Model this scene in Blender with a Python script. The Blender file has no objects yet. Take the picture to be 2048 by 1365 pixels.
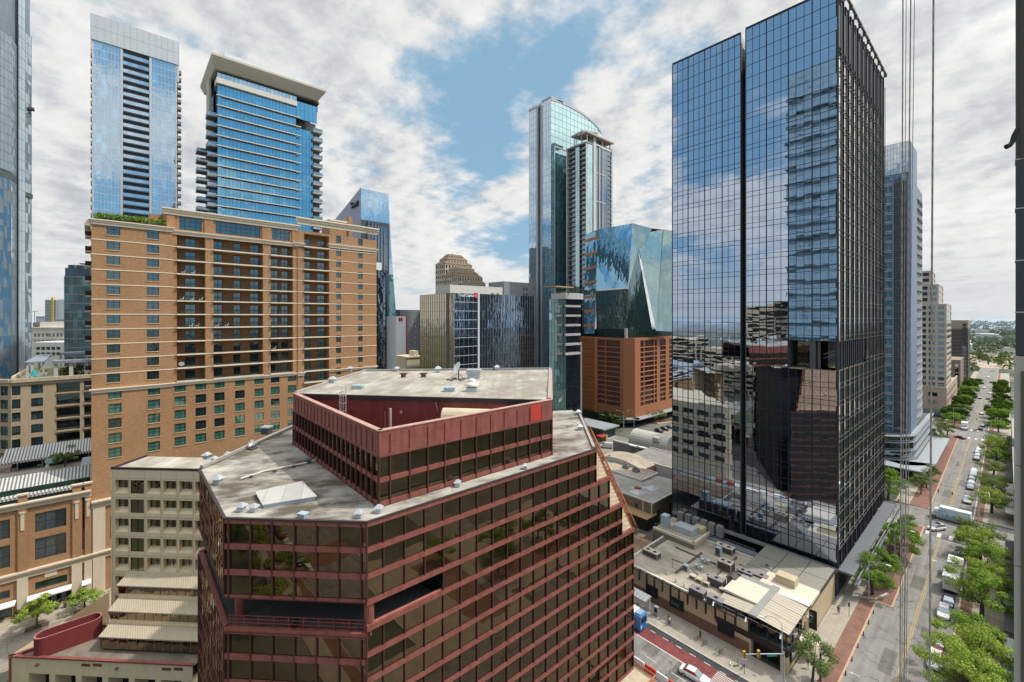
import bpy,bmesh,math,random
from mathutils import Vector,Matrix
random.seed(7)
R=math.radians
SC=bpy.context.scene
COL=SC.collection
H=60.0;FPX=880.0;CX=1024.0;HY=634.0
TH=R(48.4)
RX,RY=math.cos(TH),math.sin(TH)
FX,FY=-math.sin(TH),math.cos(TH)
def W(px,d):
 xc=(px-CX)/FPX*d
 return(RX*xc+FX*d,RY*xc+FY*d)
def G(px,py,z=0.0):
 return W(px,(H-z)*FPX/(py-HY))
def Zat(py,d):return H-(py-HY)/FPX*d
def depth(p):return p[0]*FX+p[1]*FY
def along(o,dv,px):
 k=(px-CX)/FPX
 a=RX-k*FX;b=RY-k*FY
 return-(o[0]*a+o[1]*b)/(dv[0]*a+dv[1]*b)
def adir(deg):return(math.cos(R(deg)),math.sin(R(deg)))
def add2(p,d,t):return(p[0]+d[0]*t,p[1]+d[1]*t)
class MB:
 def __init__(s):s.v=[];s.f=[];s.uv=[];s.sm=False
 def quad(s,a,b,c,d,uv=None):
  i=len(s.v);s.v+=[tuple(a),tuple(b),tuple(c),tuple(d)]
  s.f.append((i,i+1,i+2,i+3));s.uv.append(uv)
 def poly(s,pts,uv=None):
  i=len(s.v);s.v+=[tuple(p)for p in pts]
  s.f.append(tuple(range(i,i+len(pts))));s.uv.append(uv)
 def hexa(s,b,t):
  s.quad(b[3],b[2],b[1],b[0]);s.quad(*t)
  for k in range(4):
   j=(k+1)%4
   s.quad(b[k],b[j],t[j],t[k])
 def box(s,x0,x1,y0,y1,z0,z1):
  if x1<x0:x0,x1=x1,x0
  if y1<y0:y0,y1=y1,y0
  b=[(x0,y0,z0),(x1,y0,z0),(x1,y1,z0),(x0,y1,z0)]
  s.hexa(b,[(p[0],p[1],z1)for p in b])
 def rbox(s,cx,cy,z0,z1,lx,ly,ang):
  c,n=math.cos(ang),math.sin(ang)
  b=[(cx+x*c-y*n,cy+x*n+y*c,z0)for x,y in((-lx/2,-ly/2),(lx/2,-ly/2),(lx/2,ly/2),(-lx/2,ly/2))]
  s.hexa(b,[(p[0],p[1],z1)for p in b])
 def prism(s,poly,z0,z1,top=True,bot=False):
  n=len(poly)
  for k in range(n):
   a,b=poly[k],poly[(k+1)%n]
   s.quad((a[0],a[1],z0),(b[0],b[1],z0),(b[0],b[1],z1),(a[0],a[1],z1))
  if top:s.poly([(p[0],p[1],z1)for p in poly])
  if bot:s.poly([(p[0],p[1],z0)for p in reversed(poly)])
 def tube(s,a,b,r,n=6,r2=None,cap=True):
  a=Vector(a);b=Vector(b);r2=r if r2 is None else r2
  d=(b-a)
  if d.length<1e-6:return
  d.normalize()
  u=d.orthogonal().normalized();w=d.cross(u)
  A=[];B=[]
  for k in range(n):
   t=2*math.pi*k/n;o=u*math.cos(t)+w*math.sin(t)
   A.append(a+o*r);B.append(b+o*r2)
  for k in range(n):
   j=(k+1)%n;s.quad(A[k],A[j],B[j],B[k])
  if cap:s.poly(list(reversed(A)));s.poly(B)
 def path(s,pts,r,n=6):
  for a,b in zip(pts,pts[1:]):s.tube(a,b,r,n)
 def lathe(s,c,prof,n=12):
  rings=[]
  for(r,z)in prof:
   rings.append([(c[0]+r*math.cos(2*math.pi*k/n),c[1]+r*math.sin(2*math.pi*k/n),c[2]+z)for k in range(n)])
  for a,b in zip(rings,rings[1:]):
   for k in range(n):
    j=(k+1)%n;s.quad(a[k],a[j],b[j],b[k])
  s.poly(list(reversed(rings[0])));s.poly(rings[-1])
 def mesh(s,name,mat,off=(0,0,0)):
  me=bpy.data.meshes.new(name)
  ox,oy,oz=off
  me.from_pydata([(v[0]-ox,v[1]-oy,v[2]-oz)for v in s.v],[],s.f)
  if mat:me.materials.append(mat)
  uvl=me.uv_layers.new(name="UVMap")
  dat=[0.0]*(2*len(me.loops));k=0
  for f,uv in zip(s.f,s.uv):
   if uv is None:
    p0=Vector(s.v[f[0]]);p1=Vector(s.v[f[1]]);p2=Vector(s.v[f[2]])
    n=(p1-p0).cross(p2-p1)
    if n.length<1e-12:n=Vector((0,0,1))
    n.normalize()
    if abs(n.z)>0.75:
     for i in f:dat[k]=s.v[i][0];dat[k+1]=s.v[i][1];k+=2
    else:
     t=Vector((-n.y,n.x,0)).normalized();w=n.cross(t)
     for i in f:
      p=Vector(s.v[i]);dat[k]=p.dot(t);dat[k+1]=p.dot(w)if abs(n.z)>.2 else p.z;k+=2
   else:
    for c in uv:dat[k]=c[0];dat[k+1]=c[1];k+=2
  uvl.data.foreach_set("uv",dat)
  if s.sm:
   me.polygons.foreach_set("use_smooth",[True]*len(me.polygons))
  me.update()
  return me
 def build(s,name,mat,parent=None,label=None):
  off=(0,0,0)
  if parent is not None:
   off=parent['_w']
  o=bpy.data.objects.new(name,s.mesh(name,mat,off));COL.objects.link(o)
  if parent is not None:
   o.parent=parent;o['_w']=off
  else:o['_w']=(0,0,0)
  if label:o['label']=label
  return o
def tag(o,label=None,cat=None,group=None,kind=None):
 if label:o['label']=label
 if cat:o['category']=cat
 if group:o['group']=group
 if kind:o['kind']=kind
 return o
def thing(name,label,cat,loc=(0,0,0),group=None,rz=0):
 o=bpy.data.objects.new(name,None);COL.objects.link(o)
 o.location=loc;o.rotation_euler=(0,0,rz);o.empty_display_size=.5
 o['_w']=(loc[0],loc[1],loc[2])
 return tag(o,label,cat,group)
def local(name,label,cat,group=None):
 o=thing(name,label,cat,(0,0,0),group);return o
def copy_tree(o,parent=None):
 c=o.copy();COL.objects.link(c)
 if parent:c.parent=parent
 for ch in[x for x in o.children]:copy_tree(ch,c)
 return c
def struct(name,mb,mat):
 o=mb.build(name,mat);o['kind']='structure';return o
def inst(me,name,parent,p,rz=0):
 o=bpy.data.objects.new(name,me);COL.objects.link(o)
 o.parent=parent;w=parent['_w']
 o.location=(p[0]-w[0],p[1]-w[1],p[2]-w[2]);o.rotation_euler=(0,0,rz)
 o['_w']=(0,0,0)
 return o
class Face:
 """vertical plane from a to b; outward normal on the right of travel"""
 def __init__(s,a,b):
  s.a=a;s.b=b
  dx,dy=b[0]-a[0],b[1]-a[1];s.L=math.hypot(dx,dy)
  s.d=(dx/s.L,dy/s.L);s.n=(s.d[1],-s.d[0])
  s.ang=math.atan2(dy,dx)
 def p(s,u,z,n=0.0):
  return(s.a[0]+s.d[0]*u+s.n[0]*n,s.a[1]+s.d[1]*u+s.n[1]*n,z)
 def u(s,px):return along(s.a,s.d,px)
 def z(s,px,py):return Zat(py,depth(s.p(s.u(px),0)))
 def quad(s,mb,u0,u1,z0,z1,n=0.0,j=0.0):
  if j:
   a,b,c=(random.uniform(-j,j)for _ in range(3))
   q=[s.p(u0,z0,n+a),s.p(u1,z0,n+b),s.p(u1,z1,n+b+c-a),s.p(u0,z1,n+c)]
  else:
   q=[s.p(u0,z0,n),s.p(u1,z0,n),s.p(u1,z1,n),s.p(u0,z1,n)]
  mb.quad(*q,uv=[(u0,z0),(u1,z0),(u1,z1),(u0,z1)])
 def box(s,mb,u0,u1,z0,z1,n0,n1):
  b=[s.p(u0,z0,n1),s.p(u1,z0,n1),s.p(u1,z0,n0),s.p(u0,z0,n0)]
  t=[s.p(u0,z1,n1),s.p(u1,z1,n1),s.p(u1,z1,n0),s.p(u0,z1,n0)]
  mb.hexa(b,t)
 def wall(s,mb,u0,u1,z0,z1,n=0.0,holes=(),dep=0.25):
  us=sorted({u0,u1}|{min(max(h[k],u0),u1)for h in holes for k in(0,1)})
  zs=sorted({z0,z1}|{min(max(h[k],z0),z1)for h in holes for k in(2,3)})
  for i in range(len(us)-1):
   run=None
   for j in range(len(zs)-1):
    um=(us[i]+us[i+1])/2;zm=(zs[j]+zs[j+1])/2
    inh=any(h[0]<um<h[1]and h[2]<zm<h[3]for h in holes)
    if inh:
     if run is not None:s.quad(mb,us[i],us[i+1],run,zs[j],n);run=None
    elif run is None:run=zs[j]
   if run is not None:s.quad(mb,us[i],us[i+1],run,zs[-1],n)
  for h in holes:
   a,b,c,d=h[:4]
   dd=h[4]if len(h)>4 else dep
   P=s.p
   mb.quad(P(a,c,n),P(b,c,n),P(b,c,n-dd),P(a,c,n-dd))
   mb.quad(P(a,d,n-dd),P(b,d,n-dd),P(b,d,n),P(a,d,n))
   mb.quad(P(a,c,n-dd),P(a,d,n-dd),P(a,d,n),P(a,c,n))
   mb.quad(P(b,c,n),P(b,d,n),P(b,d,n-dd),P(b,c,n-dd))
def lin(a,b,n):return[a+(b-a)*k/n for k in range(n+1)]
def curtain(par,F,us,zs,gl,mu,n=0.0,jit=.006,mw=.07,md=.1,hw=None,per=1,skip=None,thick=(),name='glazing_band',alt=None):
 for i in range(0,len(zs)-1,per):
  mb=MB()
  for k in range(i,min(i+per,len(zs)-1)):
   for a,b in zip(us,us[1:]):
    if skip and skip((a+b)/2,(zs[k]+zs[k+1])/2):continue
    F.quad(mb,a,b,zs[k],zs[k+1],n,jit)
  if mb.f:mb.build(name,(alt if alt and(i//per)%2 else gl),par)
 if mu:
  hw=mw if hw is None else hw
  mb=MB()
  for i,a in enumerate(us):
   w=mw*(2.2 if i in thick else 1)
   if skip:
    for z0,z1 in zip(zs,zs[1:]):
     if not skip(a,(z0+z1)/2):F.box(mb,a-w/2,a+w/2,z0,z1,n-.02,n+md)
   else:F.box(mb,a-w/2,a+w/2,zs[0],zs[-1],n-.02,n+md)
  for z in zs:
   if skip:
    for a,b in zip(us,us[1:]):
     if not(skip((a+b)/2,z-.05)or skip((a+b)/2,z+.05)):F.box(mb,a,b,z-hw/2,z+hw/2,n-.02,n+md*.8)
   else:F.box(mb,us[0],us[-1],z-hw/2,z+hw/2,n-.02,n+md*.8)
  mb.build('mullion_grid',mu,par)
def lin1(c):
 c/=255.0
 return c/12.92 if c<=.04045 else((c+.055)/1.055)**2.4
def srgb(r,g,b):return(lin1(r),lin1(g),lin1(b),1)
class NT:
 def __init__(s,name):
  s.m=bpy.data.materials.new(name);s.m.use_nodes=True
  s.t=s.m.node_tree;s.t.nodes.clear()
  s.out=s.t.nodes.new('ShaderNodeOutputMaterial')
 def n(s,typ,**kw):
  nd=s.t.nodes.new(typ)
  for k,v in kw.items():
   if k.startswith('i_'):nd.inputs[k[2:].replace('_',' ')].default_value=v
   else:setattr(nd,k,v)
  return nd
 def l(s,a,b):s.t.links.new(a,b)
 def ramp(s,fac,stops):
  r=s.n('ShaderNodeValToRGB');e=r.color_ramp.elements
  while len(e)>1:e.remove(e[-1])
  e[0].position=stops[0][0];e[0].color=stops[0][1]
  for p,c in stops[1:]:
   x=e.new(p);x.color=c
  s.l(fac,r.inputs['Fac']);return r.outputs['Color']
 def noise(s,vec,scale,detail=4,rough=.55):
  n=s.n('ShaderNodeTexNoise');n.inputs['Scale'].default_value=scale;n.inputs['Detail'].default_value=detail;n.inputs['Roughness'].default_value=rough
  if vec:s.l(vec,n.inputs['Vector'])
  return n.outputs['Fac']
 def mapping(s,vec,scale=(1,1,1),rot=(0,0,0)):
  m=s.n('ShaderNodeMapping');m.inputs['Scale'].default_value=scale;m.inputs['Rotation'].default_value=rot
  s.l(vec,m.inputs['Vector']);return m.outputs['Vector']
 def math(s,op,a,b=None,c=None):
  m=s.n('ShaderNodeMath',operation=op)
  for i,x in enumerate((a,b,c)):
   if x is None:continue
   if isinstance(x,(int,float)):m.inputs[i].default_value=x
   else:s.l(x,m.inputs[i])
  return m.outputs[0]
 def mix(s,fac,a,b,mode='MIX'):
  m=s.n('ShaderNodeMix',data_type='RGBA',blend_type=mode)
  if isinstance(fac,(int,float)):m.inputs[0].default_value=fac
  else:s.l(fac,m.inputs[0])
  for i,x in((6,a),(7,b)):
   if isinstance(x,tuple):m.inputs[i].default_value=x
   else:s.l(x,m.inputs[i])
  return m.outputs[2]
 def uv(s):return s.n('ShaderNodeUVMap',uv_map='UVMap').outputs['UV']
 def pos(s):return s.n('ShaderNodeNewGeometry').outputs['Position']
 def bsdf(s,col,rough=.8,metal=0.0,bump=None,bd=.02,spec=.3):
  b=s.n('ShaderNodeBsdfPrincipled')
  if isinstance(col,tuple):b.inputs['Base Color'].default_value=col
  else:s.l(col,b.inputs['Base Color'])
  b.inputs['Roughness'].default_value=rough;b.inputs['Metallic'].default_value=metal
  b.inputs['Specular IOR Level'].default_value=spec
  if bump:
   bp=s.n('ShaderNodeBump');bp.inputs['Distance'].default_value=bd
   s.l(bump,bp.inputs['Height']);s.l(bp.outputs[0],b.inputs['Normal'])
  s.l(b.outputs[0],s.out.inputs['Surface']);return b
MATS={}
def flat(name,col,rough=.75,metal=0.0,var=.18,sc=.6,spec=.3):
 """solid surface with soft weathering"""
 if name in MATS:return MATS[name]
 t=NT(name);p=t.pos()
 f=t.noise(p,sc,5,.6)
 f2=t.noise(t.mapping(p,(1.5,1.5,.12)),1.3,4)
 c=tuple(min(.78,x*(1.12 if x>.1 else 1))for x in col[:3])
 lo=tuple(x*(1-var)for x in c)+(1,);hi=tuple(min(1,x*(1+var))for x in c)+(1,)
 a=t.ramp(t.math('MULTIPLY_ADD',f2,.45,t.math('MULTIPLY',f,.55)),[(.3,lo),(.7,hi)])
 t.bsdf(a,rough,metal,spec=spec);MATS[name]=t.m;return t.m
def glass(name,tint,base,refl=.6,wob=.02,sc=.35,var=.35,rough=.012,stretch=(1,1,1),pw=1.5,ph=3.5):
 """coated facade glass: dark interior under a mirror-like coat, slightly wavy sheets"""
 if name in MATS:return MATS[name]
 t=NT(name);uv=t.uv();p=t.pos()
 mp=t.n('ShaderNodeMapping');mp.inputs['Scale'].default_value=(1/pw,1/ph,1);t.l(uv,mp.inputs['Vector'])
 fl=t.n('ShaderNodeVectorMath',operation='FLOOR');t.l(mp.outputs[0],fl.inputs[0])
 wn=t.n('ShaderNodeTexWhiteNoise',noise_dimensions='2D');t.l(fl.outputs[0],wn.inputs['Vector'])
 dark=tuple(x*(1-var)for x in base[:3])+(1,);lite=tuple(min(1,x*(1+var*2))for x in base[:3])+(1,)
 bc=t.ramp(wn.outputs['Value'],[(0,dark),(.75,base),(1,lite)])
 d=t.n('ShaderNodeBsdfDiffuse');t.l(bc,d.inputs['Color'])
 g=t.n('ShaderNodeBsdfGlossy');g.inputs['Color'].default_value=tint;g.inputs['Roughness'].default_value=rough
 if wob:
  nz=t.noise(t.mapping(p,stretch),sc,2,.5)
  bp=t.n('ShaderNodeBump');bp.inputs['Distance'].default_value=wob;t.l(nz,bp.inputs['Height'])
  t.l(bp.outputs[0],g.inputs['Normal'])
 lw=t.n('ShaderNodeLayerWeight');lw.inputs['Blend'].default_value=.35
 fac=t.math('MULTIPLY_ADD',lw.outputs['Fresnel'],(1-refl)*.9,refl)
 mx=t.n('ShaderNodeMixShader');t.l(fac,mx.inputs[0]);t.l(d.outputs[0],mx.inputs[1]);t.l(g.outputs[0],mx.inputs[2])
 t.l(mx.outputs[0],t.out.inputs['Surface']);MATS[name]=t.m;return t.m
def brickmat(name,c1,c2,mortar,bw=.26,bh=.09,band=.0):
 if name in MATS:return MATS[name]
 t=NT(name);uv=t.uv();p=t.pos()
 b=t.n('ShaderNodeTexBrick');b.inputs['Scale'].default_value=1;b.inputs['Brick Width'].default_value=bw;b.inputs['Row Height'].default_value=bh
 b.inputs['Mortar Size'].default_value=.009;b.inputs['Color1'].default_value=c1;b.inputs['Color2'].default_value=c2;b.inputs['Mortar'].default_value=mortar
 t.l(uv,b.inputs['Vector'])
 n1=t.noise(t.mapping(uv,(.9,3.2,1)),1.6,5,.7)
 n2=t.noise(p,.11,4)
 c=t.mix(t.math('MULTIPLY',n1,.75),b.outputs['Color'],t.ramp(n1,[(.35,tuple(x*.62 for x in c1[:3])+(1,)),(.68,tuple(min(1,x*1.45)for x in c2[:3])+(1,))]))
 c=t.mix(.35,c,t.ramp(n2,[(.35,(.6,.6,.6,1)),(.65,(1,1,1,1))]),'MULTIPLY')
 t.bsdf(c,.9,bump=b.outputs['Fac'],bd=-.01,spec=.15);MATS[name]=t.m;return t.m
def corr(name,c1,c2,pitch=.5,axis=0,duty=.5,rough=.6,metal=0.0):
 """striped / standing seam surface along uv axis"""
 if name in MATS:return MATS[name]
 t=NT(name);uv=t.uv();sp=t.n('ShaderNodeSeparateXYZ');t.l(uv,sp.inputs[0])
 f=t.math('FRACT',t.math('MULTIPLY',sp.outputs[axis],1/pitch))
 m=t.math('GREATER_THAN',f,duty)
 c=t.mix(m,c1,c2)
 n=t.noise(t.pos(),.8,4)
 c=t.mix(.3,c,t.ramp(n,[(.3,(.6,.58,.55,1)),(.7,(1,1,1,1))]),'MULTIPLY')
 t.bsdf(c,rough,metal,bump=m,bd=.03);MATS[name]=t.m;return t.m
def roofmat(name,base,dirt,sc=.25,strips=1.0,ang=0.0,amt=.7,rng=(.44,.6)):
 """built-up roof sheets laid in strips, with ponding stains"""
 if name in MATS:return MATS[name]
 t=NT(name);p=t.pos()
 v=t.mapping(p,(1,1,1),(0,0,ang))
 b=t.n('ShaderNodeTexBrick');b.inputs['Scale'].default_value=1;b.inputs['Brick Width'].default_value=9;b.inputs['Row Height'].default_value=strips
 b.inputs['Mortar Size'].default_value=.035;b.inputs['Mortar Smooth'].default_value=.4
 b.inputs['Color1'].default_value=base;b.inputs['Color2'].default_value=tuple(x*.8 for x in base[:3])+(1,);b.inputs['Mortar'].default_value=tuple(x*.5 for x in base[:3])+(1,)
 t.l(v,b.inputs['Vector'])
 n=t.noise(t.mapping(v,(.7,1.25,1)),sc,8,.7);n2=t.noise(p,sc*.35,4)
 f=t.math('MULTIPLY_ADD',n,.6,t.math('MULTIPLY',n2,.4))
 k=t.ramp(f,[(rng[0],(0,0,0,1)),(rng[1],(amt,amt,amt,1))])
 c=t.mix(k,b.outputs['Color'],dirt)
 fine=t.noise(p,6,3)
 c=t.mix(.25,c,t.ramp(fine,[(.3,(.6,.6,.6,1)),(.7,(1,1,1,1))]),'MULTIPLY')
 t.bsdf(c,.9,spec=.15);MATS[name]=t.m;return t.m
def text_mesh(name,body,size,mat,parent,org,ang,depth_=.05,flip=False,up=None,bold=0.0):
 """lettering standing on a wall plane: origin, heading of the wall"""
 cu=bpy.data.curves.new(name,'FONT');cu.body=body;cu.size=size;cu.extrude=depth_;cu.offset=bold
 tmp=bpy.data.objects.new(name,cu);COL.objects.link(tmp)
 dg=bpy.context.evaluated_depsgraph_get()
 me=bpy.data.meshes.new_from_object(tmp.evaluated_get(dg))
 bpy.data.objects.remove(tmp);me.materials.clear();me.materials.append(mat)
 o=bpy.data.objects.new(name,me);COL.objects.link(o);o['_w']=(0,0,0)
 o.parent=parent;w=parent['_w']
 o.location=(org[0]-w[0],org[1]-w[1],org[2]-w[2])
 o.rotation_euler=up if up else(R(90),0,ang)
 return o
def chimney_box(mb,x0,x1,y0,y1,z0,z1):mb.box(x0,x1,y0,y1,z0,z1)
def rect_poly(F,u0,u1,n0,n1):
 return[F.p(u0,0,n1)[:2],F.p(u1,0,n1)[:2],F.p(u1,0,n0)[:2],F.p(u0,0,n0)[:2]]
M={}
M['mull_dark']=flat('dark_metal',(.025,.028,.035,1),.4,.3,.1)
M['mull_grey']=flat('grey_metal',(.22,.24,.26,1),.4,.4,.1)
M['mull_white']=flat('white_metal',(.62,.64,.65,1),.5,.1,.06)
M['concrete']=flat('pale_concrete',(.42,.40,.37,1),.85)
M['warmwhite']=flat('warm_white_panel',(.60,.57,.51,1),.7,0,.06)
M['white']=flat('white_paint',(.74,.74,.73,1),.55,0,.05)
M['grey']=flat('mid_grey',(.25,.26,.27,1),.7)
M['dgrey']=flat('dark_grey',(.08,.085,.09,1),.7)
M['black']=flat('near_black',(.012,.012,.014,1),.6)
M['roofgrey']=roofmat('grey_roof',(.30,.29,.27,1),(.17,.16,.14,1),.3,1.2)
g_blue=glass('blue_glass',(.72,.86,1,1),(.13,.27,.38,1),.56,.012,.4)
g_blue2=glass('deep_blue_glass',(.40,.74,.95,1),(.015,.15,.27,1),.55,.02,.4)
g_teal=glass('teal_glass',(.68,.90,.94,1),(.12,.29,.32,1),.5,.02,.35)
g_pale=glass('pale_glass',(.86,.91,.96,1),(.26,.31,.35,1),.55,.015,.4)
g_dark=glass('dark_mirror_glass',(.62,.72,.88,1),(.006,.010,.018,1),.72,.009,.3,stretch=(.45,.45,1.3))
g_slot=glass('green_black_glass',(.3,.4,.38,1),(.01,.018,.016,1),.25,.02,.5)
g_smoke=glass('smoke_glass',(.42,.52,.62,1),(.012,.018,.026,1),.45,.05,.5)
g_win=glass('window_glass',(.55,.72,.78,1),(.02,.035,.04,1),.4,.012,1.2)
def rails(mb,F,u0,u1,z,n,h=1.05,step=.15,t=.03):
 F.box(mb,u0,u1,z+h-.05,z+h,n-.03,n+.03)
 F.box(mb,u0,u1,z+.1,z+.13,n-.02,n+.02)
 if step:
  k=max(2,int((u1-u0)/step))
  for i in range(k+1):
   u=u0+(u1-u0)*i/k
   F.box(mb,u-t/2,u+t/2,z+.1,z+h,n-t/2,n+t/2)
def dark_tower():
 c=W(1675,94.3);xl=c[0]+along(c,(1,0),1345);yr=c[1]+along(c,(0,1),1766)
 y0=c[1]
 t=thing('office_tower','tall dark mirror glass office tower with a black vertical slot, right of centre','office tower',(c[0],y0,0))
 F=Face((xl,y0),c);F2=Face(c,(c[0],yr))
 ua,ub=F.u(1481.5),F.u(1491.5)
 zt=130.6;zo0,zo1=48.4,54.7
 zl=[48.4]
 for k in range(11):
  b=48.4-3.85*k;zl+=[b-2.7,b-3.85]
 zl=sorted(set(round(z,3)for z in zl))
 zu=[zo1]
 for k in range(15):zu+=[zo1+3.85*k+1.15,zo1+3.85*(k+1)]
 top=zu[-1]
 zu+=[top+(zt-top)*k/6 for k in range(1,7)]
 uop=F.u(1583);uop2=F2.u(1728)
 usL=lin(0,ua,12);usR=lin(ub,F.L,12)
 uo_i=min(range(13),key=lambda i:abs(usR[i]-uop));uop=usR[uo_i]
 sk=lambda u,z:u>uop and zo0+.01<z<zo1-.01
 zs_all=sorted(set(zl+[zo1]+zu))
 curtain(t,F,usL,[z for z in zs_all if z<=129.8]+[130.1],g_dark,M['mull_dark'],0,.0028,.10,.06,thick=(0,3,6,9,12),per=2)
 curtain(t,F,usR,zs_all,g_dark,M['mull_dark'],0,.0028,.10,.06,thick=(0,3,6,9,12),skip=sk,per=2)
 mb=MB()
 for z0,z1 in zip(zs_all,zs_all[1:]):
  if z1<121:F.quad(mb,ua,ub,z0,z1,-2.2)
 mb.build('slot_glass',g_slot,t)
 mb=MB()
 for u in(ua,ub):
  F.box(mb,u-.06,u+.06,6,121 if u==ua else zt,-2.4,.1)
 for z in zs_all[::2]:
  if z<121:F.box(mb,ua,ub,z-.12,z+.12,-2.2,-2.0)
 mb.build('slot_reveal',M['dgrey'],t)
 mb=MB();F.box(mb,ua,ub,121.5,123.6,-6,-1);mb.build('slot_beam',flat('rust_steel',(.12,.05,.035,1)),t)
 mb=MB();F.box(mb,ua-.5,ua-.02,121,129.9,-8,-.2);mb.build('parapet_return',M['white'],t)
 core=MB();core.prism(rect_poly(F,.1,ua-.1,-50,-.3),6.2,129.5);core.prism(rect_poly(F,ub+.1,uop-.1,-50.6,-.3),6.2,130)
 core.prism(rect_poly(F,uop-.1,F.L-.4,-50.6,-.35),6.2,zo0);core.prism(rect_poly(F,uop-.1,F.L-.4,-50.6,-.35),zo1,130)
 core.prism(rect_poly(F,uop-.1,F.L-5,-50.6,-6),zo0,zo1)
 core.prism(rect_poly(F,ua,ub,-50,-4),6.2,119)
 core.build('core',M['dgrey'],t)
 mb=MB()
 F.box(mb,0,ua,130.1,130.5,-.4,.16);F.box(mb,ub,F.L,zt,zt+.4,-.4,.16);mb.build('parapet_cap',M['mull_dark'],t)
 mb=MB();F.box(mb,uop,F.L-.1,zo0-.25,zo0+.02,-6,.05);F2.box(mb,.1,uop2,zo0-.25,zo0+.02,-6,.05)
 mb.build('terrace_floor',flat('terrace_deck',(.25,.2,.14,1)),t)
 mb=MB();F.box(mb,uop,F.L,zo1-.02,zo1+.3,-6,-.02);mb.build('terrace_soffit',M['dgrey'],t)
 mb=MB()
 um=F.u(1625)
 for ua_,ub_,nn in((um-.55,um+.55,-.1),(um+.9,um+1.25,-.3),(uop-.2,uop+.1,.02)):
  mb=MB();F.box(mb,ua_,ub_,zo0,zo1,nn-1.0,nn);mb.build('terrace_column',M['dgrey'],t)
 mb=MB()
 for k in range(14):F2.box(mb,.3+k*(uop2-.6)/13,.75+k*(uop2-.6)/13,zo0,zo1,-.5,-.1)
 mb.build('terrace_louvre',flat('blue_black_louvre',(.03,.038,.048,1),.5),t)
 mb=MB()
 a=Vector(F.p(um+1.5,zo0+3.2,-2.5));b=Vector(F.p(F.L-.5,zo0+4.4,-2.5));mb.tube(a,b,.09);mb.tube(a-Vector((0,0,.9)),b-Vector((0,0,.9)),.09)
 mb.build('terrace_tie_rod',M['mull_grey'],t)
 mb=MB()
 F.quad(mb,uop,um,zo0,zo1,-3.2);F.quad(mb,um,F.L-3,zo0,zo1,-5.8)
 mb.build('terrace_glass',g_slot,t)
 nb=11;bw=F2.L/nb
 gl=glass('strip_glass',(1,.95,.88,1),(.05,.055,.06,1),.78,.02,.5)
 fl=MB()
 fz=[z for z in sorted(set([zo0-3.85*k for k in range(11)]+[zo1+3.85*k for k in range(17)]))]
 ztp=119.5
 for k in range(nb):
  mb=MB()
  for z0,z1 in zip(fz,fz[1:]):
   if z1>ztp:continue
   if z0>=zo0-.01 and z1<=zo1+.01 and(k+.5)*bw<uop2:continue
   F2.quad(mb,k*bw+.3,k*bw+bw*.58,z0,z1,.02,.006)
  mb.build('glazing_strip',gl,t)
 mb=MB()
 for k in range(nb):
  for z0,z1 in((6,zo0),(zo1,130))if(k+.5)*bw<uop2 else((6,130),):
   F2.box(mb,k*bw+bw*.58,(k+1)*bw,z0,z1,-.3,0.0)
   F2.box(mb,k*bw,k*bw+.3,z0,z1,-.3,0.0)
   F2.box(mb,k*bw+.3,k*bw+bw*.58,ztp-1,min(z1,127.5),-.3,.03)if z1>125 else None
 mb.build('dark_panel',flat('anthracite_panel',(.022,.026,.032,1),.45,.2),t)
 for k in range(nb+1):
  mb=MB();u=k*bw
  segs=((6,zo0+.3),(zo1-.3,zt-.6))if u<uop2-1 and k else((6,zt-.6),)
  for z0,z1 in segs:
   F2.box(mb,u-.09,u+.09,z0,z1,0,.26)
   F2.box(mb,u+bw*.58-.08,u+bw*.58+.08,z0,min(z1,128),0,.14)
  mb.build('fin',flat('fin_grey',(.05,.057,.065,1),.45,.3),t)
 for z in fz:
  if z>ztp:continue
  mb=MB()
  u0=uop2 if zo0+.1<z<zo1-.1 else 0
  for dz in(0,1.05):
   if zo0<z+dz<zo1 and not u0:
    F2.box(mb,uop2,F2.L,z+dz-.032,z+dz+.032,.12,.24)
   else:F2.box(mb,u0,F2.L,z+dz-.032,z+dz+.032,.12,.24)
  mb.build('sunshade_rail',flat('champagne_rail',(.13,.127,.12,1),.4,.3),t)
 mb=MB()
 a=Vector(F2.p(-.2,zt+.1,.6));b=Vector(F2.p(F2.L+.2,zt+.1,.6));mb.tube(a,b,.28,8)
 for k in range(nb+1):F2.box(mb,k*bw-.25,k*bw+.25,zt-.7,zt+.3,.2,.9)
 mb.build('crown_rail',flat('bronze_rail',(.12,.11,.10,1),.4,.4),t)
 mb=MB();F.box(mb,0,F.L,5.2,6.04,-.6,.25);mb.build('base_soffit',M['grey'],t)
 mb=MB();F.box(mb,0,F.L,0,5.2,-1.8,-1.5);F2.box(mb,0,F2.L,0,6,-3.2,-3.0);mb.build('arcade_wall',M['black'],t)
 mb=MB()
 p=F2.p
 for k in range(1):
  q=[p(-1.0,6.3,.3),p(-1.0,6.3,3.0),p(F2.L-1,6.3,3.0),p(F2.L-1,6.3,.3)]
  mb.hexa([(x,y,5.95)for x,y,z in q],q)
 mb.build('canopy',corr('canopy_slats',(.24,.26,.28,1),(.10,.11,.12,1),.45,1,.6,.5,.3),t)
 mb=MB()
 for z in(4.6,5.6):F2.box(mb,-1,F2.L,z-.1,z+.1,3.5,3.7)
 for k in range(46):F2.box(mb,-1+k*(F2.L+1)/45-.05,-1+k*(F2.L+1)/45+.05,4.6,5.6,3.52,3.66)
 F2.box(mb,-1,F2.L,4.3,4.5,3.0,3.8)
 mb.build('canopy_truss',flat('zinc',(.26,.29,.31,1),.4,.5),t)
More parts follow.
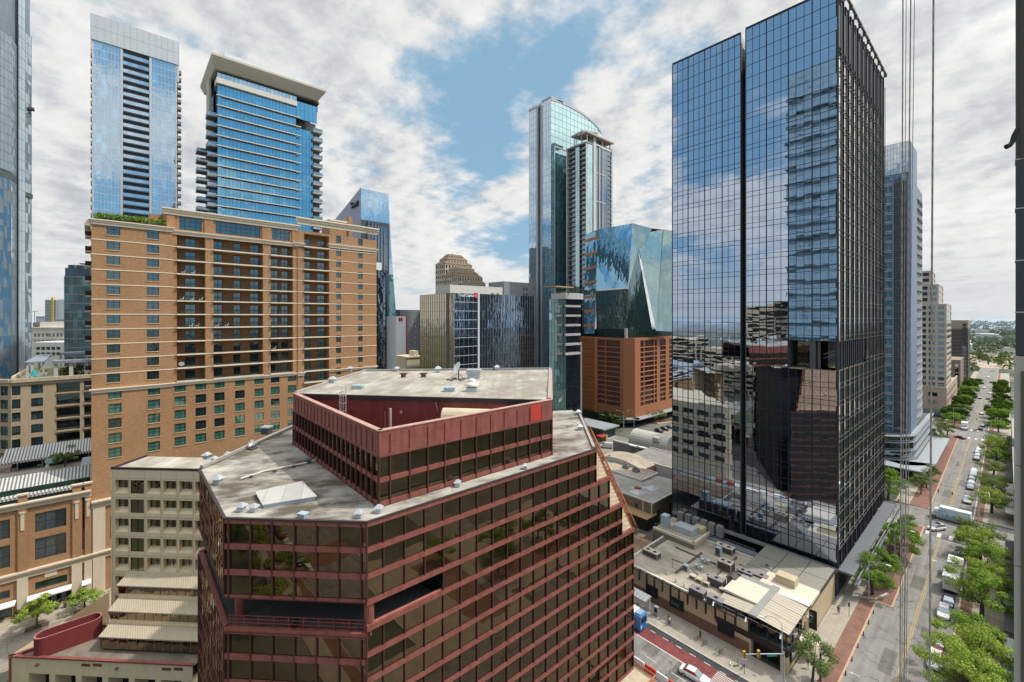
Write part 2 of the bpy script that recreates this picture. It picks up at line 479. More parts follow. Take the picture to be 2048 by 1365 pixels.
 for k in range(8):
  mb=MB();u=.6+k*(F2.L-1.2)/7;F2.box(mb,u-.4,u+.4,0,5.9,-.8,0);mb.build('arcade_column',M['dgrey'],t)
 return t,F,F2
DT,DF,DF2=dark_tower()
def frame_tower():
 d0=165.0;a=W(181,d0);b=add2(a,(0,1),along(a,(0,1),358))
 F=Face(a,b);zt=Zat(27,d0);L=F.L
 t=thing('residential_tower','slim blue glass high-rise in a pale frame with a central strip of dark balconies','tower block',(a[0],a[1],0))
 zg=zt-9.6
 u1,u2,u3,u4=F.u(187.5),F.u(243.5),F.u(301),F.u(351)
 mb=MB();mb.prism(rect_poly(F,.3,L-.3,-18,-.4),0,zt-.2);mb.build('core',M['dgrey'],t)
 zs=[zg-3.02*k for k in range(34)];zs.reverse()
 curtain(t,F,lin(u1,u2,8),zs,g_blue,M['mull_white'],0,.005,.04,.04,hw=.11,per=2)
 curtain(t,F,lin(u3,u4,7),zs,g_blue,M['mull_white'],0,.005,.04,.04,hw=.11,per=2)
 mb=MB()
 F.box(mb,0,L,zg,zt,-1,.5);F.box(mb,u1-.05,u1-.6,zs[0],zg,-.3,.2)if False else None
 F.box(mb,u1-.5,u1,zs[0],zg,-.4,.12);F.box(mb,u4,u4+.5,zs[0],zg,-.4,.12)
 F.box(mb,0,u1-.5,zg-4,zg,-1,.3);F.box(mb,u4+.5,L,zg-7,zg,-1,.3)
 for u in(u2,u3):F.box(mb,u-.35,u+.35,zs[0],zg,-1.6,.25)
 mb.build('frame',flat('silver_panel',(.46,.48,.50,1),.45,.2,.08),t)
 mb=MB()
 for k in range(15):F.box(mb,L*k/14-.04,L*k/14+.04,zg,zt,.5,.53)
 F.box(mb,0,L,(zg+zt)/2-.05,(zg+zt)/2+.05,.5,.53)
 mb.build('panel_joint',flat('joint_grey',(.36,.38,.40,1)),t)
 mb=MB()
 for z in zs[:-1]:F.quad(mb,u2,u3,z+.35,z+3.02,-1.5)
 mb.build('recess_glass',g_smoke,t)
 mbd=flat('charcoal_slab',(.06,.065,.075,1),.7)
 for z in zs[:-1]:
  mb=MB();F.box(mb,u2+.35,u3-.35,z-.35,z+.12,-1.5,.1);s=mb.build('balcony',mbd,t)
  g=MB();F.quad(g,u2+.4,u3-.4,z+.15,z+1.45,.05,.01);gg=g.build('glass_balustrade',g_blue,s)
 mb=MB()
 gb=flat('brown_grey_slab',(.20,.19,.18,1))
 for z in zs[:-1]:
  for(ua,ub)in((0,u1-.5),(u4+.5,L+.8)):
   F.box(mb,ua,ub,z-.2,z+.1,-2.5,.2)
   F.box(mb,ua,ub,z+.1,z+1.1,-.1,.05)
 mb.build('side_balcony',gb,t)
frame_tower()
def roof_tower():
 d0=141.0;a=W(435,d0);F=Face(a,add2(a,(0,1),60));F=Face(a,F.p(F.u(642),0)[:2])
 t=thing('residential_tower','blue glass high-rise with white floor lines under a thick overhanging cream roof','tower block',(a[0],a[1],0))
 L=F.L;u1=F.u(592);u0=0
 zr=F.z(440,133)
 def zz(px,py):return F.z(px,py)
 z1=zz(436,168)
 zs=[z1-3.7-3.22*k for k in range(26)];zs=sorted(zs)
 zs=[z for z in zs if z<=z1+.1];zs.append(z1)
 ztop=zs[-1]
 mb=MB();mb.prism(rect_poly(F,.2,u1,-22,-.5),0,ztop-.5);mb.prism(rect_poly(F,u1,L-1,-22,-2.9),0,zr-9);mb.prism(rect_poly(F,.2,F.u(634),-22,-4.2),ztop-1,zr-1.5);mb.build('core',M['dgrey'],t)
 curtain(t,F,lin(u0,u1,22),zs,g_blue2,M['mull_dark'],0,.008,.05,.03,hw=.02,per=1)
 for z in zs[:-1]:
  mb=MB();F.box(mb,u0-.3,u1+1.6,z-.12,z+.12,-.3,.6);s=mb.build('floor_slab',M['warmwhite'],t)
  g=MB();F.box(g,u0+1,u1,z-.55,z-.12,0,.1);x=g.build('shadow_band',flat('taupe_band',(.10,.095,.09,1)),s)  # dark strip standing in for the shadow under each slab
 zs2=[z for z in zs if z<ztop-6]
 curtain(t,F,lin(u1+.2,F.u(628),5),zs2,g_blue2,M['mull_dark'],-1.2,.008,.05,.03,per=2)
 mb=MB();F.box(mb,F.u(628),L,0,zs2[-1],-2.5,-1.5);mb.build('dark_return',flat('stone_grey',(.12,.115,.11,1)),t)
 for z in zs2:
  mb=MB();F.box(mb,F.u(626),L+.6,z-.25,z+.15,-2.6,.3);s=mb.build('balcony',M['concrete'],t)
  g=MB();F.quad(g,F.u(626)+.1,L+.5,z+.15,z+1.2,.25);x=g.build('glass_balustrade',glass('soft_pane',(.7,.8,.88,1),(.16,.21,.25,1),.35,.01,.4),s)
 zb=ztop
 mb=MB();F.box(mb,-.4,F.u(593),zb,zb+1.7,-3,.9);mb.build('fascia',M['warmwhite'],t)
 g=MB()
 us=lin(-.2,F.u(592),20)
 for x0,x1 in zip(us,us[1:]):F.quad(g,x0+.05,x1-.05,zb+1.75,zb+3.2,.85,.01)
 g.build('glass_balustrade',g_pale,t)
 zs3=[zb+1.7,zb+4.6,zr-1.4]
 curtain(t,F,lin(0,F.u(560),10),zs3,g_blue2,M['mull_dark'],-1.2,.008,.05,.03)
 curtain(t,F,lin(F.u(593),F.u(634),5),[zs2[-1]+3,zb-.6,zr-3.5],g_blue2,M['mull_dark'],-.3,.008,.05,.03)
 mb=MB();F.box(mb,0,F.u(640),zr-2,zr-1.2,-20,-.9);F.box(mb,F.u(560),F.u(640),zs3[0],zr-1.2,-4,-2.6);mb.build('clerestory',M['dgrey'],t)
 mb=MB()
 b=[F.p(-.9,zr-1.4,.4),F.p(F.u(636),zr-1.4,.4),F.p(F.u(636),zr-1.4,-22),F.p(-.9,zr-1.4,-22)]
 e=[F.p(-1.9,zr+1.6,3.0),F.p(L+.9,zr+1.6,3.0),F.p(L+.9,zr+1.6,-24),F.p(-1.9,zr+1.6,-24)]
 mb.hexa(b,e);F.box(mb,-1.9,L+.9,zr+1.6,zr+2.3,-24,3.0)
 mb.build('overhanging_roof',flat('cream_soffit',(.52,.48,.39,1),.7,0,.05),t)
 mb=MB();F.box(mb,1.5,L-5,zr+2.3,zr+3.6,-22,2.6);mb.build('roof_upstand',M['mull_white'],t)
 mb=MB();F.box(mb,-5.2,-3.2,0,zr-.5,-22,-20)if False else F.box(mb,-1.3,-.7,z1-14,zr-1,-14,-8);mb.build('side_fin',flat('cream_soffit',(.52,.48,.39,1)),t)
 for i,z in enumerate(zs[:-3]):
  for n0,n1,x in((-5,-1,-2.6),(-13,-9,-4.4)):
   if n0<-10 and i>len(zs)-7:continue
   mb=MB();F.box(mb,x,0,z-.4,z-.1,n0,n1);s=mb.build('balcony',flat('bronze_grey',(.17,.165,.16,1)),t)
   g=MB();F.box(g,x,x+.05,z-.1,z+1.0,n0,n1);F.box(g,x,0,z-.1,z+1.0,n1-.05,n1)
   q=g.build('glass_balustrade',glass('soft_pane',(.7,.8,.88,1),(.16,.21,.25,1),.35,.01,.4),s)
 mb=MB()
 for z in zs[:-1]:mb.quad(F.p(-.02,z,-20),F.p(-.02,z,0),F.p(-.02,z+3.2,0),F.p(-.02,z+3.2,-20))
 mb.build('side_glazing',g_smoke,t)
roof_tower()
def sail_tower():
 d0=300.0
 t0=W(722,d0);zt=Zat(375,d0)
 Fv=Face(t0,add2(t0,(0,1),60));uR=Fv.u(780)
 t=thing('office_tower','sail-shaped blue glass tower with a slanting lilac side, behind the orange brick block','office tower',(t0[0],t0[1],0))
 zr=Fv.z(780,383)
 zb=Fv.z(800,735)
 uRb=Fv.u(801)
 ul=Fv.u(722);
 zs=lin(zb-20,zt,46)
 def ur(z):
  k=max(0,min(1,(zr-z)/(zr-zb)));return uR+(uRb-uR)*(k**1.3)
 mbs={}
 N=16
 ztp=lambda u:zt+(zr-zt)*u/uR
 for i,(z0,z1)in enumerate(zip(zs,zs[1:])):
  mb=MB();q0,q1=ur(z0),ur(z1)
  for k in range(N):
   j=[random.uniform(-.01,.01)for _ in range(3)]
   P=[(q0*k/N,z0),(q0*(k+1)/N,z0),(q1*(k+1)/N,min(z1,ztp(q1*(k+1)/N))),(q1*k/N,min(z1,ztp(q1*k/N)))]
   if P[2][1]<=z0 or P[3][1]<=z0:continue
   mb.quad(*[Fv.p(u,z,-max(0,(z-zb))*.02+random.uniform(-.008,.008))for u,z in P],uv=P)
  if mb.f:mb.build('glazing_band',g_blue if i>26 else g_teal,t)
 mb=MB()
 zc=Fv.z(745,440)
 for k in range(1,7):
  u=uR*(.14+k*.105)
  Fv.box(mb,u-.25,u+.25,zb-20,zc-k*1.0,-.4,1.0)
 mb.build('spine_mullion',M['mull_grey'],t)
 mb=MB();Fv.box(mb,uR*.2,uR*.9,zb-20,zc-4,-.4,.35)
 mb.build('recess_glazing',g_smoke,t)
 Fl=Face(W(668,d0+18),t0)
 mb=MB();mb.poly([Fl.p(0,Zat(442,d0+18)),Fl.p(0,0),Fl.p(Fl.L,0),Fl.p(Fl.L,zt)][::-1]if False else[Fl.p(0,0),Fl.p(Fl.L,0),Fl.p(Fl.L,zt),Fl.p(0,Zat(442,d0+18))])
 mb.build('slanted_glass',corr('lilac_fins',(.30,.31,.45,1),(.42,.43,.55,1),1.6,0,.3,.35),t)
 mk=MB()
 def st(u0,z0,u1,z1,w=.5):
  mk.tube(Fl.p(u0,z0,.5),Fl.p(u1,z1,.5),w,5)
 uc=Fl.u(703);zc2=Fl.z(703,411);s=9.5/2
 e=Fl.u(716.5);st(e,Fl.z(716.5,402),e,Fl.z(716.5,410),.65);st(Fl.u(704),Fl.z(704,416.5),e,Fl.z(716.5,410.5),.55)
 st(Fl.u(703),Fl.z(703,408.5),Fl.u(706),Fl.z(706,407),.7)
 for k,pxx in enumerate((707,710,713)):st(Fl.u(pxx),Fl.z(pxx,414.5-k*1.6),Fl.u(pxx),Fl.z(pxx,408-k*1.6),.3)
 mk.build('sign',M['black'],t,'dark raised lettering high on the slanted side')
 mb=MB();mb.prism([Fv.p(.2,0,-.4)[:2],Fv.p(uR-.3,0,-.4)[:2],Fv.p(uR-.3,0,-18)[:2],Fl.p(.3,0,-.5)[:2],Fl.p(Fl.L-.2,0,-.5)[:2]],0,Zat(450,d0+18));mb.build('core',M['dgrey'],t)
sail_tower()
def curved_tower():
 d0=302.0;c=W(1102,d0);zt=Zat(196,d0)
 a=add2(c,(-1,0),along(c,(-1,0),1058));b=add2(c,(0,1),along(c,(0,1),1203))
 F=Face(a,c);F2=Face(c,b)
 t=thing('residential_tower','tallest teal glass tower of the centre, its top curving down to the right','tower block',(c[0],c[1],0))
 zs=[2+4.45*k for k in range(49)]
 zs=[z for z in zs if z<zt-1]+[zt]
 curtain(t,F,lin(0,F.u(1075.5),4),zs,g_blue,M['mull_grey'],0,.01,.08,.05,hw=.12,per=2)
 zs_l=[z for z in zs if z<zt-8]+[zt-7.5]
 curtain(t,F,lin(F.u(1082.5),F.L,4),zs,g_blue,M['mull_grey'],0,.01,.08,.05,hw=.12,per=2)
 mb=MB();F.quad(mb,F.u(1075),F.u(1083),0,zt-6,-1.5);mb.build('slot_glazing',g_smoke,t)
 mb=MB()
 for px in(1074.5,1083):F.box(mb,F.u(px)-.7,F.u(px)+.7,0,zt-2,-1.6,.35)
 F2.box(mb,F2.u(1108.5)-.5,F2.u(1108.5)+.5,0,zt-33,-.2,.4)
 F2.box(mb,F2.u(1108.5),F2.u(1160),zt-33,zt-32,-.2,.4)
 mb.build('pier',flat('blue_grey_pier',(.38,.41,.44,1),.5),t)
 L=F2.L
 cr=[(F2.u(x),F2.z(x,y)-2.1)for x,y in((1101.5,195),(1120,200.5),(1138.5,209),(1155,218),(1167,226),(1183.6,239),(1195,251),(1203.5,264))]
 def top(u):
  for(u0,z0),(u1,z1)in zip(cr,cr[1:]):
   if u<=u1:return z0+(z1-z0)*(u-u0)/(u1-u0)
  return cr[-1][1]
 N=14
 for i in range(0,len(zs)-1,2):
  mb=MB()
  for k in range(i,min(i+2,len(zs)-1)):
   for j in range(N):
    u0,u1=L*j/N,L*(j+1)/N;z0=zs[k]
    za,zb_=min(zs[k+1],top(u0)),min(zs[k+1],top(u1))
    if za<=z0 and zb_<=z0:continue
    za,zb_=max(za,z0+.01),max(zb_,z0+.01)
    r=[random.uniform(-.008,.008)for _ in range(4)]
    mb.quad(F2.p(u0,z0,r[0]),F2.p(u1,z0,r[1]),F2.p(u1,zb_,r[2]),F2.p(u0,za,r[3]),uv=[(u0,z0),(u1,z0),(u1,zb_),(u0,za)])
  if mb.f:mb.build('glazing_band',g_teal,t)
 mb=MB()
 for z in zs[1:]:
  u1=L
  while u1>0 and top(u1)<z:u1-=.5
  if u1>1:F2.box(mb,0,u1,z-.1,z+.1,0,.08)
 for j in range(1,N):
  u=L*j/N;F2.box(mb,u-.07,u+.07,0,top(u),0,.07)
 mb.build('mullion_grid',flat('teal_metal',(.16,.24,.26,1),.5,.2),t)
 mb=MB()
 for j in range(20):
  u0,u1=L*j/20,L*(j+1)/20
  mb.hexa([F2.p(u0,top(u0),.4),F2.p(u1,top(u1),.4),F2.p(u1,top(u1),-12),F2.p(u0,top(u0),-12)],[F2.p(u0,top(u0)+1.6,.4),F2.p(u1,top(u1)+1.6,.4),F2.p(u1,top(u1)+1.6,-12),F2.p(u0,top(u0)+1.6,-12)])
 F.box(mb,F.u(1083.5),F.L+.4,zt,zt+1.2,-12,.4);F.box(mb,0,F.u(1076),zt-2,zt-.6,-12,.4)
 mb.build('roof_edge',flat('lilac_grey',(.45,.45,.47,1),.5),t)
 mb=MB();mb.prism(rect_poly(F,.3,F.L-.4,-14,-1.7),0,zt-4)
 mb.prism(rect_poly(F2,.4,L-.4,-12,-.3),0,zt-32);mb.build('core',M['dgrey'],t)
curved_tower()
def slab_tower():
 d0=290.0;c=W(1174,d0);zt=Zat(275,d0)
 a=add2(c,(-1,0),along(c,(-1,0),1134));b=add2(c,(0,1),along(c,(0,1),1225))
 F=Face(a,c);F2=Face(c,b)
 t=thing('residential_tower','slim tower of stacked balconies with an open concrete crown, in front of the curved one','tower block',(c[0],c[1],0))
 mb=MB();mb.prism(rect_poly(F,.3,F.L-.3,-F2.L,-2.6),0,zt-1);mb.build('core',M['dgrey'],t)
 zs=[5+3.33*k for k in range(70)];zs=[z for z in zs if z<zt-6]
 ztop=zs[-1]+3.33
 u1,u2,u3=F.u(1150),F.u(1158),F.u(1173)
 mb=MB();F.quad(mb,0,u1,0,ztop,-2.2);F.quad(mb,u2,u3,0,ztop,-1.8);mb.build('balcony_glazing',g_smoke,t)
 curtain(t,F,[u1,(u1+u2)/2,u2],zs+[ztop],g_teal,M['mull_dark'],-.5,.01,.06,.05,per=6)
 sl=flat('balcony_slab',(.45,.45,.45,1))
 for i,z in enumerate(zs):
  if z<62:continue
  mb=MB();F.box(mb,.2,u1-.1,z-.12,z+.12,-2.2,.1);F.box(mb,u2+.1,u3,z-.12,z+.12,-1.8,.7)
  s=mb.build('balcony',sl,t)
  g=MB();F.box(g,.2,u1-.1,z+.95,z+1.05,0,.08);F.box(g,u2+.1,u3,z+.95,z+1.05,.6,.68);q=g.build('railing',M['mull_grey'],s)
 mb=MB();F.box(mb,-.3,.35,0,ztop,-2.4,.4);F.box(mb,F.L-.55,F.L,0,ztop+1,-1.5,.8);F2.box(mb,F2.u(1186),F2.u(1191.5),0,ztop+2,-1,.5)
 F2.box(mb,F2.u(1198)-.3,F2.u(1198)+.3,0,ztop,-1,.3);F2.box(mb,F2.u(1205)-.3,F2.u(1205)+.3,0,ztop,-1,.3)
 F2.box(mb,F2.u(1191),F2.u(1222),ztop,ztop+1.5,-1,.3);F2.box(mb,F2.u(1223)-.5,F2.L,0,ztop-2,-1,.4)
 for k in range(5):F2.box(mb,F2.u(1191),F2.u(1210),ztop-18-k*19-.3,ztop-18-k*19+.3,-1,.3)
 mb.build('pier',flat('pale_pier',(.52,.51,.50,1)),t)
 curtain(t,F2,[0.1,F2.u(1180),F2.u(1186)],zs+[ztop],g_teal,M['mull_grey'],0,.01,.05,.05,per=6)
 curtain(t,F2,[F2.u(1191),F2.u(1198),F2.u(1205),F2.u(1214),F2.u(1221)],zs+[ztop],g_smoke,M['mull_grey'],-.2,.01,.05,.05,per=6)
 mb=MB()
 for z in zs:F2.box(mb,F2.u(1217),F2.u(1223),z-.1,z+.1,-.4,.6)
 mb.build('corner_balcony',sl,t)
 mb=MB();F.box(mb,-.3,F.L+.3,ztop,ztop+.5,-14,.8);F2.box(mb,0,F2.u(1186),ztop,ztop+.5,-3,.5);mb.build('crown_terrace',sl,t)
 mb=MB()
 tz=Zat(263,d0)
 mb.prism([F.p(u2-1,0,.5)[:2],F.p(F.L+.8,0,1.2)[:2],F2.p(F2.L+1,0,.8)[:2],F2.p(F2.L,0,-10)[:2],F.p(u2-1,0,-8)[:2]],tz-1.0,tz,bot=True)
 mb.prism([F.p(F.u(1136),0,-3)[:2],F.p(F.u(1163),0,-1.0)[:2],F.p(F.L,0,-12)[:2],F.p(F.u(1140),0,-14)[:2]],tz+1.6,tz+2.6,bot=True)
 mb.build('crown_roof',flat('concrete_crown',(.46,.40,.35,1)),t)
 mb=MB()
 for px in(1150,1161,1172):F.box(mb,F.u(px)-.25,F.u(px)+.25,ztop+.4,tz-.9,-1.5,-1)
 for px in(1190,1207,1222):F2.box(mb,F2.u(px)-.3,F2.u(px)+.3,ztop,tz-.9,-1.2,-.6)
 mb.tube(F.p(F.u(1163),tz,-3),F.p(F.u(1163),tz+1.7,-3),.3);mb.tube(F.p(F.u(1141),ztop+.4,-4),F.p(F.u(1141),tz+1.7,-4),.3)
 F2.box(mb,F2.u(1191),F2.u(1195),ztop,tz-.9,-6,-1)
 mb.build('crown_column',M['concrete'],t)
slab_tower()
def balcony_block():
 d0=190.0;c=W(1132,d0);zt=Zat(588,d0)
 a=add2(c,(-1,0),along(c,(-1,0),1098));b=add2(c,(0,1),along(c,(0,1),1164))
 F=Face(a,c);F2=Face(c,b)
 t=thing('apartment_building','dark glass block with pale balcony bands and a roof terrace, left of the terracotta tower','apartment block',(c[0],c[1],0))
 mb=MB();mb.prism(rect_poly(F,.3,F.L-1.3,-F2.L+.2,-1.2),0,zt);mb.build('core',M['dgrey'],t)
 zs=lin(0,zt-2,22)
 curtain(t,F,lin(0,F.L,6),zs,g_teal,M['mull_dark'],0,.01,.06,.06,per=2)
 curtain(t,F2,lin(0,F2.L,6),zs,g_smoke,M['mull_dark'],-1.0,.01,.06,.06,per=2)
 for k in range(6):
  z=zt-5.2-4.15*k
  mb=MB();F.box(mb,F.u(1115),F.L,z-.55,z+.35,-.5,1.2);F2.box(mb,-1.2,F2.u(1158),z-.55,z+.35,-1.0,1.0);mb.build('balcony',flat('mauve_slab',(.40,.36,.37,1)),t)
 mb=MB();F.box(mb,F.u(1105),F.L+.8,zt-2.2,zt+.4,-F2.L,.9);mb.build('roof_slab',flat('lilac_grey',(.45,.45,.47,1)),t)
 mb=MB();z=zt+3.2
 F.box(mb,F.u(1093),F.u(1118),z,z+.4,-10,2);mb.build('terrace_canopy',flat('timber_soffit',(.42,.30,.17,1)),t)
 mb=MB();mb.tube(F.p(F.u(1107),zt,-1),F.p(F.u(1107),z,-1),.25);mb.build('canopy_post',M['mull_white'],t)
 mb=MB()
 for k in range(24):
  u=F.u(1112)+k*.9;s=random.uniform(.3,.9);q=F.p(u,0,-1);mb.box(q[0]-s/2,q[0]+s/2,q[1]-s/2,q[1]+s/2,zt+.4,zt+.5+s)
 mb.build('terrace_planting',flat('planting',(.06,.09,.03,1)),t)
 c2=W(1142,205);zt2=Zat(685,205)
 t2=thing('glass_annex','low green glass block with a plain mauve end wall beside the terracotta tower','building',(c2[0],c2[1],0))
 a2=add2(c2,(-1,0),along(c2,(-1,0),1096));F=Face(a2,c2);F2=Face(c2,add2(c2,(0,1),along(c2,(0,1),1164)))
 curtain(t2,F,lin(0,F.L,8),lin(0,zt2,13),glass('green_glass',(.45,.62,.62,1),(.02,.06,.06,1),.5,.05,.3),M['mull_grey'],0,.01,.06,.05,hw=.1)
 mb=MB();F2.wall(mb,0,F2.L,0,zt2);mb.build('end_wall',flat('mauve_render',(.22,.19,.19,1)),t2)
 mb=MB();mb.prism(rect_poly(F,.2,F.L-.2,-F2.L+.1,-.2),0,zt2-.1);mb.build('core',M['dgrey'],t2)
balcony_block()
def facet_tower():
 d0=242.0
 cA=W(1247,d0);zb=Zat(677,d0);zt=Zat(447,d0)
 L1=along(cA,(-1,0),1161);a=add2(cA,(-1,0),L1)
 e=add2(cA,adir(45),6.2);L2=along(e,(0,1),1375);b=add2(e,(0,1),L2)
 t=thing('office_tower','faceted teal glass building standing on a terracotta parking base','office tower',(cA[0],cA[1],0))
 F=Face(a,cA);Fc=Face(cA,e);F2=Face(e,b)
 tc=flat('terracotta',(.42,.165,.07,1),.75,0,.1)
 tcd=flat('terracotta_shade',(.19,.07,.035,1),.8,0,.1)
 zc=4.6
 mb=MB()
 h1=[];rows=lin(9.5,zb-5.6,12)
 u0,u1=F.u(1195),F.u(1241)
 wins=[]
 for z0,z1 in zip(rows,rows[1:]):
  for p0,p1 in((1195,1210),(1211.5,1240)):
   wins.append((F.u(p0),F.u(p1),z0+.55,z1))
 wins+=[(F.u(1195),F.u(1210),rows[-1]+.6,zb-1.4),(F.u(1211.5),F.u(1240),rows[-1]+.6,zb-1.4)]
 F.wall(mb,F.u(1192),F.L,zc,zb,0,wins,.5)
 F.wall(mb,0,F.u(1192),zc,zb,-.5)
 Fc.wall(mb,0,Fc.L,zc,zb)
 w2=[]
 for z0,z1 in zip(rows+[zb-1.4],(rows+[zb-1.4])[1:]):
  for p0,p1 in((1281,1287.5),(1289,1308),(1309.5,1314),(1320,1331.5),(1338,1346)):
   w2.append((F2.u(p0),F2.u(p1),z0+.55,z1))
 F2.wall(mb,0,F2.L,zc,zb,0,w2,.5)
 mb.poly([a+(zb,),cA+(zb,),e+(zb,),b+(zb,),(a[0],b[1],zb)])
 mb.build('terracotta_wall',corr('terracotta_cladding',(.42,.17,.085,1),(.36,.14,.07,1),.9,1,.82,.7),t)
 mb=MB()
 k=0;z=zc+1
 while z<zb-.5:
  if int((z-zc)/4.6*5)%5!=4:F.box(mb,.2,F.u(1191),z,z+.38,-.45,.1)
  z+=.92
 F.box(mb,0,.4,zc,zb,-.5,.15);F.box(mb,F.u(1190),F.u(1194.5),zc,zb,-.4,.35);F.box(mb,0,F.u(1192),zb-.6,zb,-.5,.15)
 mb.build('louvre_screen',tc,t)
 mb=MB()
 for w in wins:F.quad(mb,w[0],w[1],w[2],w[3],-.48,.004)
 o=mb.build('left_window',flat('dark_plum',(.11,.055,.042,1),.6,0,.4,.5),t);o['kind']='stuff'
 mb=MB()
 for w in w2:F2.quad(mb,w[0],w[1],w[2],w[3],-.48,.01)
 o=mb.build('street_window',glass('garage_glass',(.4,.45,.42,1),(.045,.022,.02,1),.22,.05,.6,.6),t);o['kind']='stuff'
 zg=zb+3.4
 def px3(px,py,dd):return W(px,dd)+(Zat(py,dd),)
 mb=MB()
 core=[add2(a,(0,1),1.5),add2(cA,(-.4,1),1.6),add2(e,(-1,1),2),add2(b,(-1,0),2),(a[0],b[1])]
 mb.prism(core,zb,zg+1);mb.build('recess_storey',g_slot,t)
 gA=glass('facet_blue',(.36,.66,.90,1),(.012,.08,.12,1),.6,.09,.22,stretch=(1.4,1.4,.5))
 gB=glass('facet_dark',(.42,.55,.58,1),(.012,.05,.055,1),.5,.12,.22,stretch=(1.8,1.8,.4))
 gC=glass('facet_pale',(.60,.74,.75,1),(.12,.22,.22,1),.55,.05,.3)
 gD=glass('facet_grey',(.50,.64,.66,1),(.10,.18,.19,1),.5,.03,.3)
 def sub(mb,A,B,C,D,nu,nv,j=.012):
  A,B,C,D=map(Vector,(A,B,C,D))
  for i in range(nu):
   for k in range(nv):
    def P(x,y):return(A*(1-x)+B*x)*(1-y)+(D*(1-x)+C*x)*y
    nn=(B-A).cross(D-A).normalized()
    pts=[P(i/nu,k/nv),P((i+1)/nu,k/nv),P((i+1)/nu,(k+1)/nv),P(i/nu,(k+1)/nv)]
    mb.quad(*[p+nn*random.uniform(-j,j)for p in pts],uv=[(i*1.5,k*3.5),(i*1.5+1.5,k*3.5),(i*1.5+1.5,k*3.5+3.5),(i*1.5,k*3.5+3.5)])
 dL,dM=depth(a),243.0
 pl=[px3(1168,668,dL-3),px3(1189,668,dL-7),px3(1197,460,dL-9),px3(1171,470,dL-3)]
 mb=MB();sub(mb,*pl,4,12);mb.build('left_glazing',gA,t)
 for k in range(7):
  f=.07+.142*k
  A=Vector(pl[0]).lerp(Vector(pl[3]),f);B=Vector(pl[1]).lerp(Vector(pl[2]),f)
  dd=Vector((FX,FY,0))*-.5
  mb=MB();up=Vector((0,0,1.5));mb.hexa([A+dd,B+dd,B-dd,A-dd],[A+dd+up,B+dd+up,B-dd+up,A-dd+up]);mb.build('terracotta_band',tc,t)
 mid_l=px3(1191,582,dL-8);mid_r=px3(1256,577,dM-2)
 mb=MB();sub(mb,mid_l,mid_r,px3(1265,447,dM),px3(1197,459,dL-9),12,9);mb.build('upper_facet',gA,t)
 mb=MB();sub(mb,px3(1194,660,dL-6),px3(1254,663,dM+2),mid_r,mid_l,12,6);mb.build('lower_facet',gB,t)
 mb=MB();A,B=Vector(mid_l),Vector(mid_r);mb.tube(A,B,.45,5);mb.build('fold_trim',M['mull_white'],t)
 tp=px3(1265,447,dM);sh=px3(1345,462,262);q0=px3(1312,662,251);q1=px3(1256,577,dM-2);q2=px3(1254,663,dM+2)
 m1=px3(1280,508,248)
 mb=MB();sub(mb,q2,px3(1305,664,250),px3(1276,500,246),q1,8,9);mb.build('dark_facet',gB,t)
 mb=MB();sub(mb,q1,px3(1276,500,246),tp,tp,5,6);mb.build('grey_facet',gC,t)
 mb=MB();sub(mb,px3(1276,500,246),px3(1281,520,247),px3(1304,457,252),tp,5,4);mb.build('crown_facet',gD,t)
 mb=MB();sub(mb,q0,q0,px3(1330,459,258),px3(1272,470,245.5),8,12);mb.build('bright_facet',gC,t)
 mb=MB();sub(mb,q0,px3(1352,664,262),px3(1352,463,264),px3(1327,459,257),6,12);mb.build('end_facet',gD,t)
 mb=MB();mb.poly([px3(1171,470,dL-3),px3(1197,459,dL-9),tp,px3(1304,457,252),px3(1352,463,264),(a[0],b[1],zt-3)]);mb.build('roof',M['roofgrey'],t)
 mb=MB();q=W(1252,243);mb.tube((q[0],q[1],zb),(q[0],q[1],zg+2),.9,8);mb.build('corner_column',M['concrete'],t)
 mb=MB();F2.box(mb,-3,F2.L,zc-.35,zc,-.2,4.5);Fc.box(mb,-3,Fc.L+2,zc-.35,zc,-.2,4.5);F.box(mb,F.u(1205),F.L,zc-.35,zc,-.2,3.5);mb.build('street_canopy',M['grey'],t)
 mb=MB();F2.wall(mb,0,F2.L,0,zc,-1.5);Fc.wall(mb,-1,Fc.L,0,zc,-1.5);F.wall(mb,0,F.L,0,zc,-1.5);mb.build('shopfront',g_slot,t)
 return t
facet_tower()
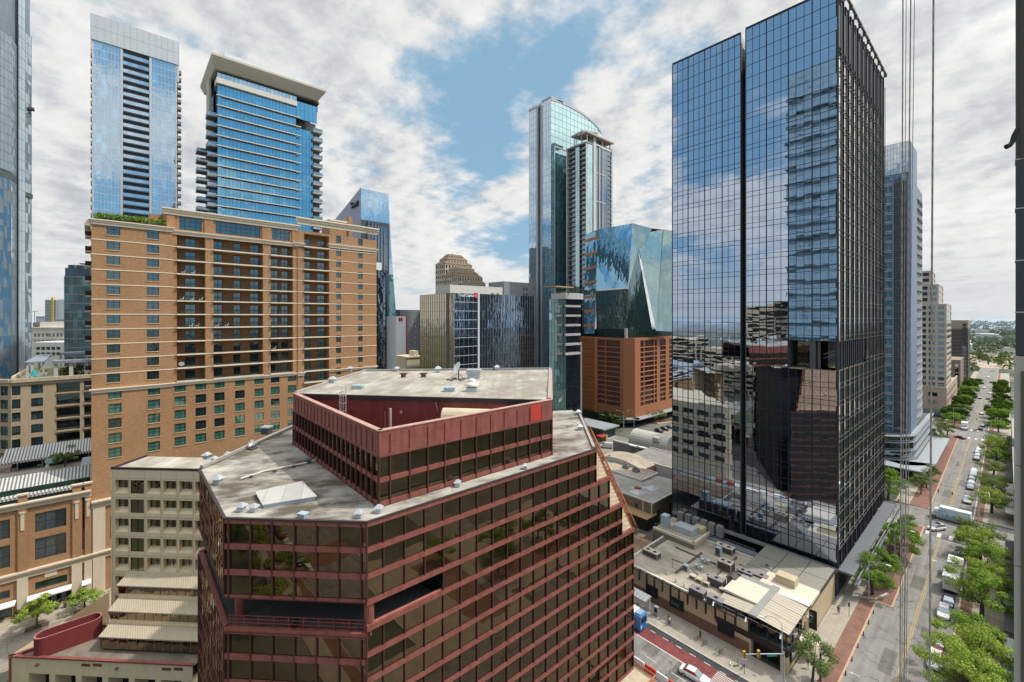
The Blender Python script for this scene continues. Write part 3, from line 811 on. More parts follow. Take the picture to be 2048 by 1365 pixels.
def mid_block():
 d0=220.0;c=W(909,d0);zt=Zat(586,d0)
 a=add2(c,(-1,0),along(c,(-1,0),840));b=add2(c,(0,1),along(c,(0,1),1068))
 F=Face(a,c);F2=Face(c,b)
 t=thing('office_building','square dark glass office block with a white and red rooftop sign, centre of the skyline','office block',(c[0],c[1],0))
 mb=MB();mb.prism(rect_poly(F,.2,F.L-.2,-F2.L+.3,-.25),0,zt-.2);mb.build('core',M['dgrey'],t)
 gbr=glass('bronze_reflective',(.72,.63,.48,1),(.045,.038,.028,1),.62,.16,.35,stretch=(2.2,2.2,.5))
 gdb=glass('navy_glass',(.45,.58,.76,1),(.02,.032,.05,1),.55,.08,.4,stretch=(2,2,.5))
 zs=lin(4,zt,15)
 uL=F.u(893)
 curtain(t,F,lin(0,uL,12),zs,gbr,M['mull_dark'],0,.012,.1,.1)
 curtain(t,F,lin(F.u(898),F.L,3),zs,gbr,M['mull_grey'],0,.02,.1,.1,per=3)
 mb=MB();F.box(mb,uL,F.u(898),0,zt,-.3,.3);mb.build('corner_pier',flat('taupe_pier',(.17,.15,.13,1)),t)
 u1,u2=F2.u(955),F2.u(958.5)
 curtain(t,F2,lin(0,u1,5),zs,gdb,M['mull_white'],0,.02,.04,.06,hw=.22)
 curtain(t,F2,lin(u2,F2.L,22),zs,gdb,M['mull_grey'],0,.02,.16,.2,hw=.05)
 mb=MB();F2.box(mb,u1,u2,0,zt+.3,-.3,.4);mb.build('vertical_pier',M['mull_white'],t)
 sx,sz=F2.u(915),F2.z(935,591.5)
 text_mesh('sign_lettering','TrustCapital',2.0,M['white'],t,F2.p(sx,sz-.6,.35),F2.ang,.06,bold=.03)
 mb=MB();u=F2.u(948);F2.box(mb,u-.2,u+2.0,sz-1.1,sz+1.5,.2,.5);mb.build('sign_emblem',flat('sign_red',(.55,.02,.03,1),.5),t)
 mb=MB();F2.box(mb,u+.4,u+1.4,sz-.2,sz+.05,.5,.55);F2.box(mb,u+.8,u+1.0,sz-.7,sz+.9,.5,.55);mb.build('emblem_mark',M['white'],t)
 p0=W(900,226);z2=Zat(569.5,226)
 Fa=Face(p0,add2(p0,(0,1),along(p0,(0,1),1005)))
 mb=MB();mb.prism(rect_poly(Fa,0,Fa.L,-14,0),zt-.5,z2);mb.build('penthouse',M['warmwhite'],t)
 for px in(985,996):
  mb=MB();u=Fa.u(px);Fa.box(mb,u-.9,u+.9,zt-.1,zt+1.2,-.02,.06);mb.build('louvre',flat('brown_louvre',(.2,.12,.07,1)),t)
 d1=285;p1=W(1008,d1);z3=Zat(563,d1)
 t3=thing('office_building','plain grey ribbed concrete box showing above the dark block, left of the curved tower','building',(p1[0],p1[1],0))
 Fb=Face(p1,add2(p1,(0,1),along(p1,(0,1),1065)));Fd=Face(add2(p1,(-1,0),5),p1)
 mb=MB();mb.prism(rect_poly(Fb,0,Fb.L,-16,0),0,z3);mb.build('ribbed_wall',corr('ribbed_concrete',(.38,.38,.38,1),(.25,.25,.26,1),1.3,0,.6),t3)
 for r in range(5):
  for cidx in range(2):
   mb=MB();u=Fb.u(1046)+cidx*2.6;z=z3-4-r*4;Fb.box(mb,u,u+1.5,z-1,z+.8,-.05,.05);mb.build('window',M['dgrey'],t3)
mid_block()
def stepped_tower():
 d0=330.0
 t_o=W(893,d0)
 t=thing('stepped_tower','tan stepped tower with brown setback roofs rising behind the centre block','office tower',(t_o[0],t_o[1],0))
 wall=flat('sandstone',(.50,.44,.35,1),.85,0,.08);cap=flat('brown_roof',(.17,.12,.085,1),.8)
 def step(px0,pxc,px1,pyt,pyb,dd,nl,nr,rows,capz=2.0):
  c=W(pxc,dd);a=add2(c,(-1,0),along(c,(-1,0),px0));b=add2(c,(0,1),along(c,(0,1),px1))
  F=Face(a,c);F2=Face(c,b);zt=Zat(pyt,dd);zb=Zat(pyb,dd)if pyb else 0
  h1=[];h2=[]
  st=4.0
  for r in range(rows):
   z1=zt-1.0-r*st
   for k in range(nl):
    w=F.L/nl;h1.append((k*w+w*.25,k*w+w*.75,z1-2.3,z1))
   for k in range(nr):
    w=F2.L/nr;h2.append((k*w+w*.25,k*w+w*.75,z1-2.3,z1))
  mb=MB();F.wall(mb,0,F.L,zb,zt,0,h1,.4);F2.wall(mb,0,F2.L,zb,zt,0,h2,.4);mb.build('tower_wall',wall,t)
  mb=MB()
  for h in h1:F.quad(mb,*h[:4],-.38)
  for h in h2:F2.quad(mb,*h[:4],-.38)
  o=mb.build('window',g_slot,t);o['kind']='stuff'
  mb=MB();b0=[F.p(-.3,zt,.3),F.p(F.L+.3,zt,.3),F2.p(F2.L+.3,zt,.3),(a[0]-.3,b[1]+.3,zt)]
  i=1.6;b1=[F.p(i,zt+capz,-i),F.p(F.L-i,zt+capz,-i),F2.p(F2.L-i,zt+capz,-i),(a[0]+i,b[1]-i,zt+capz)]
  mb.hexa(b0,b1);mb.build('setback_roof',cap,t)
 step(871,890,944,527,0,334,5,9,7)
 step(879,895,935,518,526,338,4,7,1)
 step(887,897,927,512.5,518,342,2,4,1)
 step(892,910,957,546,0,322,5,9,6)
 step(897,912,949,537,545,326,4,8,1,1.5)
 step(904,918,965,553,0,316,5,9,5)
 step(925,935,971,566,0,310,3,8,2)
 mb=MB();p=W(905,345);mb.tube((p[0],p[1],Zat(511,345)),(p[0],p[1],Zat(506,345)),.15);mb.build('antenna',M['mull_grey'],t)
stepped_tower()
def small_far():
 d=300.0;a=W(793,d);b=add2(a,(0,1),along(a,(0,1),812));F=Face(a,b);zt=Zat(633,d)
 t=thing('hotel_building','white slab with a red vertical edge in the gap left of the centre block','building',(a[0],a[1],0))
 mb=MB();mb.prism(rect_poly(F,0,F.L,-15,0),0,zt);mb.build('wall',M['white'],t)
 mb=MB();F.box(mb,F.L,F.L+.7,0,zt,-3,.3);mb.build('red_edge',flat('red_panel',(.55,.03,.04,1),.6),t)
 mb=MB();u=F.u(801);F.box(mb,u-1.5,u-.1,zt-3.4,zt-1,0,.2);F.box(mb,u+.1,u+1.5,zt-3.4,zt-1,0,.2);mb.build('emblem',flat('red_panel',(.55,.03,.04,1),.6),t)
 d=320.0;a=W(800,d);b=add2(a,(0,1),along(a,(0,1),850));F=Face(a,b);zt=Zat(620,d)
 t=thing('office_building','grey office block with small dark windows, left of the centre block','office block',(a[0],a[1],0))
 holes=[(F.u(828)+k*5,F.u(828)+k*5+2.2,zt-9-r*4,zt-7-r*4)for k in range(2)for r in range(9)]
 mb=MB();F.wall(mb,0,F.L,0,zt,0,holes,.4);mb.prism(rect_poly(F,0,F.L,-15,-.6),0,zt);mb.build('wall',flat('slate_wall',(.17,.18,.19,1)),t)
 for h in holes:
  mb=MB();F.quad(mb,*h,-.35);mb.build('window',g_pale,t)
 d=215;a=W(745,d);b=add2(a,(0,1),along(a,(0,1),771));F=Face(a,b);zt=Zat(540,d)
 t=thing('office_building','dark narrow glass block with a white rooftop box beside the brick building','office block',(a[0],a[1],0))
 curtain(t,F,lin(0,F.L,5),lin(0,zt,20),g_smoke,M['mull_dark'],0,.01,.1,.1,per=2)
 mb=MB();mb.prism(rect_poly(F,.1,F.L-.1,-12,-.2),0,zt);mb.build('core',M['dgrey'],t)
 mb=MB();mb.prism(rect_poly(F,0,F.u(765),-9,-1),zt,Zat(524,d));mb.build('rooftop_box',M['white'],t)
 d=260;a=W(813,d);b=add2(a,(1,0),1);F=Face(a,add2(a,(0,1),along(a,(0,1),846)));zt=Zat(714,d)
 t=thing('pavilion','small cream stone building with arched windows at the foot of the centre block','building',(a[0],a[1],0))
 holes=[(1.2+3.2*k,2.8+3.2*k,3,8)for k in range(4)]
 mb=MB();F.wall(mb,0,F.L,0,zt,0,holes,.5);mb.prism(rect_poly(F,0,F.L,-14,-.7),0,zt);mb.build('wall',flat('cream_stone',(.55,.47,.33,1)),t)
 mb=MB()
 for h in holes:F.quad(mb,*h,-.4)
 mb.build('window',g_slot,t)
 mb=MB();F.box(mb,-.4,F.L+.4,zt-.8,zt,-1,.5);F.box(mb,6,F.L-2,zt,zt+3,-8,-2);mb.build('cornice',flat('cream_stone',(.55,.47,.33,1)),t)
small_far()
def edge_tower():
 d0=150.0
 A=W(-60,d0-14);B=W(22,d0);Cc=W(33,d0+5);D=W(63,d0+12)
 t=thing('office_tower','very tall pale glass tower cut off by the left edge of the picture','office tower',(B[0],B[1],0))
 rd=Vector((W(63,1)[0],W(63,1)[1])).normalized();rd=(rd.x-.06*RX,rd.y-.06*RY)
 F=Face(A,B);F1=Face(B,Cc);F2=Face(Cc,D)
 zm=Zat(352,d0);zc=Zat(74,d0)
 zs=[z for z in lin(0,zm-1.2,26)];zs2=lin(zm+1.2,zc,15)
 gE=glass('edge_blue',(.5,.75,.98,1),(.10,.25,.42,1),.25,.006,.3,.08,.05)
 g_edge=glass('edge_pale',(.86,.91,.96,1),(.38,.47,.55,1),.28,.006,.3,.06,.05)
 curtain(t,F,lin(0,F.L,10),zs,gE,M['mull_grey'],0,.002,.07,.05,hw=.1,per=2)
 curtain(t,F,lin(0,F.L,10),zs2,g_edge,M['mull_grey'],.2,.002,.07,.05,hw=.1,per=2)
 for FF,nn in((F1,3),):
  curtain(t,FF,lin(0,FF.L,nn),zs+zs2,g_edge,M['mull_grey'],0,.002,.07,.05,per=4)
 zt=Zat(-40,d0+8)
 zs3=lin(0,zt,50)
 curtain(t,F2,[0,F2.u(40),F2.u(47)],zs3,g_edge,M['mull_grey'],.5,.002,.07,.05,per=5)
 curtain(t,F2,[F2.u(49.5),F2.u(56),F2.L],zs3[:46],g_edge,M['mull_grey'],0,.002,.07,.05,per=5)
 mb=MB();F2.box(mb,F2.u(47),F2.u(49.5),0,zs3[44],-1,-.3);mb.build('groove',M['dgrey'],t)
 mb=MB();F.box(mb,0,F.L,zm-1.2,zm+1.2,-1,.1);F1.box(mb,0,F1.L,zm-1.2,zm+1.2,-1,.1);F2.box(mb,F2.u(47),F2.L,Zat(395,d0+10),Zat(386,d0+10),-1,.4);mb.build('louvre_band',flat('slate_band',(.10,.11,.12,1)),t)
 mb=MB()
 mb.prism([A,B,Cc,D,add2(D,rd,30),add2(A,rd,50)],0,zc-1)
 mb.prism([add2(A,rd,4),add2(Cc,(-RX,-RY),.6),add2(D,(-RX,-RY),.6),add2(D,rd,30),add2(A,rd,50)],zc-1,zt);mb.build('upper_block',flat('blue_grey_metal',(.20,.25,.29,1),.5,.2),t)
 mb=MB();mb.box(*sorted((W(58,d0+11)[0],W(62,d0+11)[0]+1.2)),W(60,d0+10)[1]-.5,W(60,d0+10)[1]+1,Zat(219,d0+10),Zat(214,d0+10));mb.build('window_cleaning_cradle',M['dgrey'],t)
edge_tower()
def prow_tower():
 X=-25.5
 def at(px):
  k=(px-CX)/FPX;a=RX-k*FX;b=RY-k*FY
  return(X,-X*a/b)
 c=at(1819.5);d=depth(c);zt=Zat(283,d)
 a=add2(c,(-1,0),36);b=at(1832);F=Face(a,c);F2=Face(c,b)
 t=thing('office_tower','slender blue glass tower with a pale frame and curved balconies behind the dark tower','office tower',(c[0],c[1],0))
 mb=MB();mb.prism(rect_poly(F,.3,F.L-.2,-22,-.4),14,zt-22);mb.build('core',M['dgrey'],t)
 zb=14
 u0,u1,u2=F.u(1785),F.u(1788),F.u(1814)
 zs=lin(zb,Zat(345,d),27)
 curtain(t,F,lin(F.u(1752),u0,6),zs,g_blue2,M['mull_grey'],0,.01,.06,.05,hw=.1)
 for z in zs[1:]:
  mb=MB()
  for dz in(-.35,.35):F.box(mb,F.u(1752),u0,z+dz-.08,z+dz+.08,.5,.7)
  mb.build('sunshade',M['mull_white'],t)
 curtain(t,F,lin(u1,u2,6),lin(zb,Zat(345,d),34),g_smoke,M['mull_grey'],.4,.01,.1,.08,hw=.08,per=2)
 mb=MB();F.box(mb,u0,u1,zb,Zat(345,d),-.3,.8);F.box(mb,u2,F.L,zb,zt-15,-.3,.8)
 F2.box(mb,0,F2.L,zb,zt,-20,.3);mb.build('pale_frame',flat('steel_blue_panel',(.17,.23,.31,1),.45,.2,.06),t)
 curtain(t,F,lin(F.u(1752),F.L,11),lin(Zat(345,d),zt,6),g_pale,M['mull_grey'],.85,.01,.08,.06)
 e=at(1832);Ls=[]
 N=7
 cx0,cy0=e[0],e[1]
 zs2=lin(zb+3,Zat(415,depth(at(1848))),24)
 far=at(1848)
 arc=[]
 for k in range(N+1):
  f=k/N;y=cy0+(far[1]-cy0)*f
  arc.append((X+.9*math.sin(math.pi*min(1,f*.9+.1))-.6,y))
 mb=MB()
 for p,q in zip(arc,arc[1:]):
  G_=Face(p,q)
  for z0,z1 in zip(zs2,zs2[1:]):G_.quad(mb,0,G_.L,z0,z1,-1.4,.02)
 mb.build('curved_glazing',g_teal,t)
 for z in zs2:
  mb=MB()
  for p,q in zip(arc,arc[1:]):
   G_=Face(p,q);G_.box(mb,0,G_.L,z-.14,z+.1,-1.5,.1);G_.box(mb,0,G_.L,z+.85,z+.95,0,.1)
  mb.build('balcony',flat('zinc_line',(.30,.32,.34,1),.5,.2),t)
 mb=MB();mb.prism([arc[0],arc[-1],(X-14,far[1]),(X-14,cy0)],zb,Zat(380,depth(far))-2)
 mb.build('rear_core',M['grey'],t)
 arc2=[]
 st=(c[0]-40,c[1]-14);
 for k in range(13):
  f=k/12;ang=R(-90)+f*R(80)
  arc2.append((X-16+18.5*math.cos(ang),c[1]+2+16*math.sin(ang))if True else None)
 arc2.append((X+2.6,far[1]+12));arc2.insert(0,(X-40,c[1]-14))
 for i,z in enumerate((5.2,8.4,11.6,14.0)):
  mb=MB();g=MB()
  for p,q in zip(arc2,arc2[1:]):
   G_=Face(p,q);G_.box(mb,0,G_.L,z-.16,z+.08,-2,-.2);G_.box(mb,0,G_.L,z+.8,z+.9,-.35,-.25)
   G_.quad(g,0,G_.L,z-3,z,-1.2,.01)
  mb.build('swept_floor',flat('zinc_line',(.30,.32,.34,1),.5,.2),t);g.build('swept_glazing',g_smoke,t)
 mb=MB();mb.prism([(p[0]-1.4,p[1]+1)for p in arc2]+[(X-40,far[1])],4,13.9);mb.build('podium_core',M['dgrey'],t)
 mb=MB();pts=arc2[5:]
 poly=[(p[0]+5.5,p[1]-2.5)for p in arc2[6:]]+[p for p in reversed(arc2[6:])]
 mb.prism(poly,4.5,4.9,bot=True);mb.prism([(X-17,c[1]-19),(X+6,c[1]-19),(X+7.5,c[1]-4),(X-14,c[1]-12)],4.5,4.9,bot=True)
 mb.build('street_canopy',flat('canopy_zinc',(.34,.37,.40,1),.45,.3),t)
 mb=MB()
 for x,y in((X+4,c[1]-17),(X-8,c[1]-17),(X+6,c[1]-3)):mb.tube((x,y,0),(x,y,4.6),.3,8)
 mb.build('canopy_column',M['grey'],t)
 mb=MB();mb.box(X-38,X-3,c[1]-11,c[1]+30,0,4.4);mb.build('ground_floor',g_slot,t)
prow_tower()
def beige_stepped():
 X=-24.6
 def at(px):
  k=(px-CX)/FPX;a=RX-k*FX;b=RY-k*FY
  return(X,-X*a/b)
 c0=at(1893);d=depth(c0)
 t=thing('office_building','beige stepped office building with banded blue windows down the street','office building',(c0[0],c0[1],0))
 wall=flat('tan_precast',(.42,.37,.32,1),.85,0,.08)
 gw=glass('band_glass',(.50,.66,.84,1),(.02,.04,.06,1),.55,.02,.5)
 gr=glass('pale_band_glass',(.85,.83,.76,1),(.1,.1,.09,1),.6,.02,.5)
 def tier(off,zt,ln,w=38,z0=17,fr=0):
  c=(c0[0]-off,c0[1]+fr);a=add2(c,(-1,0),w);b=add2(c,(0,1),ln)
  F=Face(a,c);F2=Face(c,b);st=3.62
  rows=[];z=zt-1.2
  while z-2.2>z0:rows.append((z-2.1,z));z-=st
  nw=int(w/4.1);holes=[]
  for z_0,z_1 in rows:
   for k in range(nw):
    u1=F.L-.9-k*4.1;holes.append((u1-2.9,u1,z_0,z_1))
  h2=[(0.9,F2.L-.9,z_0,z_1)for z_0,z_1 in rows]
  mb=MB();F.wall(mb,0,F.L,z0,zt,0,holes,.35);F2.wall(mb,0,F2.L,z0,zt,0,h2,.2)
  mb.poly([F.p(0,zt),F.p(F.L,zt),F2.p(F2.L,zt),(a[0],b[1],zt)]);mb.build('precast_wall',wall,t)
  mb=MB()
  for h in holes:F.quad(mb,*h,-.32,.01)
  o=mb.build('window',gw,t);o['kind']='stuff'
  for h in h2:
   mb=MB();F2.quad(mb,*h,-.18,.01);mb.build('ribbon_window',gr,t)
 tier(0,Zat(608,d),34)
 tier(3.6,Zat(568,d+2),30,34,Zat(608,d)-.1,2)
 tier(7.4,Zat(541,d+8),24,30,Zat(570,d),7)
 zp=17
 F=Face((X-40,c0[1]-8),(X+.6,c0[1]-8));F2=Face((X+.6,c0[1]-8),(X+.6,c0[1]+75))
 h1=[(F.L-8-7*k,F.L-4-7*k,z,z+2.4)for k in range(5)for z in(7.5,12)]
 mb=MB();F.wall(mb,0,F.L,4.2,zp,0,h1,.4);F2.wall(mb,0,F2.L,4.2,zp,0,[(3+6*k,6+6*k,z,z+2.2)for k in range(11)for z in(7.5,12)],.4)
 mb.poly([F.p(0,zp-.9),F.p(F.L,zp-.9),F2.p(F2.L,zp-.9),(X-40,c0[1]+75,zp-.9)]);F.box(mb,0,F.L,zp,zp+.8,-.5,.1);F2.box(mb,.1,F2.L,zp,zp+.8,-.5,.1)
 mb.build('podium',flat('pink_precast',(.40,.31,.25,1),.85,0,.08),t)
 mb=MB()
 for h in h1:F.quad(mb,*h,-.38)
 F.quad(mb,0,F.L,0,4.2,-1.2);F2.quad(mb,0,F2.L,0,4.2,-1.2)
 mb.build('podium_window',gw,t)
 c=at(1936);d2=depth(c);zt=Zat(641,d2)
 t2=thing('hotel_building','dark brown flat-roofed block beyond the beige stepped building','hotel',(c[0],c[1],0))
 F=Face(add2(c,(-1,0),44),c);F2=Face(c,at(1942))
 mb=MB();mb.prism(rect_poly(F,0,F.L,-30,0),0,zt-8);mb.build('wall',flat('umber_brick',(.085,.07,.068,1)),t2)
 mb=MB();mb.prism(rect_poly(F,-.1,F.L+.1,-30,.1),zt-8,zt);mb.build('top_band',flat('tan_band',(.30,.25,.19,1)),t2)
 mb=MB()
 for k in range(15):F.quad(mb,F.u(1925),F.u(1933),zt-3-k*3.4-2.8,zt-3-k*3.4,.16,.01)
 mb.build('stair_glazing',gw,t2)
 mb=MB()
 for k in range(15):F.box(mb,F.L-26,F.u(1925),zt-9-k*3.4,zt-8.8-k*3.4,0,.1)
 mb.build('floor_joint',M['grey'],t2)
 e=W(1905,330)
 t3=thing('apartment_building','low tan block with a planted roof terrace before the dark brown hotel','apartment block',(e[0],e[1],0))
 F=Face(add2((X,at(1925)[1]-25),(-1,0),30),(X,at(1925)[1]-25));F2=Face((X,at(1925)[1]-25),(X,at(1925)[1]+30))
 mb=MB();mb.prism(rect_poly(F,0,F.L,-40,0),0,26);mb.build('wall',flat('dark_tan',(.22,.17,.12,1)),t3)
 mb=MB()
 for k in range(6):
  for r in range(5):F.quad(mb,F.L-3-k*4,F.L-1-k*4,4+r*4.2,7+r*4.2,.05)
 mb.build('window',gw,t3)
beige_stepped()
def left_gap():
 d=190;c=W(204,d);zt=Zat(538,d)
 t=thing('apartment_building','green-blue glass mid-rise with white floor lines beside the brick block','apartment block',(c[0],c[1],0))
 a=W(128.5,d-4);F=Face(a,c);F.ang
 zs=lin(Zat(712,d),Zat(555,d),9)
 curtain(t,F,lin(0,F.L,12),zs,glass('soft_teal',(.7,.85,.88,1),(.34,.52,.55,1),.06,.01,.4),M['mull_white'],0,.004,.05,.05,hw=.45)
 curtain(t,F,lin(0,F.L,12),[Zat(555,d),zt],g_blue,M['mull_grey'],-.6,.01,.05,.05)
 mb=MB();F.box(mb,.1,F.L,0,zt-.3,-16,-.7);F.box(mb,0,F.L,0,zs[0],-.7,-.1);mb.build('core',M['grey'],t)
 mb=MB()
 for px in(133,150,170):u=F.u(px);F.box(mb,u-1,u+1,zt,zt+1.6,-5,-3)
 F.box(mb,F.u(150),F.L,zt+2,zt+2.4,-10,-3);mb.build('roof_plant',M['mull_grey'],t)
 d=620;c=W(113,d)
 t=thing('office_tower','distant grey tower with a yellow hoist stripe left of the glass mid-rise','office tower',(c[0],c[1],0))
 F=Face(W(90,d),W(132,d));zt=Zat(600,d)
 mb=MB();F.box(mb,0,F.u(112),0,zt,-25,0);mb.build('left_wing',corr('far_grey',(.22,.26,.30,1),(.33,.36,.39,1),4,1,.5),t)
 mb=MB();F.box(mb,F.u(112),F.L,0,zt+.5,-25,-2);mb.build('right_wing',flat('far_white',(.55,.56,.56,1)),t)
 mb=MB();F.box(mb,F.u(103.5),F.u(107.5),0,zt+3,-2,1);mb.build('yellow_stripe',flat('hoist_yellow',(.55,.36,.06,1)),t)
 d=255;a=W(62,d);F=Face(a,add2(a,adir(42),30));F=Face(a,W(134,d+2));zt=Zat(655,d)
 t=thing('classical_building','cream classical stone building with rows of tall windows in the left gap','building',(a[0],a[1],0))
 holes=[]
 for px in(70,78,86,94,99,107,115,123):
  u=F.u(px);holes+=[(u-.7,u+.7,zt-5.6,zt-3.6),(u-.7,u+.7,zt-11,zt-7.6)]
 mb=MB();F.wall(mb,0,F.L,0,zt,0,holes,.4);F.box(mb,0,F.L,zt-.6,zt,-.2,.8);F.box(mb,0,F.L,zt-6.8,zt-6.4,-.2,.3);F.box(mb,2,F.L,zt,zt+3,-12,-3)
 mb.poly([F.p(0,zt),F.p(F.L,zt),F.p(F.L,zt,-14),F.p(0,zt,-14)]);mb.build('wall',flat('white_stone',(.66,.61,.52,1)),t)
 for h in holes:
  q=MB();F.quad(q,*h,-.35);q.build('window',M['grey'],t)
 d=225;a=W(64,d);F=Face(a,W(140,d+1));zt=Zat(685,d)
 t=thing('parking_garage','white parking structure with two rows of dark openings in the left gap','parking garage',(a[0],a[1],0))
 holes=[(F.u(71+10.2*k),F.u(79.5+10.2*k),zt-z-1.6,zt-z)for k in range(5)for z in(2.4,5.2)]
 mb=MB();F.wall(mb,0,F.L,0,zt,0,holes,1.2);mb.poly([F.p(0,zt),F.p(F.L,zt),F.p(F.L,zt,-14),F.p(0,zt,-14)]);mb.build('wall',flat('white_precast',(.68,.66,.60,1),.8,0,.05),t)
 for h in holes:
  mb=MB();F.quad(mb,*h,-1.1);mb.build('opening',M['dgrey'],t)
 d=700;p=W(69,d);t=thing('tower_crane','tiny lattice tower crane on the left horizon','crane',(p[0],p[1],0))
 mb=MB();zt=Zat(622,d);mb.tube((p[0],p[1],0),(p[0],p[1],zt),.5,4);mb.build('mast',M['mull_grey'],t)
 mb=MB();mb.tube((p[0]-3,p[1]-3,zt-1),(p[0]+4,p[1]+5,zt-1),.4,4);mb.build('jib',M['mull_grey'],t)
 for i,(px0,px1,py,d,c_,lb)in enumerate(((72,92,633,800,(.42,.44,.47,1),'hazy pale block on the horizon left of the yellow striped tower'),(110,134,637,560,(.45,.52,.60,1),'low pale blue block in front of the yellow striped tower'),(66,100,645,420,(.35,.20,.16,1),'low red roofed block behind the cream classical building'))):  # the hazy block has its haze in the wall colour
  F=Face(W(px0,d),W(px1,d));zt=Zat(py,d)
  t=thing('far_building',lb,'building',F.a+(0,))
  mb=MB();F.box(mb,0,F.L,0,zt,-20,0);mb.build('wall',flat('far_%d'%i,c_),t)
  mb=MB();F.box(mb,0,F.L,zt-3,zt-1.5,0,.3);mb.build('window_band',M['grey'],t)
left_gap()
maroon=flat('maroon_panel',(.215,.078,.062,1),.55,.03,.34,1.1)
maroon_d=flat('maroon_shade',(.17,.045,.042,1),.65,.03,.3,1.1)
coping=flat('dark_coping',(.045,.035,.035,1),.6)
mull_b=flat('brown_mullion',(.085,.03,.026,1),.5)
orange=flat('orange_steel',(.34,.125,.065,1),.7,.1,.35,2)
g_brz=glass('bronze_glass',(.40,.31,.21,1),(.010,.0085,.006,1),.27,.03,.2,.4,stretch=(1,1,.8))
g_brz2=glass('bronze_mirror',(.80,.68,.50,1),(.02,.016,.012,1),.72,.06,.3,.4,stretch=(1.6,1.6,.5))
roof_red=roofmat('stained_sheet_roof',(.47,.44,.385,1),(.10,.08,.06,1),.30,1.5,R(118),.95,(.43,.56))
roof_red2=roofmat('pale_sheet_roof',(.48,.45,.39,1),(.25,.22,.18,1),.3,1.1,R(42),.85,(.42,.56))
ZR=H-411/FPX*37.0;FL=52.4/FPX*37.0
def red_building():
 A=W(734,37.0)
 d45=(-math.sqrt(.5),-math.sqrt(.5));d135=(-math.sqrt(.5),math.sqrt(.5))
 B=add2(A,d45,along(A,d45,448));C=add2(B,(-1,0),along(B,(-1,0),398));D=add2(C,d135,along(C,d135,586))
 E=add2(A,(0,1),along(A,(0,1),1192));Fp=add2(E,d135,along(E,d135,1161))
 t=thing('office_building','maroon framed bronze glass office building with a cut-away corner terrace, in the foreground','office building',(A[0],A[1],0))
 FA=Face(A,E);FB=Face(B,A);FC=Face(C,B);FD=Face(D,C)
 zt=ZR
 zs_off=35.85;zfl=33.0
 rows=[]
 z=zt-.42
 for k in range(3):rows.append((z-(FL-.48),z));z-=FL
 zsof=z+.48-.22
 zpar=33.35
 low=[];z=zpar-.48
 while z>0:low.append((z-(FL-.48),z));z-=FL
 mod=FA.u(809.5)-FA.u(767);u0=FA.u(767)
 usA=[0.0]
 u=u0
 while u<FA.L-.3:usA.append(u);u+=mod
 usA.append(FA.L)
 uT=FA.u(874);uTi=min(usA,key=lambda x:abs(x-uT));uT=uTi
 ends=[FA.L,FA.u(1218.5),FA.u(1243.5),FA.u(1266.5)]
 usB=[0,.45]+lin(.45,FB.L-.5,6)[1:]+[FB.L]
 usC=lin(0,FC.L,17);usD=lin(0,FD.L,16)
 def face_rows(Fc,us,rws,jit=.007):
  for z0,z1 in rws:
   mb=MB()
   for a,b in zip(us,us[1:]):Fc.quad(mb,a,b,z0,z1,-.06,jit)
   mb.build('glazing_band',g_brz2 if Fc is FC else g_brz,t)
 def spand(Fc,u0,u1,z0,z1,mat=maroon):
  mb=MB();Fc.box(mb,u0,u1,z0+(.3 if Fc is FC else 0),z1,-.4,-.02 if Fc is FC else .06);mb.build('spandrel_band',mat,t)
 def mull(Fc,us,z0,z1,mat=mull_b):
  mb=MB();w,dd=(.03,-.02)if Fc is FC else(.055,.12)
  for u in us:Fc.box(mb,u-w,u+w,z0,z1,-.1,dd)
  for z in(z0,z1):Fc.box(mb,us[0],us[-1],z-.03,z+.03,-.1,dd-.01)
  mb.build('mullion_grid',mat,t)
 for Fc,us in((FB,usB),(FC,usC),(FD,usD)):
  face_rows(Fc,us,rows);mull(Fc,us[1:-1]if Fc is not FB else us,zsof,zt-.1)
  for k in range(3):
   zb=zt-.42-FL*k;spand(Fc,0,Fc.L,zb,zb+(.34 if k==0 else .48))
  spand(Fc,0,Fc.L,zsof-.02,zsof+.24)
 allr=rows+[r for r in low]
 def end_at(z):
  s=(zt-z)/FL
  return ends[min(3,int((s+.1)//2))]
 zcur=zt-.42;rowsA=[]
 while zcur>0:rowsA.append((zcur-(FL-.48),zcur));zcur-=FL
 for i,(z0,z1)in enumerate(rowsA):
  e=ends[min(3,i//2)]
  us=[];u=u0
  us=[0.0]
  while u<e-.3:us.append(u);u+=mod
  us.append(e)
  if i==3:us=[x for x in us if x>=uT-.01]
  mb=MB()
  for a,b in zip(us,us[1:]):FA.quad(mb,a,b,z0,z1,-.06,.008)
  mb.build('glazing_band',g_brz,t)
  mb=MB()
  for u in us:FA.box(mb,u-.04,u+.04,z0-.02,z1+.02,-.1,.1)
  FA.box(mb,us[0],us[-1],z0-.03,z0+.03,-.1,.03)
  mb.build('mullion_grid',mull_b,t)
  s0=0.0
  if i==0:spand(FA,s0,e,z1,z1+.34)
  else:spand(FA,s0,e+(.25 if i%2==0 else 0),z1,z1+.48)
 for Fc,us in((FB,usB),(FC,usC),(FD,usD)):
  face_rows(Fc,us,low[:9]if Fc is FB else low);mull(Fc,us,0,zpar-.3)
  for z0,z1 in low:spand(Fc,0,Fc.L,z1,z1+.48)
 mb=MB();mb.prism([FC.p(0,0,-.4)[:2],FC.p(FC.L-.2,0,-.4)[:2],FB.p(.2,0,-.4)[:2],FB.p(FB.L-.2,0,-.4)[:2],FA.p(.2,0,-.4)[:2],FA.p(uT+2,0,-.4)[:2],FA.p(uT+2,0,-8)[:2],FC.p(0,0,-8)[:2]],zfl-.3,zfl)
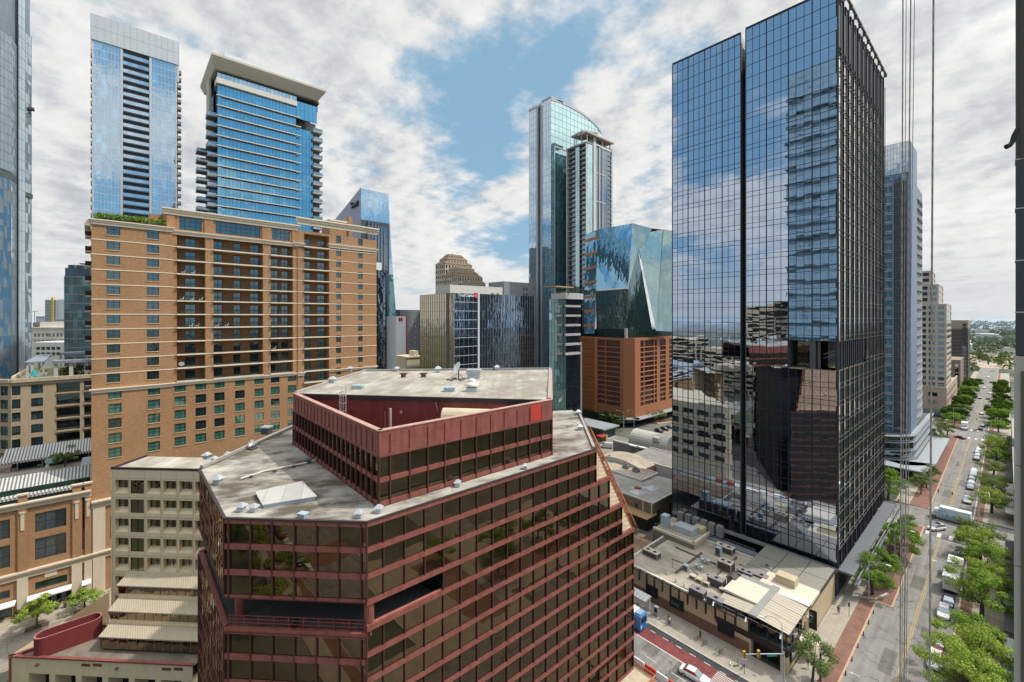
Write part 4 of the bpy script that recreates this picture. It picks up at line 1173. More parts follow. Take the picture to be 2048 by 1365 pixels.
 mb.build('terrace_floor',roofmat('terrace_pavers',(.14,.13,.125,1),(.07,.065,.06,1),1.2,.6,R(45),.5),t)
 mb=MB();mb.prism([C,B,A,FA.p(uT,0,0)[:2],FA.p(uT,0,-7)[:2],FC.p(0,0,-7)[:2]],zsof-.1,zsof+.1,True,True);mb.build('terrace_soffit',coping,t)
 bw0=FA.p(uT,0,-.2)[:2];bw1=FA.p(uT-.5,0,-6.2)[:2];bw2=FC.p(1,0,-6.5)[:2]
 mb=MB();Face(bw1,bw0).wall(mb,0,Face(bw1,bw0).L,zfl,zsof);Face(bw2,bw1).wall(mb,0,Face(bw2,bw1).L,zfl,zsof);mb.build('terrace_back_glass',g_slot,t)
 for px in(480,738):
  q=W(px,37.6 if px>600 else 39.6);mb=MB();mb.lathe((q[0],q[1],zfl),[(.42,0),(.42,zsof-zfl)],16);mb.sm=True;mb.build('terrace_column',maroon,t)
 def rail(Fc,a,b,post=True):
  mb=MB()
  for h in(.35,.65,.95):Fc.box(mb,a,b,zfl+.35+h-.03,zfl+.35+h+.03,-.25,-.19)
  k=max(2,int((b-a)/1.25))
  for i in range(k+1):
   u=a+(b-a)*i/k;Fc.box(mb,u-.03,u+.03,zfl+.2,zfl+1.3,-.26,-.18)
   mb.tube(Fc.p(u,zfl+1.2,-.22),Fc.p(u,zfl+.3,-.62),.025,4)
  mb.build('terrace_railing',maroon_d,t)
 rail(FB,.3,FB.L-.3);
 mb=MB();a=Vector(FA.p(.1,zfl+1.0,-.15));b=Vector(FA.p(uT-.2,zfl+1.0,-.15));mb.tube(a,b,.045)
 for i in range(6):
  q=a.lerp(b,i/5);mb.tube(q,q-Vector((0,0,.6)),.03)
 mb.build('terrace_handrail',flat('pink_rail',(.38,.16,.12,1)),t)
 roofpoly=[A,E,Fp,(Fp[0]-3,Fp[1]+1),(D[0]+3,D[1]+12),D,C,B]
 mb=MB();mb.prism(roofpoly,zt-.12,zt-.02);mb.build('roof',roof_red,t)
 mb=MB()
 for Fc in(FA,FB,FC,FD,Face(E,Fp)):
  Fc.box(mb,0,Fc.L,zt-.08,zt+.06,-.16,.09)
 mb.build('roof_edge',coping,t)
 for Fk,hk in((FD,.42),(Face(E,Fp),.3)):
  mb=MB();Fk.box(mb,0,Fk.L,zt+.06,zt+hk,-.45,-.1);mb.build('roof_kerb',flat('grey_kerb',(.30,.28,.26,1)),t)
 beige=flat('ledge_beige',(.42,.35,.25,1),.85,0,.25,1.5)
 for i in range(3):
  u_a,u_b=ends[i],ends[i+1];ztp=zt-FL*2*(i+1)+.06;ztp0=zt-FL*2*i
  a=FA.p(u_a,0,-.1)[:2];b=FA.p(u_b,0,-.1)[:2]
  L=14
  mb=MB();Fs=Face(a,add2(a,d135,L));Fs.wall(mb,0,L,ztp-4.5,ztp0)
  mb.poly([a+(ztp-.1,),b+(ztp-.1,),add2(b,d135,L)+(ztp-.1,),add2(a,d135,L)+(ztp-.1,)])
  mb.build('ledge_wall',beige,t)
  mb=MB()
  n=10
  pa=Vector(b+(ztp,));pu=Vector(a+(ztp0,));dv=Vector(d135+(0,))
  for k in range(n+1):
   o=dv*(L*k/n)
   p0=pa+o+Vector((0,.05,0));p1=pu+o+Vector((0,.3,0))
   mb.tube(p0,p1,.04,4)
   if k<n:
    o2=dv*(L*(k+1)/n)
    for f0,f1 in((0,.33),(.33,.66),(.66,1)):
     mb.tube(p0.lerp(p1,f0),(pa+o2).lerp(pu+o2,f1),.028,4);mb.tube((pa+o2).lerp(pu+o2,f0),p0.lerp(p1,f1),.024,4)
  ow=Vector((.62,.62,-.3))
  for k in range(n+1):
   o=dv*(L*k/n);p0=pa+o;p1=pu+o
   mb.tube(p0+ow,p1+ow*.8,.03,4)
   for f in(0,.25,.5,.75,1):mb.tube(p0.lerp(p1,f),(p0+ow).lerp(p1+ow*.8,f),.022,4)
   if k<n:
    for f in(0,.25,.5,.75):mb.tube((p0+ow).lerp(p1+ow,f),(p0+ow+dv*(L/n)).lerp(p1+ow*.8+dv*(L/n),f+.25),.022,4);mb.tube(p0.lerp(p1,f),(p0+ow).lerp(p1+ow*.8,f+.25),.02,4)
  for f in(0,.33,.66,1):
   q=pa.lerp(pu,f);mb.tube(q,q+dv*L,.06,4)
  mb.build('orange_lattice',orange,t)
 b3=FA.p(ends[3],0,0)[:2];F3=Face(b3,add2(b3,d135,16));mb=MB();F3.wall(mb,0,16,0,zt-FL*6);mb.build('end_wall',corr('end_stripes',(.085,.036,.030,1),(.022,.018,.016,1),FL,1,.3,.5),t)
 mb=MB();q=FA.p(ends[3]-.5,0,0)[:2]
 mb.box(q[0]-1,q[0]+3.1,q[1]-4,q[1]+1.2,6,9.3);mb.build('entrance_canopy',beige,t)
 mb=MB()
 for z in(9.3,9.9):
  mb.tube((q[0]+3.1,q[1]-4,z),(q[0]+3.1,q[1]+1.2,z),.12,5);mb.tube((q[0]+3.1,q[1]+1.2,z),(q[0]-1,q[1]+1.2,z),.12,5)
 mb.build('canopy_rail',orange,t)
 core=MB();inn=[FA.p(.5,0,-1)[:2],FA.p(FA.L-1,0,-1)[:2],(Fp[0]-2,Fp[1]-2),(D[0]+4,D[1]+9),(D[0]+1,D[1]),(C[0]+.6,C[1]+1),(B[0],B[1]+1)]
 core.prism(inn,0,zfl-.5,True);core.prism([FA.p(uT+.6,0,-1)[:2],FA.p(FA.L-1,0,-1)[:2],(Fp[0]-2,Fp[1]-2),(D[0]+4,D[1]+9),(D[0]+1,D[1]),FC.p(.8,0,-7.5)[:2],FA.p(uT,0,-7.5)[:2]],zfl-.5,zt-.3,True)
 core.build('core',M['black'],t)
 pz=[zt,43.18,44.9,45.36,47.2,49.62]
 P1=G(758,1015,zt);PL=add2(P1,(-1,0),along(P1,(-1,0),587));PR=add2(P1,(0,1),along(P1,(0,1),1103.5))
 zp=pz[5];zroof=zp+.02
 PBL=add2(PL,d135,along(PL,d135,586.5))if False else G(720,740,zp);PBR=G(1103,738.5,zp)
 PBL=(PL[0]-17.5,PL[1]+17.2)
 FR=Face(P1,PR);FLf=Face(PL,P1);FRb=Face(PR,PBR);FLb=Face(PBL,PL)
 usR=[0];u=FR.u(780)
 m2=FR.u(818.7)-FR.u(780)
 while u<FR.L-.2:usR.append(u);u+=m2
 usR.append(FR.L)
 usL=lin(0,FLf.L,21);usb=lin(0,FRb.L,18);usl=lin(0,FLb.L,16)
 for Fc,us in((FR,usR),(FLf,usL),(FRb,usb),(FLb,usl)):
  face_rows(Fc,us,[(pz[1],pz[2]),(pz[3],pz[4])])
  mull(Fc,us,pz[0],pz[4])
  spand(Fc,0,Fc.L,pz[0]+.02,pz[1]);spand(Fc,0,Fc.L,pz[2],pz[3]);spand(Fc,0,Fc.L,pz[4]-.05,pz[5])
  for u in us[1:-1]:mb=MB();Fc.box(mb,u-.05,u+.05,pz[4]+.3,pz[5]-.35,.06,.13);mb.build('parapet_rib',maroon_d,t)
  mb=MB();Fc.box(mb,0,Fc.L,pz[5]-.02,pz[5]+.07,-.42,.12);mb.build('parapet_cap',flat('pink_cap',(.42,.25,.21,1),.5),t)
 mb=MB();u=FR.u(1060.5);v=FR.u(1083.5);FR.box(mb,u+.05,v-.05,pz[4]+.25,pz[5]-.2,.05,.10);mb.build('red_panel',flat('fresh_red_panel',(.42,.05,.035,1),.55),t)
 zd=zp-.05
 DA,DB=add2(PL,(1,0),.3),add2(PR,(0,-1),.3)
 mb=MB();mb.prism([DA,DB,PR,PBR,PBL,PL],zd-.5,zd+.0);mb.build('penthouse_roof',roof_red2,t)
 Fw=Face(DA,DB)
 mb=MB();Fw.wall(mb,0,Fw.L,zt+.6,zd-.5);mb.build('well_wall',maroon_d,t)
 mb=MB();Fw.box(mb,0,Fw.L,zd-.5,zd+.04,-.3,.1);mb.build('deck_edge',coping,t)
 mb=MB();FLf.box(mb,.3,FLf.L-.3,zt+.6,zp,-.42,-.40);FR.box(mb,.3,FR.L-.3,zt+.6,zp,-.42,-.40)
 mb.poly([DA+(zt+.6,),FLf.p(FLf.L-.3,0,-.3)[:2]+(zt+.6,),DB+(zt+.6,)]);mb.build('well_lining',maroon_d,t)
 mb=MB()
 Face(PBL,PBR)
 for Fc in(Face(PBR,PBL),):Fc.box(mb,0,Fc.L,zd,zd+.35,-.4,0)
 FRb.box(mb,0,FRb.L,zd,zd+.3,-.5,-.1);FLb.box(mb,0,FLb.L,zd,zd+.3,-.5,-.1);mb.build('deck_kerb',flat('grey_kerb',(.30,.28,.26,1)),t)
 vb=Fw.u(893);ve=Fw.u(1012)
 mb=MB();n=10;r=1.25
 ax0,ax1=vb,ve
 def V(u,k):
  th=math.pi*k/n
  return Fw.p(u,zd-2.55+r*math.sin(th)*1.25,.15+r+r*math.cos(th))
 for k in range(n):mb.quad(V(ax0,k),V(ax0,k+1),V(ax1,k+1),V(ax1,k))
 mb.poly([V(ax0,k)for k in range(n+1)]);mb.sm=False
 mb.build('barrel_vault',flat('vault_beige',(.48,.40,.28,1),.7,0,.12),t)
 mb=MB()
 for px,z0,z1 in((771,1.0,2.6),(779,.3,3.2),(874,.4,2.2)):
  u=Fw.u(px);mb.tube(Fw.p(u,zd-4.6,.15),Fw.p(u,zd-4.6+z1,.15),.035,5)
 u=Fw.u(803);Fw.box(mb,u-.15,u+.15,zd-2.2,zd-1.8,0,.2);u=Fw.u(800);Fw.box(mb,u-.18,u+.18,zd-4.1,zd-3.9,0,.2)
 mb.tube(Fw.p(Fw.u(690),zd-4.3,.12),Fw.p(Fw.u(880),zd-4.3,.12),.03,4)
 mb.tube(Fw.p(Fw.u(872),zd-.6,.12),Fw.p(Fw.u(876),zd-1.8,.12),.05,5)
 mb.build('conduit',flat('pale_pink',(.42,.27,.25,1)),t)
 mb=MB();q=G(781,835,zd-2);mb.tube((q[0],q[1],zt+.6),(q[0],q[1],zd-.9),.14,8);mb.build('standpipe',flat('pipe_pink',(.46,.36,.34,1)),t)
 mb=MB()
 ul=Fw.u(686);
 for s in(0,.55):mb.tube(Fw.p(ul+s,zt+1.2,.3),Fw.p(ul+s,zd+1.3,.3),.035,5)
 for k in range(22):mb.tube(Fw.p(ul,zt+1.3+k*.32,.3),Fw.p(ul+.55,zt+1.3+k*.32,.3),.02,4)
 for zc in(zd-2.9,zd-1.9,zd-.9,zd+.1,zd+.6):
  pts=[Fw.p(ul+.275+.45*math.cos(a),zc,.35+.75*max(0,math.sin(a)))for a in lin(0,math.pi,8)]
  mb.path(pts,.03,4)
 for a in lin(.2,math.pi-.2,4):
  mb.tube(Fw.p(ul+.275+.45*math.cos(a),zd-2.9,.35+.75*math.sin(a)),Fw.p(ul+.275+.45*math.cos(a),zd+.6,.35+.75*math.sin(a)),.02,4)
 mb.build('caged_ladder',flat('ladder_pink',(.45,.36,.36,1)),t)
 return t,zd,FA,FB
RB,ZD,RFA,RFB=red_building()
galv=flat('galvanised',(.42,.45,.47,1),.45,.4,.1)
bluegalv=flat('blue_galvanised',(.36,.46,.54,1),.5,.2,.1)
def roof_vent(px,py,z,s,label,grp=None,mat=None,cap=True,ang=R(45)):
 q=G(px,py,z);t=thing('roof_vent',label,'roof vent',(q[0],q[1],z),grp)
 mb=MB();mb.rbox(q[0],q[1],z,z+s*.7,s*.8,s*.8,ang);mb.build('curb',galv,t)
 mb=MB()
 c,n=math.cos(ang),math.sin(ang)
 def P(x,y,h):return(q[0]+x*c-y*n,q[1]+x*n+y*c,z+h)
 k=s*.62;b=[P(-k,-k,s*.7),P(k,-k,s*.7),P(k,k,s*.7),P(-k,k,s*.7)]
 m=k*.25;tp=[P(-m,-m,s*1.15),P(m,-m,s*1.15),P(m,m,s*1.15),P(-m,m,s*1.15)]
 mb.hexa(b,tp);mb.build('hood',mat or galv,t)
 return t
for i,(px,py,s,lb)in enumerate(((413,918,.7,'low wide vent at the far left corner of the stained roof'),(428,923,.55,'small roof vent just right of the far left corner'),(455,913,.5,'small vent above the other two at the far left of the roof'),(436,968,.8,'boxy vent on the left edge of the stained roof'),(483,1022,.65,'vent left of a pair by the front edge of the roof'),(508,1023,.6,'vent right of a pair by the front edge of the roof'),(718,1035,.6,'pointed vent by the front right corner of the roof'),(757,1025,.6,'pointed vent at the foot of the maroon penthouse corner'),(915,973,.6,'vent on the narrow roof strip right of the penthouse corner'),(1050,938,.55,'farther vent on the narrow roof strip'),(1157,830,.8,'square vent on the far right wing of the roof'),(1160,860,.8,'second square vent on the far right wing'))):
 roof_vent(px,py,ZR,s,lb,'small vents on the maroon building')
for i,(px,py,s,lb)in enumerate(((665,766,.9,'white vent at the left edge of the penthouse roof'),(700,743,.8,'vent near the back left corner of the penthouse roof'),(794,743,.8,'vent on the back kerb left of the dish'),(876,745,1.0,'vent on the back kerb nearest the dish'),(994,741,.9,'vent on the back kerb right of the dish'))):
 roof_vent(px,py,ZD,s,lb,'small vents on the maroon building')
for(px,py,lb)in((807,755,'short brown stack on the penthouse roof, left one'),(847,755,'short brown stack on the penthouse roof, right one')):
 q=G(px,py,ZD);t=thing('roof_stack',lb,'roof stack',(q[0],q[1],ZD))
 mb=MB();mb.rbox(q[0],q[1],ZD,ZD+.5,.6,.6,.3);mb.build('shaft',flat('rust',(.16,.09,.05,1)),t)
 mb=MB();mb.rbox(q[0],q[1],ZD+.5,ZD+.72,1.0,.9,.3);mb.build('cap',flat('dark_rust',(.08,.05,.03,1)),t)
for(px,py,lx,ly,h,lb,mt)in((716,778,1.7,1.2,.55,'blue grey flat unit beside the caged ladder',bluegalv),(899,783,1.6,1.3,.6,'blue grey flat unit in the middle of the penthouse roof',bluegalv),(948,757,2.4,1.8,1.5,'grey boxy air handler behind the big dish',galv)):
 q=G(px,py,ZD);t=thing('rooftop_unit',lb,'rooftop unit',(q[0],q[1],ZD))
 mb=MB();mb.rbox(q[0],q[1],ZD,ZD+h*.6,lx*.85,ly*.85,R(45));mb.build('base',galv,t)
 mb=MB();mb.rbox(q[0],q[1],ZD+h*.6,ZD+h,lx,ly,R(45));mb.build('cover',mt,t)
 mb=MB()
 for k in range(3):mb.rbox(q[0]+(k-1)*lx*.2,q[1]+(k-1)*lx*.2,ZD+h,ZD+h+.05,lx*.1,ly*.8,R(45))
 mb.build('lid_rib',galv,t)
q=G(944,783,ZD);t=thing('exhaust_fan','white mushroom exhaust fan on the penthouse roof','exhaust fan',(q[0],q[1],ZD))
mb=MB();mb.rbox(q[0],q[1],ZD,ZD+.55,1.5,1.5,R(45));mb.build('curb',galv,t)
mb=MB();mb.sm=False;mb.lathe((q[0],q[1],ZD+.5),[(.45,0),(.5,.25),(.95,.3),(.9,.55),(.55,.85),(.5,1.1),(.35,1.25)],16);mb.build('hood',flat('cream_paint',(.62,.58,.5,1),.5),t)
def dish(px,py,z,r,h,label,az,mount=None,el=35):
 q=G(px,py,z);t=thing('satellite_dish',label,'satellite dish',(q[0],q[1],z))
 mb=MB();mb.tube((q[0],q[1],z),(q[0],q[1],z+h),.07*r/.9+.02,8)
 if mount:
  for a in(0,2.1,4.2):mb.tube((q[0]+mount*math.cos(a),q[1]+mount*math.sin(a),z+.05),(q[0],q[1],z+h*.6),.04,4)
  for a in range(8):mb.rbox(q[0]+random.uniform(-mount,mount),q[1]+random.uniform(-mount,mount),z,z+.2,.4,.3,random.random())
 mb.build('mast',M['dgrey'],t)
 n=20;ax=Vector((math.cos(az)*math.cos(R(el)),math.sin(az)*math.cos(R(el)),math.sin(R(el))));u=ax.orthogonal().normalized();v=ax.cross(u)
 c=Vector((q[0],q[1],z+h))+ax*.1
 mb=MB();mb.sm=True
 for k in range(5):
  for j in range(n):
   def P(k_,j_):
    rr=r*k_/5;a=2*math.pi*j_/n
    return c+u*rr*math.cos(a)+v*rr*math.sin(a)+ax*(.28*r*(k_/5)**2)
   mb.quad(P(k,j),P(k+1,j),P(k+1,j+1),P(k,j+1))
 mb.build('reflector',flat('dish_white',(.72,.71,.68,1),.5,0,.03),t)
 mb=MB();f=c+ax*r*.95;mb.tube(c+u*r*.9+ax*.25*r,f,.03,4);mb.tube(c-v*r*.9+ax*.25*r,f,.03,4);mb.tube(f,f-ax*.2,.1,6);mb.build('feed_arm',M['mull_grey'],t)
dish(917,760,ZD,1.0,1.9,'large white satellite dish on the penthouse roof',R(-100),1.7,28)
dish(1123,810,ZR,.55,.9,'small white satellite dish on the far right wing of the roof',R(-110))
dish(505,898,ZR,.45,.7,'small grey satellite dish on the stained left roof',R(-60),.5)
q=[G(a,b,ZR)for a,b in((527,1017),(631,1000),(604,970),(513,991))]
t=thing('roof_hatch','long pale rectangular hatch lying on the stained roof','roof hatch',q[0]+(ZR,))
cxm=sum(p[0]for p in q)/4;cym=sum(p[1]for p in q)/4
mb=MB();mb.hexa([p+(ZR,)for p in q],[p+(ZR+.28,)for p in q]);mb.build('curb',bluegalv,t)
qq=[(cxm+(p[0]-cxm)*1.05,cym+(p[1]-cym)*1.05)for p in q]
mb=MB();mb.hexa([p+(ZR+.28,)for p in qq],[p+(ZR+.36,)for p in qq]);mb.build('lid',roofmat('hatch_lid',(.52,.51,.48,1),(.36,.35,.33,1),.6,1.6,R(20),.5),t)
t=thing('roof_pipe','white drain pipe running across the stained roof to the penthouse','pipe',G(480,956,ZR)+(ZR,))
pts=[G(a,b,ZR)+(ZR+.18,)for a,b in((481,961),(530,945),(612,929),(636,921))]
mb=MB();mb.path(pts,.07,6);mb.build('pipe_run',M['warmwhite'],t)
mb=MB();p=G(617,927,ZR);mb.lathe(p+(ZR,),[(.28,0),(.28,.3),(.34,.3),(.34,.5)],10);mb.build('drain_box',flat('slate_blue',(.08,.10,.13,1)),t)
mb=MB()
for f in(.15,.5,.8):c_=Vector(pts[0]).lerp(Vector(pts[2]),f);mb.rbox(c_.x,c_.y,ZR,ZR+.2,.3,.3,.4)
mb.build('support_block',M['dgrey'],t)
q=G(606,1035,ZR);t=thing('rooftop_unit','small blue topped box near the front edge of the stained roof','rooftop unit',q+(ZR,))
mb=MB();mb.rbox(q[0],q[1],ZR,ZR+.3,.7,.55,R(30));mb.build('base',galv,t);mb=MB();mb.rbox(q[0],q[1],ZR+.3,ZR+.4,.8,.62,R(30));mb.build('cover',bluegalv,t)
q=G(533,868,ZR);t=thing('rooftop_unit','small dark fan box at the back edge of the stained roof','rooftop unit',q+(ZR,))
mb=MB();mb.rbox(q[0],q[1],ZR,ZR+.9,1.1,1.1,R(45));mb.build('base',M['dgrey'],t);mb=MB();mb.rbox(q[0],q[1],ZR+.9,ZR+1.1,1.3,1.3,R(45));mb.build('cover',galv,t)
q=G(590,1262,33.0);t=thing('office_chair','dark chair left alone on the corner terrace','chair',q+(33.0,))
mb=MB();mb.rbox(q[0],q[1],33.42,33.5,.48,.48,.5);mb.build('seat',M['black'],t)
mb=MB();mb.rbox(q[0]-.15,q[1]+.18,33.5,33.98,.5,.08,.5);mb.build('backrest',M['black'],t)
for k in range(4):
 mb=MB();a=.5+k*math.pi/2;mb.tube((q[0]+.2*math.cos(a),q[1]+.2*math.sin(a),33.0),(q[0]+.18*math.cos(a),q[1]+.18*math.sin(a),33.43),.025,5);mb.build('leg',M['black'],t)
BR=adir(92.3)
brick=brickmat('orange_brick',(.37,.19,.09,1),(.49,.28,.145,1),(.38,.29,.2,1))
brick_in=brickmat('shaded_brick',(.20,.098,.045,1),(.27,.14,.07,1),(.22,.16,.1,1))  # balcony recess shade darkened into this brick's colour
cream=flat('cream_trim',(.66,.57,.44,1),.75,0,.06)
iron=flat('wrought_iron',(.02,.02,.022,1),.5)
frame_d=flat('green_black_frame',(.03,.045,.045,1),.5)
g_bw=glass('brick_window_glass',(.46,.68,.78,1),(.012,.022,.024,1),.22,.012,1.0,.5)
g_green=glass('green_blind_glass',(.5,.65,.6,1),(.05,.15,.115,1),.22,.012,1.0,.25)
def win_mesh(w,h,nx,ny,tag_,glassm,framem=frame_d):
 """frame and pane meshes of a window standing on the x axis, facing -y"""
 a=MB();f=.09
 F0=Face((0,0),(w,0))
 F0.box(a,0,f,0,h,-.08,.03);F0.box(a,w-f,w,0,h,-.08,.03);F0.box(a,f,w-f,0,f,-.08,.03);F0.box(a,f,w-f,h-f,h,-.08,.03)
 for i in range(1,nx):F0.box(a,w*i/nx-.035,w*i/nx+.035,f,h-f,-.06,.02)
 for j in range(1,ny):F0.box(a,f,w-f,h*j/ny-.03,h*j/ny+.03,-.06,.015)
 b=MB();F0.quad(b,f,w-f,f,h-f,-.04)
 return a.mesh('window_%s'%tag_,framem),b.mesh('pane_%s'%tag_,glassm)
def put_win(meshes,par,F,u,z,n,name='window'):
 p=F.p(u,z,n)
 o=inst(meshes[0],name,par,p,F.ang)
 c=bpy.data.objects.new('pane',meshes[1]);COL.objects.link(c);c.parent=o
 return o
def brick_block():
 o=W(183,95.0);Fm=Face(o,add2(o,BR,10));F=Face(o,Fm.p(Fm.u(755),0)[:2])
 t=thing('apartment_building','large orange brick apartment block with cream bands and columns of balconies','apartment building',(o[0],o[1],0))
 zr=lambda py,px=227:F.z(px,py)
 L=F.L
 FH=zr(462)-zr(491.4)
 uL=F.u(345);uR=F.u(660)
 zc1=zr(779);zc2=zr(447.5)
 ztop=F.z(345,416)
 zb=0
 W1=win_mesh(2.2,2.05,2,3,'square',g_bw);W2=win_mesh(2.2,2.1,2,2,'hotel',g_green);W2b=win_mesh(2.2,2.1,2,2,'hotel_dark',g_bw)
 W3=win_mesh(1.5,2.1,2,2,'narrow',g_bw);W4=win_mesh(2.5,2.35,2,2,'door',g_bw)
 holes_l=[];wins=[]
 rowsz=[zr(462)-FH*k for k in range(11)]
 for z in rowsz:
  for px in(227,306):u=F.u(px);wins.append((W1,u-1.1,z-1.0,-.22));holes_l.append((u-1.1,u+1.1,z-1.0,z+1.05))
 rowsh=[zr(788.5)-FH*k for k in range(5)]
 lowpx=(230,308)
 for z in rowsh:
  for px in lowpx:u=F.u(px);wins.append((W2 if(k_:=random.random())<.8 else W2b,u-1.1,z-1.0,-.22));holes_l.append((u-1.1,u+1.1,z-1.0,z+1.1))
 mb=MB();F.wall(mb,0,uL,19,zc2,0,holes_l,.25);F.box(mb,-.02,.0,0,19,-1,0)
 mb.quad(F.p(0,19,-18),F.p(0,19,0),F.p(0,zc2,0),F.p(0,zc2,-18))
 mb.quad(F.p(uL,19,0),F.p(uL,19,-.9),F.p(uL,zc2,-.9),F.p(uL,zc2,0))
 mb.build('brick_wall',brick,t)
 holes=[]
 hp=(361.5,403,440.5,481.5,520,552.5,586)
 for z in rowsh:
  for px in hp:
   u=F.u(px);dz=0
   r=random.random()
   wins.append((W2 if r<.62 else W2b,u-1.1,z-1.0,-1.12));holes.append((u-1.1,u+1.1,z-1.0,z+1.1))
 u0=F.u(597)
 mb=MB();F.wall(mb,uL,u0,19,zc1,-.9,holes,.25);mb.build('brick_wall',brick,t)
 bays=[(355,412,((372.5,395.5),)),(428.5,528,((428.8,450),(471,486.5),(504.5,523.5))),(543.5,588,((543.8,562.5),(568,582.5))),(610,660,((610.3,627),(640,656.5)))]
 fl_z=[zc1+.35+FH*k for k in range(12)]
 slabm=cream
 doors=0
 wall_h=[]
 for bi,(p0,p1,drs)in enumerate(bays):
  a,b=F.u(p0),F.u(p1)
  n0=-.9 if bi<3 else-.7
  flz=fl_z if bi<3 else[fl_z[0]-FH]+fl_z
  ztop_b=zc2-.2 if bi<3 else zc2+FH
  zz=[z for z in flz if z<ztop_b-1]
  wall_h.append((a,b,zz[0],ztop_b,1.8))
  bh=[]
  for i,z in enumerate(zz):
   for(q0,q1)in drs:
    d0_,d1_=F.u(q0),F.u(q1);bh.append((d0_+.1,d1_-.05,z+.15,z+2.5))
    doors+=1
    m=win_mesh(d1_-d0_-.15,2.35,2,2,'door%d_%s'%(bi,q0),g_bw)if i==0 else m_cache[(bi,q0)]
    if i==0:
     try:m_cache
     except NameError:globals()['m_cache']={}
     m_cache[(bi,q0)]=m
    wins.append((m,d0_+.1,z+.15,n0-1.95))
   top=zz[i+1]if i+1<len(zz)else ztop_b
   mb=MB();F.box(mb,a-.1,b+.1,z-.14,z+.14,n0-1.75,n0+.55)
   s=mb.build('balcony',slabm,t)
   g=MB();rails(g,F,a,b,z+.1,n0+.45,1.05,.34,.035);F.box(g,a,b,z+1.08,z+1.16,n0+.41,n0+.49)
   g.build('railing',iron,s)
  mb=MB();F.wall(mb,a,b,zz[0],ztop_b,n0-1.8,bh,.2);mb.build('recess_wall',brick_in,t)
 mb=MB();F.wall(mb,uL,F.u(597),zc1,zc2,-.9,[w for w in wall_h[:3]],1.8);mb.build('brick_wall',brick,t)
 uS=F.u(597)
 holes=[]
 zR2=F.z(679,479)
 rr=[zR2]+[F.z(679,505)-FH*k for k in range(12)]
 for i,z in enumerate(rr):
  for px in(679,722.5):
   u=F.u(px);wins.append((W3,u-.75,z-1.05,-.92));holes.append((u-.75,u+.75,z-1.05,z+1.05))
 ztr=F.z(700,474)
 b4=wall_h[3]
 mb=MB();F.wall(mb,uS,L,19,ztr,-.7,holes+[b4],.22);mb.quad(F.p(L,19,-.7),F.p(L,19,-16),F.p(L,ztr,-16),F.p(L,ztr,-.7));mb.build('brick_wall',brick,t)
 zat=ztop-1.0
 at=[];ats=[]
 for p0,p1,nx in((360,405,4),(433,523,9),(546,582,4)):
  a,b=F.u(p0),F.u(p1);at.append((a,b,zc2+.5,zc2+3.6))
  m=win_mesh(b-a,3.1,nx,3,'attic%d'%p0,g_bw);wins.insert(0,(m,a,zc2+.5,-1.35))
 mb=MB();F.wall(mb,uL-1.4,uS,zc2,zat,-1.0,at,.4);
 for p0,p1 in((334,350),(410,428),(526,543),(586,604)):F.box(mb,F.u(p0),F.u(p1),zc2,zat,-1.0,-.75)
 mb.quad(F.p(uL-1.4,zc2,-14),F.p(uL-1.4,zc2,-1),F.p(uL-1.4,zat,-1),F.p(uL-1.4,zat,-14));mb.build('attic_wall',brick,t)
 def corn(u0,u1,z,n,h=.9,p=.7):
  mb=MB();F.box(mb,u0-.05,u1+.05,z-h,z-h*.55,n-.5,n+p*.45);F.box(mb,u0-.25,u1+.25,z-h*.55,z-h*.2,n-.5,n+p*.7);F.box(mb,u0-.4,u1+.4,z-h*.2,z,n-.5,n+p)
  mb.build('cornice',cream,t)
 corn(uL-1.6,uS,ztop,-1.0,1.5,.95);corn(uS,L-3,F.z(620,437)-.1,-.7,1.9,1.1);corn(L-3,L,F.z(620,437)-.2,-.55,1.9,1.2)
 corn(0,uL,zc2+.55,0,1.1,.7);corn(uL,uS,zc2+.1,-.9,.95,.6);corn(F.u(660),L,F.z(700,492),-.7,1.1,.6);corn(F.u(590),F.u(609),F.z(600,486),-.6,.9,.6)
 corn(0,uL,zc1+.35,0,.85,.55);corn(uL,uS,zc1+.2,-.9,.7,.5);corn(uS,F.u(609),zc1+.2,-.6,.9,.5);corn(F.u(660),L,F.z(700,737),-.7,.7,.5)
 def course(u0,u1,z,n0,n1):mb=MB();F.box(mb,u0,u1,z-.1,z+.1,n0,n1);mb.build('string_course',cream,t)
 for k in range(1,12):
  z=fl_z[0]+FH*k
  if z<zc2-.5:course(-.05,uL+.02,z,-.1,.07)
  course(F.u(660),L+.05,z,-.8,-.62);course(uS,F.u(610),z,-.8,-.62)
  for p0,p1 in((345,355),(412,428.5),(528,543.5),(588,597)):course(F.u(p0),F.u(p1),z,-1,-.84)
 mb=MB();F.box(mb,-1.1,-.1,zc2-1,zc2+.4,-14,.1)
 for k in range(11):F.box(mb,-1.0,0,rowsz[k]-1.6,rowsz[k]-1.4,-6,-1.5)
 mb.build('side_trim',cream,t)
 g=MB()
 for k in range(11):
  F.box(g,-1.0,-.9,rowsz[k]-1.4,rowsz[k]-.4,-6,-1.5);F.box(g,-1.0,0,rowsz[k]-1.4,rowsz[k]-.4,-1.55,-1.5)
 g.build('side_railing',iron,t)
 mb=MB();F.box(mb,.2,uL,zc2-.2,zc2+.3,-17,-.3);F.box(mb,uL-1.3,uS,zat-.5,ztop-.3,-17,-1.3);F.box(mb,uS,L-.2,ztr-.2,ztr+.2,-16,-.9);mb.build('roof',M['roofgrey'],t)
 mb=MB();a,b=F.u(674),F.u(713);F.box(mb,a,b,ztr,F.z(690,441)+.4,-12,-5.5);F.box(mb,F.u(711),F.u(719),ztr,F.z(712,431)+.4,-7,-5);mb.build('stair_head',brick,t)
